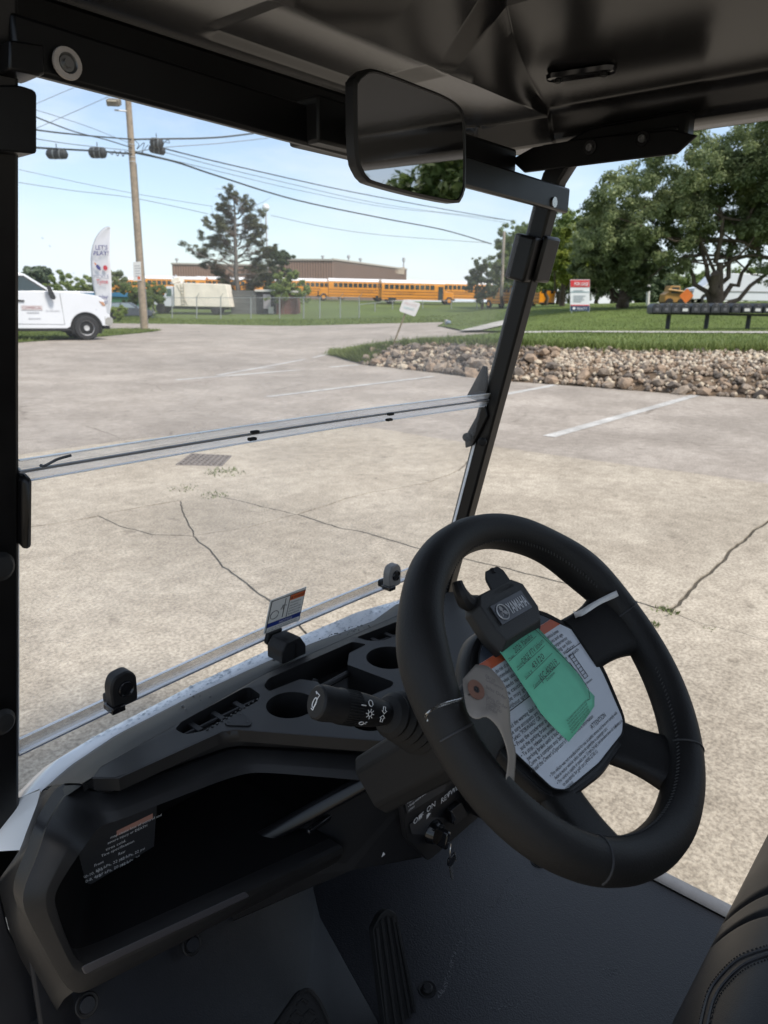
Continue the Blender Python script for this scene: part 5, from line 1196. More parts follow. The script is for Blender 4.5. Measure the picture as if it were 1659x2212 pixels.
# small rubble and the pale chips on the upper right
def rubble(name, n, mats, pick, size):
    g = G(); base_v = [np.array(v.co) for v in SMS[11].vertices]; fs = [tuple(p.vertices) for p in SMS[11].polygons]; 
    for _ in range(n):
        k, t = pick(); p = bank_pt(k, t); s = size*random.uniform(0.5,1.5); a = random.uniform(0, 6.28); ca, sa = math.cos(a), math.sin(a); b_ = random.uniform(0.6,1.1)
        vs = [p+np.array([(v[0]*ca-v[1]*sa)*s, (v[0]*sa+v[1]*ca)*s*b_, v[2]*s+s*0.15]) for v in base_v]; g.add(vs, fs, random.randrange(len(mats)))
    o = g.obj(name, None, bank, fix=False, smooth=False, mats=mats); o['kind'] = 'stuff'; return o
rubble('rubble', 1500, M_st, lambda: (random.uniform(0.19,0.93), random.random()**1.3*0.95), 0.12)
M_chip = [mat('pale limestone chips', (0.46,0.40,0.32), 0.9, var=0.2, vscale=4), mat('tan limestone chips', (0.38,0.31,0.24), 0.9, var=0.2, vscale=4), M_st[1]]
rubble('gravel', 1900, M_chip, lambda: (random.uniform(0.54,0.95), random.uniform(0.36,0.93)), 0.085)
rubble('gravel', 500, M_chip[1:], lambda: (random.uniform(0.19,0.60), random.uniform(0.1,0.92)), 0.07)
# pavement and the ramp by the lane
def lawn_sheet(name, m, px, off=0.02, label=None): return draped(name, m, [pxr(p, f) for p, f in px], 3.0, off, H_lawn)
lawn_sheet('pavement', M_walk, [((1105,720.5),23.4),((1365,720),23.0),((1659,721),22.6),((2150,727),24),((2150,725),26),((1659,717),24.4),((1365,715.5),24.6),((1105,715.5),25.2)])
lawn_sheet('pavement_ramp', M_walk, [((990,712.5),31),((1040,712.5),30.5),((1085,708),33),((1098,698),38),((1066,703),36)], 0.05)
# grass blades: near verge edge, lawn and far strip
def blades(name, m, pts, hgt, wid):
    n = len(pts); P = np.array(pts); a = rng.uniform(0, 6.283, n); h = hgt*rng.uniform(0.5, 1.3, n); w = wid*rng.uniform(0.6,1.3,n)
    s = np.stack([np.cos(a)*w, np.sin(a)*w, np.zeros(n)], 1); l = np.stack([rng.normal(0,0.45,n)*h, rng.normal(0,0.45,n)*h, h], 1)
    V = np.stack([P-s, P+s, P+l], 1).reshape(-1, 3); me = bpy.data.meshes.new(name); me.vertices.add(3*n); me.vertices.foreach_set('co', V.ravel()); me.loops.add(3*n); me.loops.foreach_set('vertex_index', np.arange(3*n)); me.polygons.add(n); me.polygons.foreach_set('loop_start', np.arange(n)*3); me.update(); me.materials.append(m)
    o = bpy.data.objects.new(name, me); COL.objects.link(o); return o
def leafmat(name, c1, c2, scale=0.5, trans=0.35, rough=0.55):
    m = bpy.data.materials.new(name); m.use_nodes = True; N, L = nodes_of(m); N.clear(); o = N.new('ShaderNodeOutputMaterial'); t = N.new('ShaderNodeTexCoord')
    n1 = N.new('ShaderNodeTexNoise'); n1.inputs['Scale'].default_value = scale; n1.inputs['Detail'].default_value = 3; L.new(t.outputs['Object'], n1.inputs['Vector'])
    n2 = N.new('ShaderNodeTexWhiteNoise'); ge = N.new('ShaderNodeNewGeometry'); L.new(ge.outputs['Random Per Island'], n2.inputs['Vector'])
    ad = N.new('ShaderNodeMath'); ad.operation = 'MULTIPLY_ADD'; ad.inputs[1].default_value = 0.45; L.new(ge.outputs['Random Per Island'], ad.inputs[0]); sb = N.new('ShaderNodeMath'); sb.operation = 'SUBTRACT'; sb.inputs[1].default_value = 0.22; L.new(n1.outputs['Fac'], sb.inputs[0]); L.new(sb.outputs[0], ad.inputs[2])
    r_ = N.new('ShaderNodeValToRGB'); r_.color_ramp.elements[0].position = 0.25; r_.color_ramp.elements[1].position = 0.75; r_.color_ramp.elements[0].color = (*c1, 1); r_.color_ramp.elements[1].color = (*c2, 1); L.new(ad.outputs[0], r_.inputs[0])
    b = N.new('ShaderNodeBsdfPrincipled'); b.inputs['Roughness'].default_value = rough; b.inputs['Specular IOR Level'].default_value = 0.3; L.new(r_.outputs[0], b.inputs['Base Color'])
    tr = N.new('ShaderNodeBsdfTranslucent'); L.new(r_.outputs[0], tr.inputs[0]); mx_ = N.new('ShaderNodeMixShader'); mx_.inputs[0].default_value = trans; L.new(b.outputs[0], mx_.inputs[1]); L.new(tr.outputs[0], mx_.inputs[2]); L.new(mx_.outputs[0], o.inputs[0]); MATS[name] = m; return m
M_gr = leafmat('grass blades', (0.10,0.14,0.035), (0.21,0.25,0.08), 0.35, 0.3)
pts = []
poly_l = [(a, b) for a, b in lawn_out]
while len(pts) < 52000:
    r = random.uniform(-3, 34); f = 13+random.random()**1.6*45
    if inpoly(r, f, poly_l) and abs(r) < 0.62*f+2: pts.append((r, f))
A = np.array(pts); Z = H_lawn(A[:, 0], A[:, 1]); P = A[:, :1]*RH+A[:, 1:]*FH; P[:, 2] += Z-0.005
on_walk = (A[:, 1] > 22.2) & (A[:, 1] < 25.4) & (A[:, 0] > 3.6)
# keep the pavement clear
wk = [pxr(p, f) for p, f in [((1105,721),23.2),((1365,720.5),22.8),((1659,721.5),22.4),((2150,727),23.8),((2150,725),26.2),((1659,716.5),24.6),((1365,715),24.8),((1105,715),25.4)]]
keep = [not (w_ and inpoly(a[0], a[1], wk)) for a, w_ in zip(A, on_walk)]
o = blades('grass', M_gr, P[np.array(keep)], 0.075, 0.012); tag(o, 'mown green grass of the raised lawn beside the lot', 'grass', kind='stuff')
pts = [tt[int(k*79)]*(1-(k*79)%1)+tt[min(79,int(k*79)+1)]*((k*79)%1)+np.array([random.gauss(0,0.12), random.gauss(0,0.12), random.gauss(0.0,0.04)]) for k in np.random.default_rng(3).uniform(0,0.96,9000)]
pts += [bank_pt(0.235*random.random()**0.8, random.random()) for _ in range(6000)]
o = blades('grass', M_gr, pts, 0.16, 0.012); tag(o, 'longer grass hanging over the top edge of the rock bank', 'grass', kind='stuff')
pts = []
for _ in range(14000):
    r = random.uniform(-34, 10); f = random.uniform(51.5, 71); z = float(0)
    pts.append((r, f))
A = np.array(pts); Z = HR(A[:, 0], A[:, 1])-0.05; P = A[:, :1]*RH+A[:, 1:]*FH; P[:, 2] += Z
o = blades('grass', M_gr, P, 0.13, 0.03); tag(o, 'strip of grass between the cross street and the chain-link fence', 'grass', kind='stuff')
# narrow grass strip under the pickup and round the wooden pole
isl = [zf((20,742)), zf((230,727)), zf((330,717)), zf((350,714)), zf((300,711)), zf((120,713)), zf((20,716))]
draped('grass_island', M_grassb, isl, 3.0, 0.02)
pts = []
while len(pts) < 6000:
    r = random.uniform(-24,-10); f = random.uniform(24, 48)
    if inpoly(r, f, isl): pts.append(WO(r, f, float(HR(r, f))+0.02))
o = blades('grass', M_gr, pts, 0.10, 0.02); tag(o, 'thin grass island behind the pickup and at the wooden pole', 'grass', kind='stuff')

# ================================================================== TREES
def leaf_mesh(name, centers, radii, n, size, m, flat=0.8, squash=0.75, droop=0.0, parent=None, shell=0.5, aspect=1.0):
    C_ = np.array(centers); Rd = np.array(radii); w = Rd**2.2; w /= w.sum(); idx = rng.choice(len(C_), n, p=w)
    d = rng.normal(size=(n, 3)); d /= np.linalg.norm(d, axis=1)[:, None]; rad = Rd[idx]*(shell+(1-shell)*rng.random(n))**0.8*rng.uniform(0.75,1.08,n)
    P = C_[idx]+d*rad[:, None]*np.array([1,1,squash])
    nrm = d*0.95+rng.normal(size=(n,3))*0.38+np.array([0,0,0.75*flat]); nrm /= np.linalg.norm(nrm, axis=1)[:, None]
    t = np.cross(nrm, rng.normal(size=(n,3))); t /= np.linalg.norm(t, axis=1)[:, None]; b = np.cross(nrm, t); s = size*rng.uniform(0.6,1.35,n)[:, None]
    V = np.stack([P-t*s, P-b*s*0.5*aspect+nrm*s*0.12, P+t*s, P+b*s*0.5*aspect+nrm*s*0.12], 1).reshape(-1, 3)
    me = bpy.data.meshes.new(name); me.vertices.add(4*n); me.vertices.foreach_set('co', V.ravel()); me.loops.add(4*n); me.loops.foreach_set('vertex_index', np.arange(4*n)); me.polygons.add(n); me.polygons.foreach_set('loop_start', np.arange(n)*4); me.update(); me.materials.append(m)
    o = bpy.data.objects.new(name, me); COL.objects.link(o)
    if parent is not None: attach(o, parent)
    return o
M_bark = mat('brown bark', (0.10,0.075,0.055), 0.9, var=0.3, vscale=6, bump=0.8, bscale=25)
M_bark2 = mat('grey bark', (0.15,0.135,0.12), 0.9, var=0.3, vscale=6, bump=0.8, bscale=25)
L_dark = leafmat('dark green leaves', (0.115,0.155,0.068), (0.31,0.355,0.17), 0.45, 0.5)
L_mid = leafmat('mid green leaves', (0.09,0.145,0.04), (0.24,0.30,0.10), 0.5, 0.5)
L_yel = leafmat('yellow green leaves', (0.10,0.15,0.015), (0.26,0.29,0.045), 0.5)
L_con = leafmat('olive needles', (0.055,0.065,0.030), (0.12,0.13,0.065), 0.6, 0.2)
L_bro = leafmat('brown dead needles', (0.09,0.065,0.045), (0.17,0.125,0.09), 0.6, 0.2)
L_ever = leafmat('evergreen needles', (0.030,0.055,0.025), (0.085,0.12,0.055), 0.6, 0.2)
L_bri = leafmat('bright shrub leaves', (0.14,0.21,0.05), (0.32,0.38,0.13), 0.7, 0.5)
L_haze = leafmat('far leaves with painted haze', (0.09,0.13,0.085), (0.15,0.19,0.12), 0.7, 0.2)  # blue-green tone paints the air's haze into the leaves
def clumps_px(px, f, df=0.3, jit=0):
    """blobs given in the picture: (x, y, radius in picture pixels) at depth f -> centres and radii in metres"""
    C_, R_ = [], []
    for (x, y, r) in px:
        rm = r*f/FPX; q = UF((x, y), f+random.uniform(-1, 1)*df*6); C_.append(q); R_.append(rm)
    return C_, R_
def broken(C_, R_, n, rel=0.36):
    """replace blobs by many small clumps on their surface and inside"""
    C2, R2 = [], []; w = np.array(R_)**2; w /= w.sum(); ids = rng.choice(len(C_), n, p=w)
    for i in ids:
        d = rng.normal(size=3); d /= np.linalg.norm(d); rr = R_[i]*rng.uniform(0.55,1.0); C2.append(C_[i]+d*rr*np.array([1,1,0.85])); R2.append(R_[i]*rel*rng.uniform(0.6,1.3))
    return C2, R2
def limb(g, a, b, r0, r1, n=6, wob=0.05):
    a, b = np.asarray(a, float), np.asarray(b, float); L_ = np.linalg.norm(b-a); P = [a*(1-t)+b*t+(rng.normal(size=3)*wob*L_*math.sin(math.pi*t)) for t in np.linspace(0,1,n)]; g.tube(P, list(np.linspace(r0, r1, n)), 7)
def tree(name, label, base_p, f, blobs, leafm, nleaf, lsize, stems, bark=None, trunk_r=0.3, group=None, nclump=160, rel=0.34, shell=0.35, cat='tree', extra=None, base_z=None):
    b0 = UF(base_p, f); 
    t = thing(name, label, cat, b0, group=group)
    g = G()
    for (x, y, r0, r1) in stems: limb(g, b0+np.array([0,0,-0.3]), UF((x, y), f+random.uniform(-1.0,1.0)), trunk_r*r0, trunk_r*r1, 7)
    C_, R_ = clumps_px(blobs, f)
    for c in C_[::2]:
        st_ = UF(stems[random.randrange(len(stems))][:2], f); limb(g, st_, c, trunk_r*0.3, trunk_r*0.06, 5, 0.08)
    g.obj('trunk', bark or M_bark, t, angle=60)
    C2, R2 = broken(C_, R_, nclump, rel); leaf_mesh('crown', C2, R2, nleaf, lsize, leafm, parent=t, shell=shell)
    if extra:
        C_, R_ = clumps_px(extra[0], f); C2, R2 = broken(C_, R_, extra[2], rel); leaf_mesh('crown_patch', C2, R2, extra[3], lsize, extra[1], parent=t, shell=shell)
    return t
# the big spreading tree on the lawn
tree('shade_tree', 'big dark leafy tree with several splayed trunks behind the mailboxes', (1550,660), 45,
     [(1330,470,75),(1400,400,80),(1480,345,85),(1580,330,90),(1680,330,100),(1300,540,55),(1360,560,55),(1440,500,90),(1540,440,100),(1640,430,110),(1750,420,110),(1700,540,80),(1640,530,45),(1460,580,35),(1400,600,28),(1780,560,70),(1500,520,50),(1590,510,55),(1670,600,40),(1850,450,110),(1330,420,62),(1270,500,45),(1390,470,70),(1450,420,70),(1520,380,70),(1620,370,80),(1420,540,60),(1350,500,60),(1480,470,70),(1590,470,70),(1700,470,80)],
     L_dark, 130000, 0.105, [(1545,590,1.0,0.75),(1478,555,0.55,0.25),(1510,520,0.6,0.25),(1560,470,0.8,0.3),(1590,520,0.6,0.25),(1640,540,0.55,0.22),(1700,560,0.5,0.2)], trunk_r=0.34, nclump=760, rel=0.26)
tree('shade_tree', 'dark leafy tree with a short forked trunk left of the big lawn tree', (1345,668), 49,
     [(1290,560,55),(1340,540,60),(1390,560,50),(1320,600,40),(1370,610,35),(1280,500,45),(1330,480,50),(1410,600,28),(1300,625,24),(1265,590,24)],
     L_dark, 62000, 0.105, [(1318,625,0.6,0.3),(1350,600,0.8,0.4),(1375,620,0.5,0.25),(1345,640,1.0,0.8)], trunk_r=0.36, nclump=260, rel=0.30)
tree('lawn_tree', 'bright yellow-green tree just right of the windshield post', (1215,655), 62,
     [(1215,545,42),(1250,520,40),(1195,580,36),(1240,570,45),(1275,545,35),(1265,590,28),(1210,610,26),(1235,490,26),(1180,545,24)],
     L_yel, 42000, 0.115, [(1215,600,1.0,0.6),(1240,560,0.5,0.2),(1195,580,0.5,0.2)], trunk_r=0.25, nclump=110, rel=0.32, extra=([(1245,470,20),(1200,500,20)], L_mid, 20, 3500))
for i, (lab, bp, f, bl, lm, n) in enumerate((('dark green wood edge tree behind the yellow-green tree', (1180,655), 82, [(1160,520,45),(1185,560,45),(1150,590,40),(1195,500,35),(1175,610,36),(1215,480,34),(1150,470,22)], L_mid, 9000),
    ('dark tree standing behind the red and white sign', (1290,655), 84, [(1270,600,45),(1310,600,45),(1250,630,30),(1340,620,40),(1290,560,40),(1230,620,28)], L_ever, 9000),
    ('dark tree behind the white post right of the sign', (1400,655), 88, [(1390,620,34),(1420,600,36),(1440,630,25),(1370,600,34),(1410,640,20)], L_ever, 6000),
    ('mid green tree filling the gap behind the windshield post', (1205,655), 95, [(1160,540,45),(1210,560,48),(1250,560,44),(1190,605,42),(1240,612,42),(1140,600,30),(1225,500,36)], L_mid, 11000),
    ('mid green tree between the sign and the forked lawn tree', (1320,655), 97, [(1310,560,50),(1350,580,46),(1290,600,40),(1370,620,34),(1330,625,34),(1420,580,40)], L_mid, 10000),
    ('low green tree behind the yellow loader', (1465,655), 104, [(1440,615,30),(1480,620,30),(1510,612,28),(1460,640,22),(1500,642,22)], L_mid, 7000),
    ('low green tree behind the right half of the white van', (1640,655), 108, [(1600,600,30),(1640,605,34),(1680,600,34),(1720,610,34),(1620,630,24),(1670,632,24)], L_mid, 8000),
    ('low dark tree right behind the forked lawn tree trunk', (1375,655), 104, [(1360,630,24),(1385,622,26),(1415,635,22),(1345,642,18)], L_ever, 5000),
    ('tall pale green tree seen left of the windshield post', (1085,655), 92, [(1095,520,30),(1110,560,34),(1090,590,34),(1115,610,34),(1075,560,22),(1105,490,18)], L_mid, 7000))):
    tree('wood_edge_tree', lab, bp, f, bl, lm, int(n*2.6), 0.145, [(bp[0],bp[1]-50,1.0,0.5)], trunk_r=0.25, group='trees at the back of the lawn', nclump=130, rel=0.34)
tree('sapling', 'thin airy small tree beside the parked buses', (1042,662), 82, [(1030,590,26),(1055,580,26),(1042,620,30),(1020,620,18),(1062,615,20),(1035,565,16),(1048,645,20)], leafmat('grey green leaves', (0.06,0.085,0.04), (0.14,0.17,0.085), 0.6), 9000, 0.12, [(1035,600,1,0.3),(1055,590,1,0.3),(1042,580,1,0.2)], trunk_r=0.10, nclump=90, rel=0.30)
# the ragged conifer
def conifer(name, label, base_p, f, limbs, top, m1, m2, n1, n2, size, tr):
    b0 = UF(base_p, f); t = thing(name, label, 'tree', b0); g = G(); tp = UF(top, f); limb(g, b0+np.array([0,0,-0.3]), tp, tr, 0.05, 8, 0.01); C1, R1, C2, R2 = [], [], [], []
    for (x0, y0, x1, y1, w) in limbs:
        a, b = UF((x0, y0), f), UF((x1, y1), f+random.uniform(-2,2)); limb(g, a, b, 0.09, 0.03, 6, 0.05)
        for s in np.linspace(0.35, 1.0, 7):
            for _ in range(2):
                c = a*(1-s)+b*s+rng.normal(size=3)*0.22*w; rr = 0.42*w*random.uniform(0.6,1.2)
                if s > 0.55: C1.append(c+np.array([0,0,0.15])); R1.append(rr)
                else: C2.append(c); R2.append(rr)
        # twigs
        for s in np.linspace(0.3, 0.95, 6): c = a*(1-s)+b*s; limb(g, c, c+rng.normal(size=3)*0.7*w, 0.03, 0.01, 4, 0.1)
    g.obj('trunk', M_bark2, t, angle=60)
    leaf_mesh('crown', C1, R1, n1, size, m1, parent=t, shell=0.1, squash=0.6, aspect=0.35); leaf_mesh('dead_twigs', C2, R2, n2, size*0.8, m2, parent=t, shell=0.1, squash=0.7, aspect=0.2); return t
LB_ = []
for (y0, xl, yl_, xr, yr_, w) in ((425,492,408,505,418,1.0),(445,478,432,530,432,1.0),(455,470,445,545,445,1.1),(470,480,455,565,462,1.2),(490,460,470,560,482,1.3),(500,470,490,575,500,1.3),(520,440,482,568,520,1.3),(535,432,505,590,540,1.3),(550,450,530,575,555,1.3),(565,405,535,560,575,1.3),(575,430,555,585,585,1.3),(590,440,575,575,600,1.2),(600,470,590,560,610,1.2),(612,480,605,560,620,1.1),(625,490,620,545,632,1.0),(515,500,480,540,470,1.2),(540,485,520,555,505,1.2)):
    LB_ += [(512,y0+18,xl,yl_,w), (514,y0+18,xr,yr_,w)]
conifer('conifer', 'ragged half-bare conifer standing above the old white truck', (516,655), 86, LB_, (503,415), L_con, L_bro, 24000, 11000, 0.19, 0.35)
tree('evergreen', 'small dense dark evergreen at the right shoulder of the conifer', (600,655), 90, [(595,560,26),(615,570,24),(600,540,18),(625,555,14),(585,590,22),(610,600,26),(590,620,22)], L_ever, 15000, 0.13, [(600,600,1,0.5)], trunk_r=0.2, nclump=80, rel=0.32)
tree('shrub', 'bright green shrub above the brick shed', (612,690), 79, [(600,610,24),(630,605,24),(615,635,28),(645,630,22),(590,640,20),(655,650,14),(620,590,14)], L_bri, 15000, 0.11, [(612,650,1,0.4),(600,640,0.6,0.3)], trunk_r=0.08, cat='shrub', nclump=90, rel=0.32)
for lab, bp, f, bl, lm, n in (('bright green bush above the pickup hood', (135,660), 84, [(125,600,20),(145,605,18),(110,615,16),(140,630,22)], L_bri, 3500), ('round green bush right of the one above the pickup hood', (185,660), 84, [(175,608,20),(195,605,18),(180,630,22),(165,620,14)], L_bri, 3500), ('green bush partly behind the feather flag', (222,660), 84, [(215,605,18),(230,615,16),(215,632,20)], L_mid, 2800), ('dark round bush right of the feather flag', (255,655), 88, [(252,600,20),(262,612,16),(248,620,16)], L_dark, 2600), ('green bush just left of the wooden pole', (286,672), 72, [(280,625,18),(296,632,16),(284,645,18)], L_mid, 2600), ('green bush just right of the wooden pole', (332,672), 72, [(325,620,18),(342,630,18),(330,645,22),(318,640,12)], L_mid, 3000), ('low grey-green bush at the truck nose', (255,690), 58, [(248,672,11),(262,670,11),(255,680,11)], L_bri, 1800)):
    tree('bush', lab, bp, f, bl, lm, int(n*2.2), 0.095, [(bp[0],bp[1]-20,1,0.5)], trunk_r=0.07, group='bushes along the far left fence', cat='bush', nclump=50, rel=0.34)
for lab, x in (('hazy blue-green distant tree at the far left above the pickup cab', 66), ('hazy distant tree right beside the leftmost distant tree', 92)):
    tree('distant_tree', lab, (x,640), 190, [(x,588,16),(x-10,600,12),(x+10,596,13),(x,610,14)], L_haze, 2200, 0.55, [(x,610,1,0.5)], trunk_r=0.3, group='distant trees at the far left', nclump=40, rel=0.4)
# trees behind the cart (they show in the rear-view mirror only)
def back_tree(label, c, h_, rad, lm):
    t = thing('back_lot_tree', label, 'tree', c, group='trees behind the cart'); c = np.asarray(c, float); g = G(); limb(g, c, c+np.array([0,0,h_*0.7]), 0.3, 0.1, 6, 0.02); g.obj('trunk', M_bark, t)
    C2, R2 = broken([c+np.array([0,0,h_*0.62]), c+np.array([rad*0.5,0,h_*0.5]), c+np.array([-rad*0.5,0.3,h_*0.52]), c+np.array([0,0,h_*0.35])], [rad,rad*0.7,rad*0.7,rad*0.8], 90); leaf_mesh('crown', C2, R2, 7000, 0.2, lm, parent=t, shell=0.3)
back_tree('leafy green tree reflected at the right of the rear-view mirror', (24,-15,0), 8.5, 2.8, L_mid)
back_tree('second leafy tree reflected beside the grey building in the mirror', (20,-19,0), 7.5, 2.4, L_dark)
bld = thing('grey_shed', 'plain grey metal building reflected low in the rear-view mirror', 'building', (17,-26,0))
G().box((17,-26,3.0), (9,7,6.0)).obj('wall', mat('grey sheet metal', (0.36,0.36,0.37), 0.5, var=0.05, vscale=2), bld)
G().prism([(12.3,-29.7,6.0),(21.7,-29.7,6.0),(21.7,-26,7.0),(12.3,-26,7.0)], (0,0,0.15)).obj('roof', mat('pale sheet roof', (0.5,0.5,0.5), 0.4, var=0.05, vscale=2), bld)
G().prism([(12.3,-22.3,6.0),(21.7,-22.3,6.0),(21.7,-26,7.0),(12.3,-26,7.0)], (0,0,0.15)).obj('roof', MATS['pale sheet roof'], bld)
# ================================================================== VEHICLES AND BUILDINGS
M_glass = mat('dark vehicle glass', (0.03,0.045,0.045), 0.06, spec=0.7)
M_tyre = mat('tyre rubber', (0.018,0.018,0.019), 0.8, var=0.2, vscale=12)
M_wpaint = mat('white vehicle paint', (0.62,0.64,0.68), 0.25, var=0.03, vscale=1.2, coat=0.5)
M_blkp = mat('black vehicle plastic', (0.015,0.015,0.016), 0.5, var=0.2, vscale=8)
M_chrome = mat('chrome', (0.6,0.6,0.6), 0.15, metal=1.0)
M_alloy = mat('silver wheel', (0.45,0.45,0.46), 0.35, metal=0.1, var=0.1, vscale=8)
def wheel_at(parent, x, y, r, w, side=-1, hub=None):
    """wheel with its axle along local y"""
    o = G().lathe([(r*0.62,-w/2),(r*0.92,-w/2),(r,-w*0.36),(r,w*0.36),(r*0.92,w/2),(r*0.62,w/2),(r*0.60,0),(r*0.62,-w/2)], (x, y, r), (0,1,0), 32, cap=False).obj('wheel', M_tyre, parent, angle=40)
    k = G(); yo = y+side*w*0.42
    k.lathe([(0.03,0.0),(r*0.22,0.012),(r*0.24,-0.05),(r*0.52,-0.10),(r*0.60,-0.01),(r*0.63,-0.0),(r*0.63,-0.12),(0.03,-0.13)], (x, yo, r), (0,side,0), 32); k.obj('rim', hub or M_alloy, o, angle=40)
    for i in range(8):
        a = 2*math.pi*i/8; G().lathe([(0.0001,0.004),(0.045*r/0.46,0.004),(0.045*r/0.46,0.0)], (x+r*0.40*math.cos(a), yo-side*0.055, r+r*0.40*math.sin(a)), (0,side,0), 10).obj('vent_hole', M_blkp, o)
    return o
def arc(cx, cz, r, a0, a1, n=12): return [(cx+r*math.cos(R(a)), cz+r*math.sin(R(a))) for a in np.linspace(a0, a1, n)]
def side_prism(g, prof, y0, y1, inset=0.0, zi=None):
    """extrude a side profile (x, z) across the vehicle; points above zi lean in"""
    def lean(x, z, s): return (x, (y0 if s < 0 else y1)-s*(inset*max(0, (z-zi))/1.0 if zi else 0), z)
    n = len(prof); vs = [lean(x, z, -1) for x, z in prof]+[lean(x, z, 1) for x, z in prof]
    return g.add(vs, [tuple(range(n)), tuple(range(n, 2*n))[::-1]]+[(i, (i+1)%n, n+(i+1)%n, n+i) for i in range(n)])
# ---- white pickup
pw = zf((190,735)); pth = R(36); fdir = RH*math.cos(pth)+FH*math.sin(pth)
pz0 = float(HR(*pw)); prz = math.atan2(fdir[1], fdir[0])
pc_ = WO(pw[0], pw[1], pz0)+(np.array([-fdir[1], fdir[0], 0]))*0.95
pick = thing('pickup_truck', 'white single-cab pickup truck parked beside the feather flag', 'pickup truck', pc_, prz, local=True)
prof = [(0.90,0.55),(0.92,0.95),(0.80,1.02),(0.78,1.30),(0.74,1.50),(0.66,1.60),(0.46,1.69),(-0.26,1.79),(-0.98,1.83),(-3.05,1.78),(-3.05,0.45),(-0.72,0.45),(-0.60,0.52)]+arc(0,0.46,0.60,172,8,14)+[(0.64,0.55)]
g = side_prism(G(), prof, -1.0, 1.0, 0.06, 1.2); pbody = g.obj('body', M_wpaint, pick, bevel=0.035, seg=3, angle=30)
cabp = [(-1.05,1.78),(-1.97,2.40),(-2.15,2.45),(-2.85,2.46),(-3.05,2.36),(-3.05,1.70),(-1.2,1.70)]
side_prism(G(), cabp, -0.92, 0.92, 0.16, 1.75).obj('cab', M_wpaint, pick, bevel=0.04, seg=3, angle=30)
G().box((-0.1,0,1.81), (1.2,1.1,0.06)).obj('hood_scoop', M_wpaint, pick, bevel=0.025)
def side_panel(name, pts, y, m, th=0.012, parent=pick): return G().prism([(x, y, z) for x, z in pts], (0,-th,0)).obj(name, m, parent, bevel=0.006)
def lean_panel(name, pts, m, parent=pick, d=0.0):
    return G().add([(x, -0.92+0.16*max(0,z-1.75)-0.008-d, z) for x, z in pts], [tuple(range(len(pts)))]).obj(name, m, parent, smooth=False)
lean_panel('window_seal', [(-2.72,2.34),(-2.02,2.34),(-1.22,1.80),(-1.20,1.74),(-2.66,1.74)], M_blkp)
lean_panel('side_window', [(-2.64,2.30),(-2.05,2.30),(-1.32,1.80),(-1.32,1.775),(-2.56,1.775)], M_glass, d=0.006)
G().add([(-1.10,-0.82,1.80),(-1.10,0.82,1.80),(-1.93,0.76,2.37),(-1.93,-0.76,2.37)], [(0,1,2,3)]).obj('windshield', M_glass, pick, smooth=False)
for a, b in (((-2.70,1.72),(-2.60,0.62)), ((-2.60,0.62),(-0.80,0.60)), ((-0.80,0.60),(-0.86,1.74))):
    G().tube([(a[0],-1.0+0.06*max(0,a[1]-1.2)-0.001,a[1]), (b[0],-1.0+0.06*max(0,b[1]-1.2)-0.001,b[1])], 0.009, 5).obj('door_seam', mat('seam shadow gap', (0.10,0.10,0.11), 0.8), pick)
side_panel('door_handle', [(-2.42,1.49),(-2.12,1.47),(-2.12,1.42),(-2.42,1.43)], -0.99, M_blkp, 0.04)
mr_ = G().prism(round_poly([(-1.34,-1.10,2.02),(-1.22,-1.10,2.00),(-1.06,-1.10,1.58),(-1.12,-1.10,1.50),(-1.24,-1.10,1.55)], 0.04, 3), (0,-0.14,0)).obj('wing_mirror', M_blkp, pick, bevel=0.02)
G().box((-1.22,-1.02,1.72), (0.08,0.2,0.10)).obj('mirror_arm', M_blkp, mr_)
G().prism([(x,-0.94,z) for x, z in arc(0,0.46,0.59,200,-20,18)], (0,1.85,0)).obj('wheel_well', mat('wheel well black', (0.008,0.008,0.008), 0.9), pick)
for (x, y, s) in ((0,-0.86,-1),(0,0.86,1),(-4.1,-0.86,-1),(-4.1,0.86,1)): wheel_at(pick, x, y, 0.46, 0.26, s)
G().prism(round_poly([(0.70,-1.0,0.92),(1.0,-1.0,0.86),(1.02,-1.0,0.66),(0.90,-1.0,0.55),(0.68,-1.0,0.58)], 0.05, 3), (0,2.0,0)).obj('front_bumper', mat('chrome bumper', (0.55,0.54,0.52), 0.25, metal=0.7, var=0.1, vscale=6), pick, bevel=0.02)
G().box((0.80,0,0.48), (0.24,1.7,0.12)).obj('air_dam', M_blkp, pick, bevel=0.02)
G().prism([(0.55,-1.008,1.48),(0.72,-1.008,1.44),(0.76,-1.008,1.30),(0.66,-1.008,1.32)], (0,0.06,0)).obj('headlight', mat('amber head lamp', (0.45,0.25,0.16), 0.2), pick)
G().box((0.82,0,1.25), (0.06,1.5,0.42)).obj('grille', M_blkp, pick, bevel=0.02)
G().box((-1.9,0,0.42), (2.6,1.7,0.14)).obj('chassis', M_blkp, pick)
G().box((-1.7,-0.93,0.40), (2.2,0.12,0.05)).obj('running_board', M_blkp, pick, bevel=0.01)
G().box((-4.6,0,1.1), (2.9,2.1,0.16)).obj('flat_bed', mat('grey steel bed', (0.25,0.25,0.25), 0.5, var=0.15, vscale=4), pick)
G().box((-3.25,0,1.7), (0.08,1.9,1.2)).obj('headache_rack', M_blkp, pick)
dec = mat('maroon decal print', (0.22,0.08,0.09), 0.5, var=0.1, vscale=10); dg_ = mat('grey decal print', (0.35,0.36,0.40), 0.5, var=0.1, vscale=10)
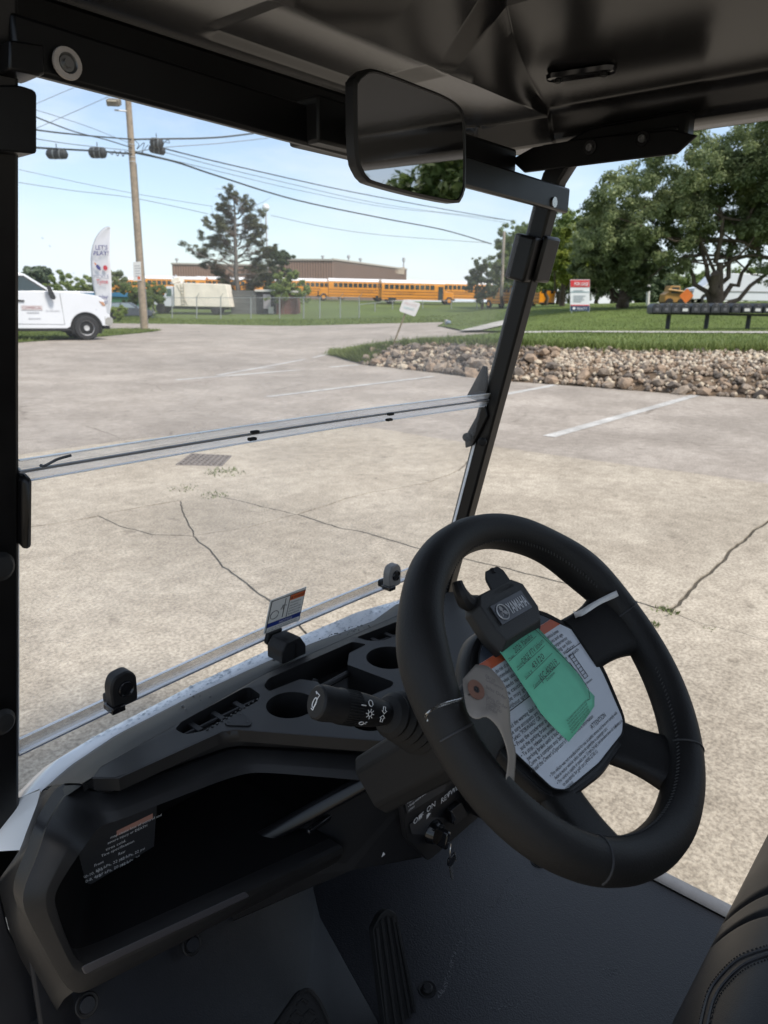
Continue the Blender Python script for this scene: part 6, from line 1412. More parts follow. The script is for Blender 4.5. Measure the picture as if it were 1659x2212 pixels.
for s, x, z, h_, w_, m in (('COMMERCIAL', -2.22, 1.15, 0.15, 0.66, dec), ('(555) 0100', -2.08, 1.00, 0.10, 0.42, dg_), ('SILVERADO', -1.42, 1.07, 0.085, 0.48, dg_), ('SERVICE', -2.05, 0.78, 0.08, 0.45, dg_)):
    if s in ('(555) 0100', 'SERVICE'): 
        for k in range(5): G().box((x+0.04+k*0.085,-1.006,z+0.03), (0.06,0.004,0.045)).obj('lettering', m, pick)
    else: text('lettering', s, (x,-1.004,z), (1,0,0), (0,0,1), h_, m, pick, off=0.004, fit=w_)
G().box((-1.89,-1.003,1.205), (0.72,0.004,0.17)).obj('decal', mat('pale decal', (0.52,0.48,0.49), 0.5, var=0.1, vscale=8), pick)
# ---- school buses
M_bus = mat('school bus yellow', (0.70,0.27,0.018), 0.32, var=0.06, vscale=0.8, coat=0.3); M_busroof = mat('white bus roof', (0.72,0.72,0.72), 0.5, var=0.05, vscale=0.8); M_busblk = mat('bus black rail', (0.02,0.02,0.02), 0.5, var=0.1, vscale=4)
def make_bus():
    b = thing('school_bus', 'x', 'school bus', (0,0,0), 0, 'school buses parked in the yard', local=True)
    L_, W_ = 8.9, 1.2
    def sect(x, top=True): return [(x,-W_,0.55),(x,-W_,2.2),(x,-W_+0.03,2.72),(x,-W_+0.22,2.98),(x,-W_+0.55,3.10),(x,W_-0.55,3.10),(x,W_-0.22,2.98),(x,W_-0.03,2.72),(x,W_,2.2),(x,W_,0.55)]
    G().loft([sect(x) for x in np.linspace(-L_/2-1.2, L_/2-1.2, 4)], close_u=True, cap=True).obj('body', M_bus, b, angle=40)
    rf_ = lambda x: [(x,-W_-0.012,2.70),(x,-W_+0.02,2.80),(x,-W_+0.21,3.01),(x,-W_+0.54,3.13),(x,W_-0.54,3.13),(x,W_-0.21,3.01),(x,W_-0.02,2.80),(x,W_+0.012,2.70)]
    G().loft([rf_(x) for x in np.linspace(-L_/2-1.22, L_/2-1.18, 3)]).obj('roof', M_busroof, b, angle=50)
    fx = L_/2-1.2
    G().loft([[(fx-0.05,-1.1,0.6),(fx-0.05,-1.1,1.75),(fx-0.05,1.1,1.75),(fx-0.05,1.1,0.6)], [(fx+1.0,-1.02,0.6),(fx+1.0,-1.0,1.62),(fx+1.0,1.0,1.62),(fx+1.0,1.02,0.6)], [(fx+1.45,-0.9,0.65),(fx+1.42,-0.85,1.42),(fx+1.42,0.85,1.42),(fx+1.45,0.9,0.65)]], close_u=True, cap=True).obj('hood', M_bus, b, bevel=0.06, angle=35)
    G().box((fx+1.47,0,1.05), (0.05,1.1,0.5)).obj('grille', M_busblk, b); G().box((fx+1.5,0,0.62), (0.16,2.2,0.24)).obj('front_bumper', M_busblk, b, bevel=0.03); G().box((-L_/2-1.25,0,0.62), (0.14,2.3,0.24)).obj('rear_bumper', M_busblk, b, bevel=0.03)
    G().add([(fx+0.012,-1.02,1.80),(fx+0.012,1.02,1.80),(fx+0.012,1.0,2.62),(fx+0.012,-1.0,2.62)], [(0,1,2,3)]).obj('windshield', M_glass, b, smooth=False)
    ex = -L_/2-1.212
    G().add([(ex,-0.95,1.75),(ex,0.95,1.75),(ex,0.9,2.6),(ex,-0.9,2.6)], [(0,3,2,1)]).obj('rear_window', M_glass, b, smooth=False)
    G().box((ex-0.01,0,1.35), (0.02,0.9,1.4)).obj('rear_door', mat('bus yellow door', (0.62,0.24,0.018), 0.4, var=0.06, vscale=2), b)
    for sy in (-1, 1):
        for z in (0.78, 1.18, 1.55): G().box((-1.2, sy*(W_+0.012), z), (L_-0.1, 0.02, 0.06)).obj('rub_rail', M_busblk, b)
        n = 11 if sy > 0 else 10
        for k in range(n):
            x0 = -L_/2-0.85+k*0.72; G().box((x0+0.31, sy*(W_-0.004), 2.18), (0.56, 0.03, 0.60)).obj('window', M_glass, b)
        G().box((-4.2, sy*(W_-0.06), 0.55), (1.1,0.14,0.5)).obj('wheel_arch', M_busblk, b); 
        t_ = text('lettering', 'SCHOOL DISTRICT', (-3.6, sy*(W_+0.003), 1.26), (-sy if sy>0 else 1,0,0) if False else ((1,0,0) if sy < 0 else (-1,0,0)), (0,0,1), 0.24, M_busblk, b, off=0.006, fit=2.6)
        if sy > 0: 
            me = t_.data; co = np.array([v.co for v in me.vertices]); co[:, 0] += 2.6; me.vertices.foreach_set('co', co.ravel())
    G().box((fx-0.55, -W_-0.005, 1.45), (0.72,0.02,1.75)).obj('entry_door', M_glass, b)
    for (x, y, s) in ((fx+0.75,-1.0,-1),(fx+0.75,1.0,1),(-4.2,-0.98,-1),(-4.2,0.98,1)):
        G().lathe([(0.28,-0.14),(0.46,-0.14),(0.5,-0.10),(0.5,0.10),(0.46,0.14),(0.28,0.14),(0.27,0),(0.28,-0.14)], (x, y, 0.5), (0,1,0), 20, cap=False).obj('wheel', M_tyre, b, angle=40)
        G().lathe([(0.05,0.0),(0.27,0.02),(0.29,-0.1)], (x, y+s*0.10, 0.5), (0,s,0), 16).obj('rim', M_bus, b)
    for sy in (-1, 1): G().lathe([(0.0001,0.02),(0.11,0.02),(0.11,0.0)], (fx+1.44, sy*0.72, 1.05), (1,0,0), 14).obj('headlight', M_chrome, b); G().box((fx+0.9, sy*1.22, 2.05), (0.10,0.16,0.30)).obj('mirror', M_busblk, b, bevel=0.02)
    G().box((fx-0.02,0,2.92), (0.12,1.9,0.20)).obj('sign_board', M_bus, b, bevel=0.02)
    for y in (-0.8,-0.5,0.5,0.8): G().lathe([(0.0001,0.03),(0.09,0.03),(0.09,0.0)], (fx+0.04, y, 2.92), (1,0,0), 12).obj('signal_lamp', mat('red lamp lens', (0.45,0.03,0.02), 0.2), b)
    return b
bus0 = make_bus(); bt_ = tree_of(bus0); first = True
def bus_at(px, f, th, label):
    """px: picture x of the bus middle at ground, th: heading in degrees from picture-right, turning away"""
    global first
    d = RH*math.cos(R(th))+FH*math.sin(R(th)); r = (px-PCX)/1596*f; z = float(HR(r, f)); loc = WO(r, f, z-0.02); rz = math.atan2(d[1], d[0])
    if first: bus0.location = tuple(loc); bus0.rotation_euler = (0,0,rz); bus0['label'] = label; first = False
    else: copy_tree(bus0, loc, rz, label, children=bt_)
bus_at(898, 104, 12, 'long yellow school bus facing right directly behind the tilted sign')
bus_at(748, 110, 190, 'yellow school bus right of the green shrub, its back end to the right')
bus_at(676, 118, 10, 'yellow school bus partly hidden by the bright green shrub')
bus_at(395, 112, 4, 'yellow school bus above the old white truck, left of the conifer')
bus_at(290, 120, 186, 'yellow school bus showing behind the wooden pole')
bus_at(500, 116, 3, 'yellow school bus seen through the bare lower limbs of the conifer')
bus_at(575, 122, 170, 'yellow school bus mostly hidden between the conifer and the green shrub')
bus_at(1010, 116, 20, 'yellow school bus whose nose shows behind the airy small tree')
bus_at(1105, 92, 120, 'yellow school bus glimpsed just left of the windshield post')
# ---- old white refuse truck, dark container, brick shed behind the fence
def face_rz(th=0): d = RH*math.cos(R(th))+FH*math.sin(R(th)); return math.atan2(d[1], d[0])
def put(px, f): r = (px-PCX)/1596*f; return WO(r, f, float(HR(r, f))-0.03)
ot = thing('old_truck', 'old cream and white refuse truck with its nose to the left behind the fence', 'truck', put(430, 79), face_rz(180), local=True)
M_cream = mat('dirty cream sheet', (0.80,0.73,0.63), 0.6, var=0.12, vscale=0.9, bump=0.2, bscale=4)
# local x runs towards the nose (picture left)
side_prism(G(), [(-3.2,0.75),(-2.85,3.05),(1.9,3.12),(2.6,3.0),(2.7,0.75)], -1.2, 1.2).obj('box_body', M_cream, ot, bevel=0.05)
for x in (1.9,1.6): G().box((x, 1.22, 1.9), (0.06,0.05,2.2)).obj('body_rib', mat('grimy rib', (0.42,0.38,0.30), 0.7, var=0.2, vscale=3), ot)
G().tube([(2.3,1.22,2.9),(1.3,1.22,0.9)], 0.04, 6).obj('body_brace', MATS['grimy rib'], ot)
for k in range(6): G().box((1.75, 1.24, 1.0+k*0.33), (0.34,0.05,0.04)).obj('rung', MATS['grimy rib'], ot)
side_prism(G(), [(2.72,0.7),(2.72,2.75),(3.5,2.75),(3.75,1.75),(4.9,1.55),(5.0,0.95),(4.55,0.8),(4.5,1.1),(4.2,1.3),(3.85,1.1),(3.75,0.7)], -1.05, 1.05).obj('cab', M_wpaint, ot, bevel=0.06)
G().prism([(2.95,1.06,1.75),(3.52,1.06,1.75),(3.38,1.06,2.5),(2.95,1.06,2.5)], (0,0.02,0)).obj('side_window', mat('pale green glass', (0.10,0.15,0.13), 0.1), ot)
G().box((2.5,0,3.35), (0.9,1.6,0.5), Matrix.Rotation(R(20),3,'Y')).obj('roof_hopper', M_cream, ot, bevel=0.04); G().tube([(1.9,0.5,3.1),(2.9,0.5,3.75)], 0.10, 8).obj('hopper_arm', M_wpaint, ot); G().tube([(3.1,0.4,3.0),(2.5,0.4,3.9)], 0.09, 8).obj('hopper_arm', M_wpaint, ot)
for (x, y) in ((4.2,1.0),(4.2,-1.0),(-1.6,1.0),(-1.6,-1.0)): G().lathe([(0.25,-0.15),(0.45,-0.15),(0.5,-0.1),(0.5,0.1),(0.45,0.15),(0.25,0.15)], (x, y, 0.5), (0,1,0), 20).obj('wheel', M_tyre, ot, angle=40)
G().box((0.5,0,0.6), (6.4,1.6,0.25)).obj('chassis', M_blkp, ot)
def shed(name, label, cat, px0, px1, f, h_, wallm, roofm, roof_h=0.12, over=0.15, depth=3.0, extra=None, low=0.0):
    a, b = put(px0, f), put(px1, f); L_ = np.linalg.norm((b-a)[:2]); t = thing(name, label, cat, a, face_rz(0), local=True)
    G().box((L_/2, depth/2, h_/2-0.1), (L_, depth, h_+0.2)).obj('wall', wallm, t, bevel=0.02)
    if roofm: G().box((L_/2, depth/2, h_+roof_h/2+0.003), (L_+2*over, depth+2*over, roof_h)).obj('roof', roofm, t, bevel=0.02)
    return t, L_
c1_, L1 = shed('storage_container', 'dark grey ribbed storage container right of the old truck', 'container', 491, 546, 80, 2.4, mat('dull grey steel', (0.13,0.13,0.125), 0.6, var=0.2, vscale=0.7), None)
for k in range(9): G().box((0.18+k*(L1-0.36)/8, -0.02, 1.2), (0.07,0.06,2.2)).obj('rib', MATS['dull grey steel'], c1_)
for z in (0.5,1.2,1.9): G().box((L1/2,-0.05,z), (L1,0.03,0.05)).obj('band', mat('pale grey band', (0.22,0.22,0.21), 0.6, var=0.2, vscale=2), c1_)
c2_, L2 = shed('open_shed', 'dark open-fronted shed with a white roof edge next to the container', 'shed', 547, 588, 80, 2.3, mat('shed opening painted dark', (0.03,0.03,0.033), 0.8, var=0.3, vscale=1.5), mat('white sheet roof', (0.62,0.60,0.57), 0.5, var=0.06, vscale=2), 0.22)  # near-black walls stand in for the shade inside the open front
G().box((L2*0.55,-0.03,1.3), (0.8,0.04,1.5)).obj('door', mat('pale grey door', (0.40,0.36,0.38), 0.6, var=0.1, vscale=2), c2_); G().box((L2*0.75,-0.05,0.4), (0.55,0.3,0.7)).obj('panel', mat('off white board', (0.5,0.48,0.43), 0.7, var=0.1, vscale=3), c2_)
c3_, L3 = shed('brick_shed', 'low red-brown shed with a white roof edge below the green shrub', 'shed', 589, 634, 80, 2.25, mat('faded red boards', (0.17,0.075,0.06), 0.8, var=0.2, vscale=1.2), MATS['white sheet roof'], 0.18)
for k in range(7): G().box((0.2+k*(L3-0.4)/6, -0.012, 1.1), (0.05,0.02,2.2)).obj('batten', mat('dark red batten', (0.12,0.055,0.045), 0.8, var=0.2, vscale=3), c3_)
tp_, Lt = shed('awning', 'long blue tarpaulin awning with green sides behind the pickup hood', 'awning', 175, 296, 80, 1.5, mat('dark green tarp', (0.04,0.12,0.06), 0.6, var=0.3, vscale=0.6), mat('blue tarp', (0.03,0.16,0.30), 0.5, var=0.2, vscale=0.8), 0.45)
# dark parked car at the far left
cr_ = thing('parked_car', 'dark grey hatchback parked in front of the green awning', 'car', put(272, 66), face_rz(8), local=True)
side_prism(G(), [(-2.1,0.3),(-2.15,0.8),(-2.0,1.0),(-1.7,1.42),(0.1,1.48),(0.85,1.0),(1.9,0.82),(2.1,0.6),(2.05,0.3)], -0.85, 0.85, 0.25, 0.9).obj('body', mat('dark grey car paint', (0.045,0.05,0.06), 0.25, var=0.1, vscale=2, coat=0.5), cr_, bevel=0.06, seg=3)
for pts in ([(-1.75,1.0),(-1.6,1.34),(-0.7,1.40),(-0.7,1.0)], [(-0.6,1.0),(-0.6,1.40),(0.05,1.40),(0.65,1.0)]): G().add([(x,-0.85+0.25*max(0,z-0.9)-0.006,z) for x, z in pts], [(0,1,2,3)]).obj('side_window', mat('bright car glass', (0.20,0.24,0.27), 0.08), cr_, smooth=False)
for x in (-1.3,1.25):
    for y in (-0.78,0.78): G().lathe([(0.18,-0.1),(0.30,-0.1),(0.32,-0.06),(0.32,0.06),(0.30,0.1),(0.18,0.1)], (x, y, 0.32), (0,1,0), 18).obj('wheel', M_tyre, cr_, angle=40)
G().box((-2.12,-0.6,0.85), (0.06,0.25,0.16)).obj('tail_light', mat('red lamp', (0.5,0.04,0.04), 0.3), cr_)
# ---- brown metal building beyond the buses
M_brn = mat('brown ribbed metal', (0.27,0.175,0.135), 0.55, var=0.06, vscale=0.08); M_brn_shade = mat('shaded brown ribbed metal', (0.20,0.14,0.115), 0.55, var=0.06, vscale=0.08)  # second brown is the first with the right wall's shade painted in
bl_ = thing('metal_building', 'long brown ribbed metal building behind the buses', 'building', put(712, 140))
def wallstrip(name, pa, fa, pb, fb, ztop, m, pitch=0.5, base_z=1.5):
    a, b = put(pa, fa), put(pb, fb); a[2] = b[2] = 0; L_ = np.linalg.norm(b-a); d = (b-a)/L_; n = np.array([d[1], -d[0], 0]); n = n if n@(-FH) > 0 else -n
    k = int(L_/pitch); pts = []
    for i in range(k):
        t0 = i/k*L_
        for dt, o in ((0,0),(pitch*0.55,0),(pitch*0.62,0.09),(pitch*0.93,0.09)): pts.append(a+d*(t0+dt)+n*o)
    pts.append(b); g = G(); g.loft([[p+np.array([0,0,base_z]) for p in pts], [p+np.array([0,0,ztop]) for p in pts]]); g.obj(name, m, bl_, smooth=False, fix=False)
    G().box((a+b)/2+np.array([0,0,ztop+0.15]), (L_+0.3, 0.4, 0.3), Matrix.Rotation(math.atan2(d[1], d[0]),3,'Z')).obj('parapet_trim', mat('pale roof trim', (0.42,0.38,0.34), 0.5, var=0.05, vscale=1), bl_)
zt = UF((712,563),140)[2]
wallstrip('wall', 600,142, 712,140, zt, M_brn); wallstrip('wall', 712,140, 868,172, zt+0.1, M_brn_shade)
wallstrip('wall', 369,150, 610,150, UF((370,571),150)[2], M_brn)
a, b, c, d_ = put(712,140), put(868,172), put(760,200), put(600,142)
G().prism([p*np.array([1,1,0])+np.array([0,0,zt-0.3]) for p in (a, b, c, d_)], (0,0,0.2)).obj('roof', mat('grey flat roof', (0.3,0.3,0.3), 0.8, var=0.1, vscale=0.2), bl_)
a, b, c, d_ = put(369,150), put(610,150), put(620,190), put(400,190)
G().prism([p*np.array([1,1,0])+np.array([0,0,UF((370,571),150)[2]-0.3]) for p in (a, b, c, d_)], (0,0,0.2)).obj('roof', MATS['grey flat roof'], bl_)
for px, f, h_ in ((380,151,1.2),(745,150,1.6),(770,152,1.2),(690,141,0.9),(862,171,2.6)):
    q = put(px, f); q[2] = zt if px > 600 else UF((370,571),150)[2]; G().lathe([(0.16,0),(0.16,h_*0.7),(0.34,h_*0.72),(0.34,h_),(0.05,h_+0.1)], q, (0,0,1), 12).obj('roof_vent', M_alloy, bl_)
q0, q1 = put(815,161), put(864,171); q0[2] = q1[2] = 0
G().prism([p+np.array([0,0,z]) for p, z in ((q0-FH*0.6,zt-1.0),(q1-FH*0.6,zt-1.0),(q1-FH*0.6,zt+0.6),(q0-FH*0.6,zt-0.2))], FH*0.3).obj('sign_panel', mat('tan wall panel', (0.42,0.34,0.27), 0.6, var=0.1, vscale=0.5), bl_)
# ---- white van and yellow machine on the right
vn = thing('white_van', 'long white van parked behind the big lawn tree', 'van', UF((1600,660),60), face_rz(180), local=True)
side_prism(G(), [(-6.5,0.35),(-6.5,2.35),(2.3,2.42),(2.75,2.3),(3.5,1.45),(4.3,1.25),(4.45,0.6),(4.3,0.4),(3.75,0.45)]+arc(3.3,0.4,0.46,10,170,9)+[(2.8,0.4)], -1.0, 1.0, 0.08, 1.2).obj('body', M_wpaint, vn, bevel=0.06, seg=3)
G().add([(2.2,1.0-0.08*0.9+0.02,1.5),(3.35,0.98,1.5),(2.75,0.93,2.2),(2.2,0.93,2.2)], [(0,1,2,3)]).obj('side_window', M_glass, vn, smooth=False)
for x in (3.3,-4.2):
    for y in (0.9,-0.9):
        w_ = G().lathe([(0.2,-0.12),(0.37,-0.12),(0.4,-0.08),(0.4,0.08),(0.37,0.12),(0.2,0.12),(0.19,0),(0.2,-0.12)], (x, y, 0.4), (0,1,0), 20, cap=False).obj('wheel', M_tyre, vn, angle=40); G().lathe([(0.03,0.02),(0.2,0.0),(0.22,-0.05)], (x, y+(0.11 if y > 0 else -0.11), 0.4), (0,1 if y > 0 else -1,0), 16).obj('rim', M_chrome, w_)
G().box((4.36,0.7,0.95), (0.12,0.4,0.25)).obj('headlight', M_chrome, vn, bevel=0.02); G().box((-2,1.004,1.05), (8.0,0.02,0.08)).obj('side_trim', mat('grey trim', (0.3,0.3,0.3), 0.5), vn)
lo_ = thing('compact_loader', 'yellow compact loader with a dark bucket left of the white van', 'loader', UF((1452,662),64), face_rz(0), local=True, scale=0.8)
M_yel = mat('machine yellow', (0.38,0.21,0.06), 0.5, var=0.15, vscale=2)
side_prism(G(), [(-1.2,0.4),(-1.2,1.2),(-0.8,1.5),(-0.7,2.1),(0.3,2.1),(0.5,1.3),(1.0,1.1),(1.1,0.4)], -0.8, 0.8).obj('body', M_yel, lo_, bevel=0.05)
G().add([(-0.6,-0.81,1.35),(0.3,-0.81,1.35),(0.2,-0.81,1.95),(-0.55,-0.81,1.95)], [(0,1,2,3)]).obj('cab_window', M_glass, lo_, smooth=False)
G().tube([(-1.0,-0.95,1.7),(0.8,-0.95,1.5),(1.6,-0.95,0.7)], 0.12, 8).obj('lift_arm', M_yel, lo_)
side_prism(G(), [(1.4,0.2),(1.5,1.0),(1.7,1.1),(2.6,0.9),(3.0,0.3),(2.8,0.15)], -1.0, 1.0).obj('bucket', mat('rusty dark bucket', (0.12,0.085,0.06), 0.8, var=0.3, vscale=2), lo_, bevel=0.03)
for x in (-0.7,0.6):
    for y in (-0.85,0.85): G().lathe([(0.2,-0.13),(0.4,-0.13),(0.42,-0.08),(0.42,0.08),(0.4,0.13),(0.2,0.13)], (x, y, 0.42), (0,1,0), 18).obj('wheel', M_tyre, lo_, angle=40)
# ================================================================== STREET FURNITURE
M_wood = mat('weathered pole wood', (0.27,0.215,0.16), 0.85, var=0.25, vscale=5, bump=0.5, bscale=20)
# ---- wooden utility pole with flood lamp and notice
pf = zf((312,713)); PFd = pf[1]
pb_ = WO(pf[0], pf[1], float(HR(*pf))); ptop = UF((270,120), PFd)
pole = thing('utility_pole', 'weathered wooden utility pole carrying the cables, with a white notice', 'utility pole', pb_)
G().tube([pb_+np.array([0,0,-0.2]), pb_*0.66+ptop*0.34, pb_*0.33+ptop*0.67, ptop], [0.21,0.185,0.165,0.14], 16).obj('shaft', M_wood, pole)
def pl_at(y): k = (y-713)/(120-713); return pb_*(1-k)+ptop*k
n0 = [UF(p, PFd-0.22) for p in ((287,566),(304,565),(305,606),(288,607))]
nb = G().prism(n0, FH*0.02).obj('notice_board', mat('white notice panel', (0.66,0.66,0.65), 0.5, var=0.04, vscale=3), pole, smooth=False)
nu = n0[2]-n0[3]; nu /= np.linalg.norm(nu)
for i, w_ in enumerate((0.30,0.34,0.28,0.32,0.20)): G().prism([n0[0]+nu*0.06+np.array([0,0,-0.18-i*0.13])-FH*0.004+d for d in (nu*0, nu*w_, nu*w_+np.array([0,0,-0.05]), np.array([0,0,-0.05]))], -FH*0.002).obj('notice_line', mat('grey print', (0.4,0.4,0.42), 0.6), nb)
G().prism([n0[3]+nu*0.25+np.array([0,0,0.06])-FH*0.004+d for d in (nu*0, nu*0.14, nu*0.14+np.array([0,0,0.16]), np.array([0,0,0.16]))], -FH*0.002).obj('notice_mark', mat('orange red print', (0.6,0.12,0.05), 0.6), nb)
hd_ = UF((246,221), PFd-0.5)
fl = G().box(hd_, (0.62,0.30,0.62), frame_rot(RH*0.95+FH*0.1, (0,0,1)).to_3x3()@Matrix.Rotation(R(20),3,'X')).obj('flood_lamp', mat('dull bronze lamp housing', (0.16,0.14,0.11), 0.6, var=0.2, vscale=6), pole, bevel=0.04)
G().box(hd_-FH*0.19+np.array([0,0,-0.03]), (0.42,0.04,0.40), frame_rot(RH*0.95+FH*0.1, (0,0,1)).to_3x3()).obj('lens', mat('frosted lamp lens', (0.55,0.50,0.40), 0.3), fl, bevel=0.01)
G().tube([hd_+np.array([0,0,-0.35]), UF((262,239), PFd-0.3), UF((280,241), PFd)], 0.04, 8).obj('lamp_arm', M_alloy, pole)
for y in (300,326,336): G().tube([pl_at(y)+RH*0.17*math.cos(t)+FH*0.17*math.sin(t) for t in np.linspace(0,6.28,13)[:-1]], 0.02, 5, closed=True).obj('pole_band', M_alloy, pole)
G().tube([pl_at(340)+RH*0.19, pl_at(520)+RH*0.20, pl_at(700)+RH*0.22], 0.022, 6).obj('conduit', mat('grey conduit', (0.2,0.2,0.2), 0.6), pole)
# ---- cables
M_cab = mat('black cable', (0.03,0.035,0.035), 0.6); M_cab2 = mat('grey aluminium wire', (0.16,0.18,0.19), 0.5)
def cable(label, pts, r, m=M_cab, name='cable', loops=0):
    q = [UF((x, y), f) for x, y, f in pts]
    return tag(G().tube(smooth_path(q, 40), r, 6).obj(name, m, None), label, 'cable', 'overhead cables')
D0 = PFd
cable('thick cable sloping from the wooden pole down right to the airy tree', [(288,329,D0),(380,350,D0+4),(470,380,D0+9),(640,432,D0+17),(830,472,D0+26),(960,497,D0+33),(1062,527,D0+38)], 0.05)
cable('upper cable from the splice box right past the mirror', [(352,320,D0+2),(480,352,D0+8),(700,402,D0+18),(830,428,D0+25),(960,452,D0+32),(1110,478,D0+42)], 0.035)
cable('thin cable just under the upper cable, right of the pole', [(330,322,D0+1),(480,362,D0+8),(640,400,D0+16),(780,432,D0+23),(900,452,D0+30),(1100,476,D0+42)], 0.020, M_cab2)
cable('second thin cable running beside the thick one on the right', [(290,326,D0),(480,372,D0+9),(640,410,D0+17),(830,447,D0+26),(960,461,D0+33),(1100,482,D0+42)], 0.018, M_cab2)
cable('level dark cable right of the pole ending under the roof rail', [(287,301,D0),(350,300,D0+1),(420,299,D0+2),(480,296,D0+3),(548,288,D0+4)], 0.045)
cable('pale cable climbing right of the pole below the roof rail', [(287,329,D0),(360,318,D0+2),(470,310,D0+4),(580,298,D0+6)], 0.022, M_cab2)
cable('dark cable meeting the pole from the left at the upper band', [(60,278,D0-9),(120,286,D0-6),(200,294,D0-3),(287,301,D0)], 0.035)
cable('lowest thick cable meeting the pole from the left with splice boxes', [(60,318,D0-9),(150,323,D0-5),(220,327,D0-3),(287,333,D0)], 0.045)
cable('sagging cable from upper left crossing down to the pole', [(60,246,D0-12),(160,284,D0-6),(230,302,D0-3),(287,320,D0)], 0.025)
cable('pale cable from the left just above the splice boxes', [(60,297,D0-9),(160,312,D0-5),(287,326,D0)], 0.018, M_cab2)
cable('thin wire from high left down behind the flood lamp to the pole', [(60,232,D0-10),(180,270,D0-5),(287,312,D0)], 0.012, M_cab2)
cable('faint wire crossing low behind the pole above the flag', [(40,366,D0+20),(160,392,D0+22),(290,418,D0+24),(460,446,D0+28)], 0.022, M_cab2)
cable('faint lower wire crossing behind the pole above the flag', [(40,394,D0+20),(160,412,D0+22),(290,428,D0+24),(450,462,D0+28)], 0.026, M_cab2)
cable('faint wire right of the conifer sloping to the airy tree', [(585,465,D0+40),(700,490,D0+42),(830,508,D0+44),(1060,525,D0+48)], 0.030, M_cab2)
cable('faint diagonal wire rising right at the top left corner', [(60,232,D0+6),(120,206,D0+7),(200,172,D0+8)], 0.018, M_cab2)
cable('second faint diagonal wire below the top left one', [(60,285,D0+6),(150,246,D0+7),(240,206,D0+8)], 0.018, M_cab2)
M_box = mat('black splice case', (0.03,0.033,0.036), 0.6, var=0.2, vscale=4)
def splice(label, x0, x1, y, f, hh, tilt_=0.0):
    a, b = UF((x0, y-tilt_), f), UF((x1, y+tilt_), f); d = (b-a); L_ = np.linalg.norm(d); t = thing('splice_case', label, 'splice case', (a+b)/2, group='splice cases on the cables')
    G().lathe([(hh*0.35,0),(hh*0.8,0.06),(hh,0.12),(hh,L_-0.12),(hh*0.8,L_-0.06),(hh*0.35,L_)], a, d, 16).obj('case', M_box, t)
    for k in (0.35,0.65): G().lathe([(hh*0.9,0.0),(hh*1.06,0.0),(hh*1.06,0.05),(hh*0.9,0.05)], a+d*k, d, 16).obj('strap', M_cab2, t)
    G().tube([(a+b)/2+np.array([0,0,hh]), (a+b)/2+np.array([0,0,hh+0.22])], 0.02, 6).obj('hanger', M_cab, t)
splice('cylindrical black splice case hanging at the far left of the cables', 100, 146, 333, D0-6, 0.20); splice('blocky black splice case between the far left case and the pole', 192, 230, 330, D0-3, 0.24); splice('upper half of the splice case pair just right of the pole', 324, 353, 309, D0+1, 0.24, 2); splice('lower half of the splice case pair just right of the pole', 322, 357, 324, D0+1.4, 0.20, 4)
g = G()
lp_ = smooth_path([UF(p, D0-1) for p in ((236,327),(242,334),(248,326),(254,337),(260,327),(266,338),(270,328),(280,332))], 40); 
tag(G().tube(lp_, 0.022, 5).obj('cable_loops', M_cab, None), 'slack black cable loops hung left of the pole', 'cable', 'overhead cables')
lp_ = smooth_path([UF(p, D0+1) for p in ((290,302),(300,312),(296,322),(312,308),(306,330),(320,314),(330,322),(336,300),(350,312),(362,302),(366,309),(350,304))], 60)
tag(G().tube(lp_, 0.018, 5).obj('cable_loops', M_cab, None), 'tangled black cable loops between the pole and the splice pair', 'cable', 'overhead cables')
# second pole and globe lamp
q = UF((1083,640), 82); up_ = thing('utility_pole', 'distant grey wooden pole left of the windshield post', 'utility pole', q)
G().tube([q, UF((1089,500), 82)], [0.20,0.15], 12).obj('shaft', mat('pale pole wood', (0.36,0.31,0.26), 0.85, var=0.2, vscale=3), up_)
q = UF((580,650), 96); gl_ = thing('globe_lamp', 'white globe lamp on a slim pole beside the conifer', 'lamp', q)
G().tube([q, UF((574,456), 96)], [0.12,0.09], 10).obj('pole', M_alloy, gl_); bm_ = G(); bm_.lathe([(0.05,-0.5),(0.30,-0.36),(0.46,-0.12),(0.48,0.05),(0.36,0.33),(0.10,0.48)], UF((574,449), 96), (0,0,1), 18); bm_.obj('globe', mat('white lamp globe', (0.75,0.76,0.78), 0.4), gl_)
# ---- feather flag
ff_ = zf((224,722)); FD = ff_[1]+2.0
fl_ = thing('feather_flag', 'tall white feather flag with blue and red print beside the pickup', 'flag', UF((224,716), FD))
ed_ = [(236,490),(226,493),(214,504),(205,520),(199,540),(197,565),(199,600),(204,630),(211,655),(217,680),(221,700)]
rt_ = [(238.5,491),(238.5,500),(239,515),(238.5,530),(238,550),(239,575),(240,600),(241,630),(241,655),(238,680),(234,700)]
pole_pts = smooth_path([UF(p, FD) for p in ed_[::-1]], 44); G().tube([UF((224,716),FD)]+list(pole_pts), 0.022, 6).obj('pole', mat('dark flag pole', (0.10,0.10,0.12), 0.5), fl_)
g = G(); A1, B1 = np.array(smooth_path([UF(p, FD) for p in ed_], 40)), np.array(smooth_path([UF(p, FD) for p in rt_], 40)); nA = len(A1)
g.loft([[a*(1-t)+b*t-FH*(0.05*math.sin(t*5+i*0.25)*t+0.02) for t in np.linspace(0,1,9)] for i, (a, b) in enumerate(zip(A1, B1))]); g.obj('sail', mat('white flag cloth', (0.66,0.66,0.70), 0.75, var=0.05, vscale=1.5), fl_, solid=0.006, angle=80)
M_navyp = mat('navy print', (0.05,0.05,0.20), 0.7, var=0.05, vscale=5); M_redp = mat('red print', (0.50,0.04,0.06), 0.7, var=0.05, vscale=5)
fu = RH; 
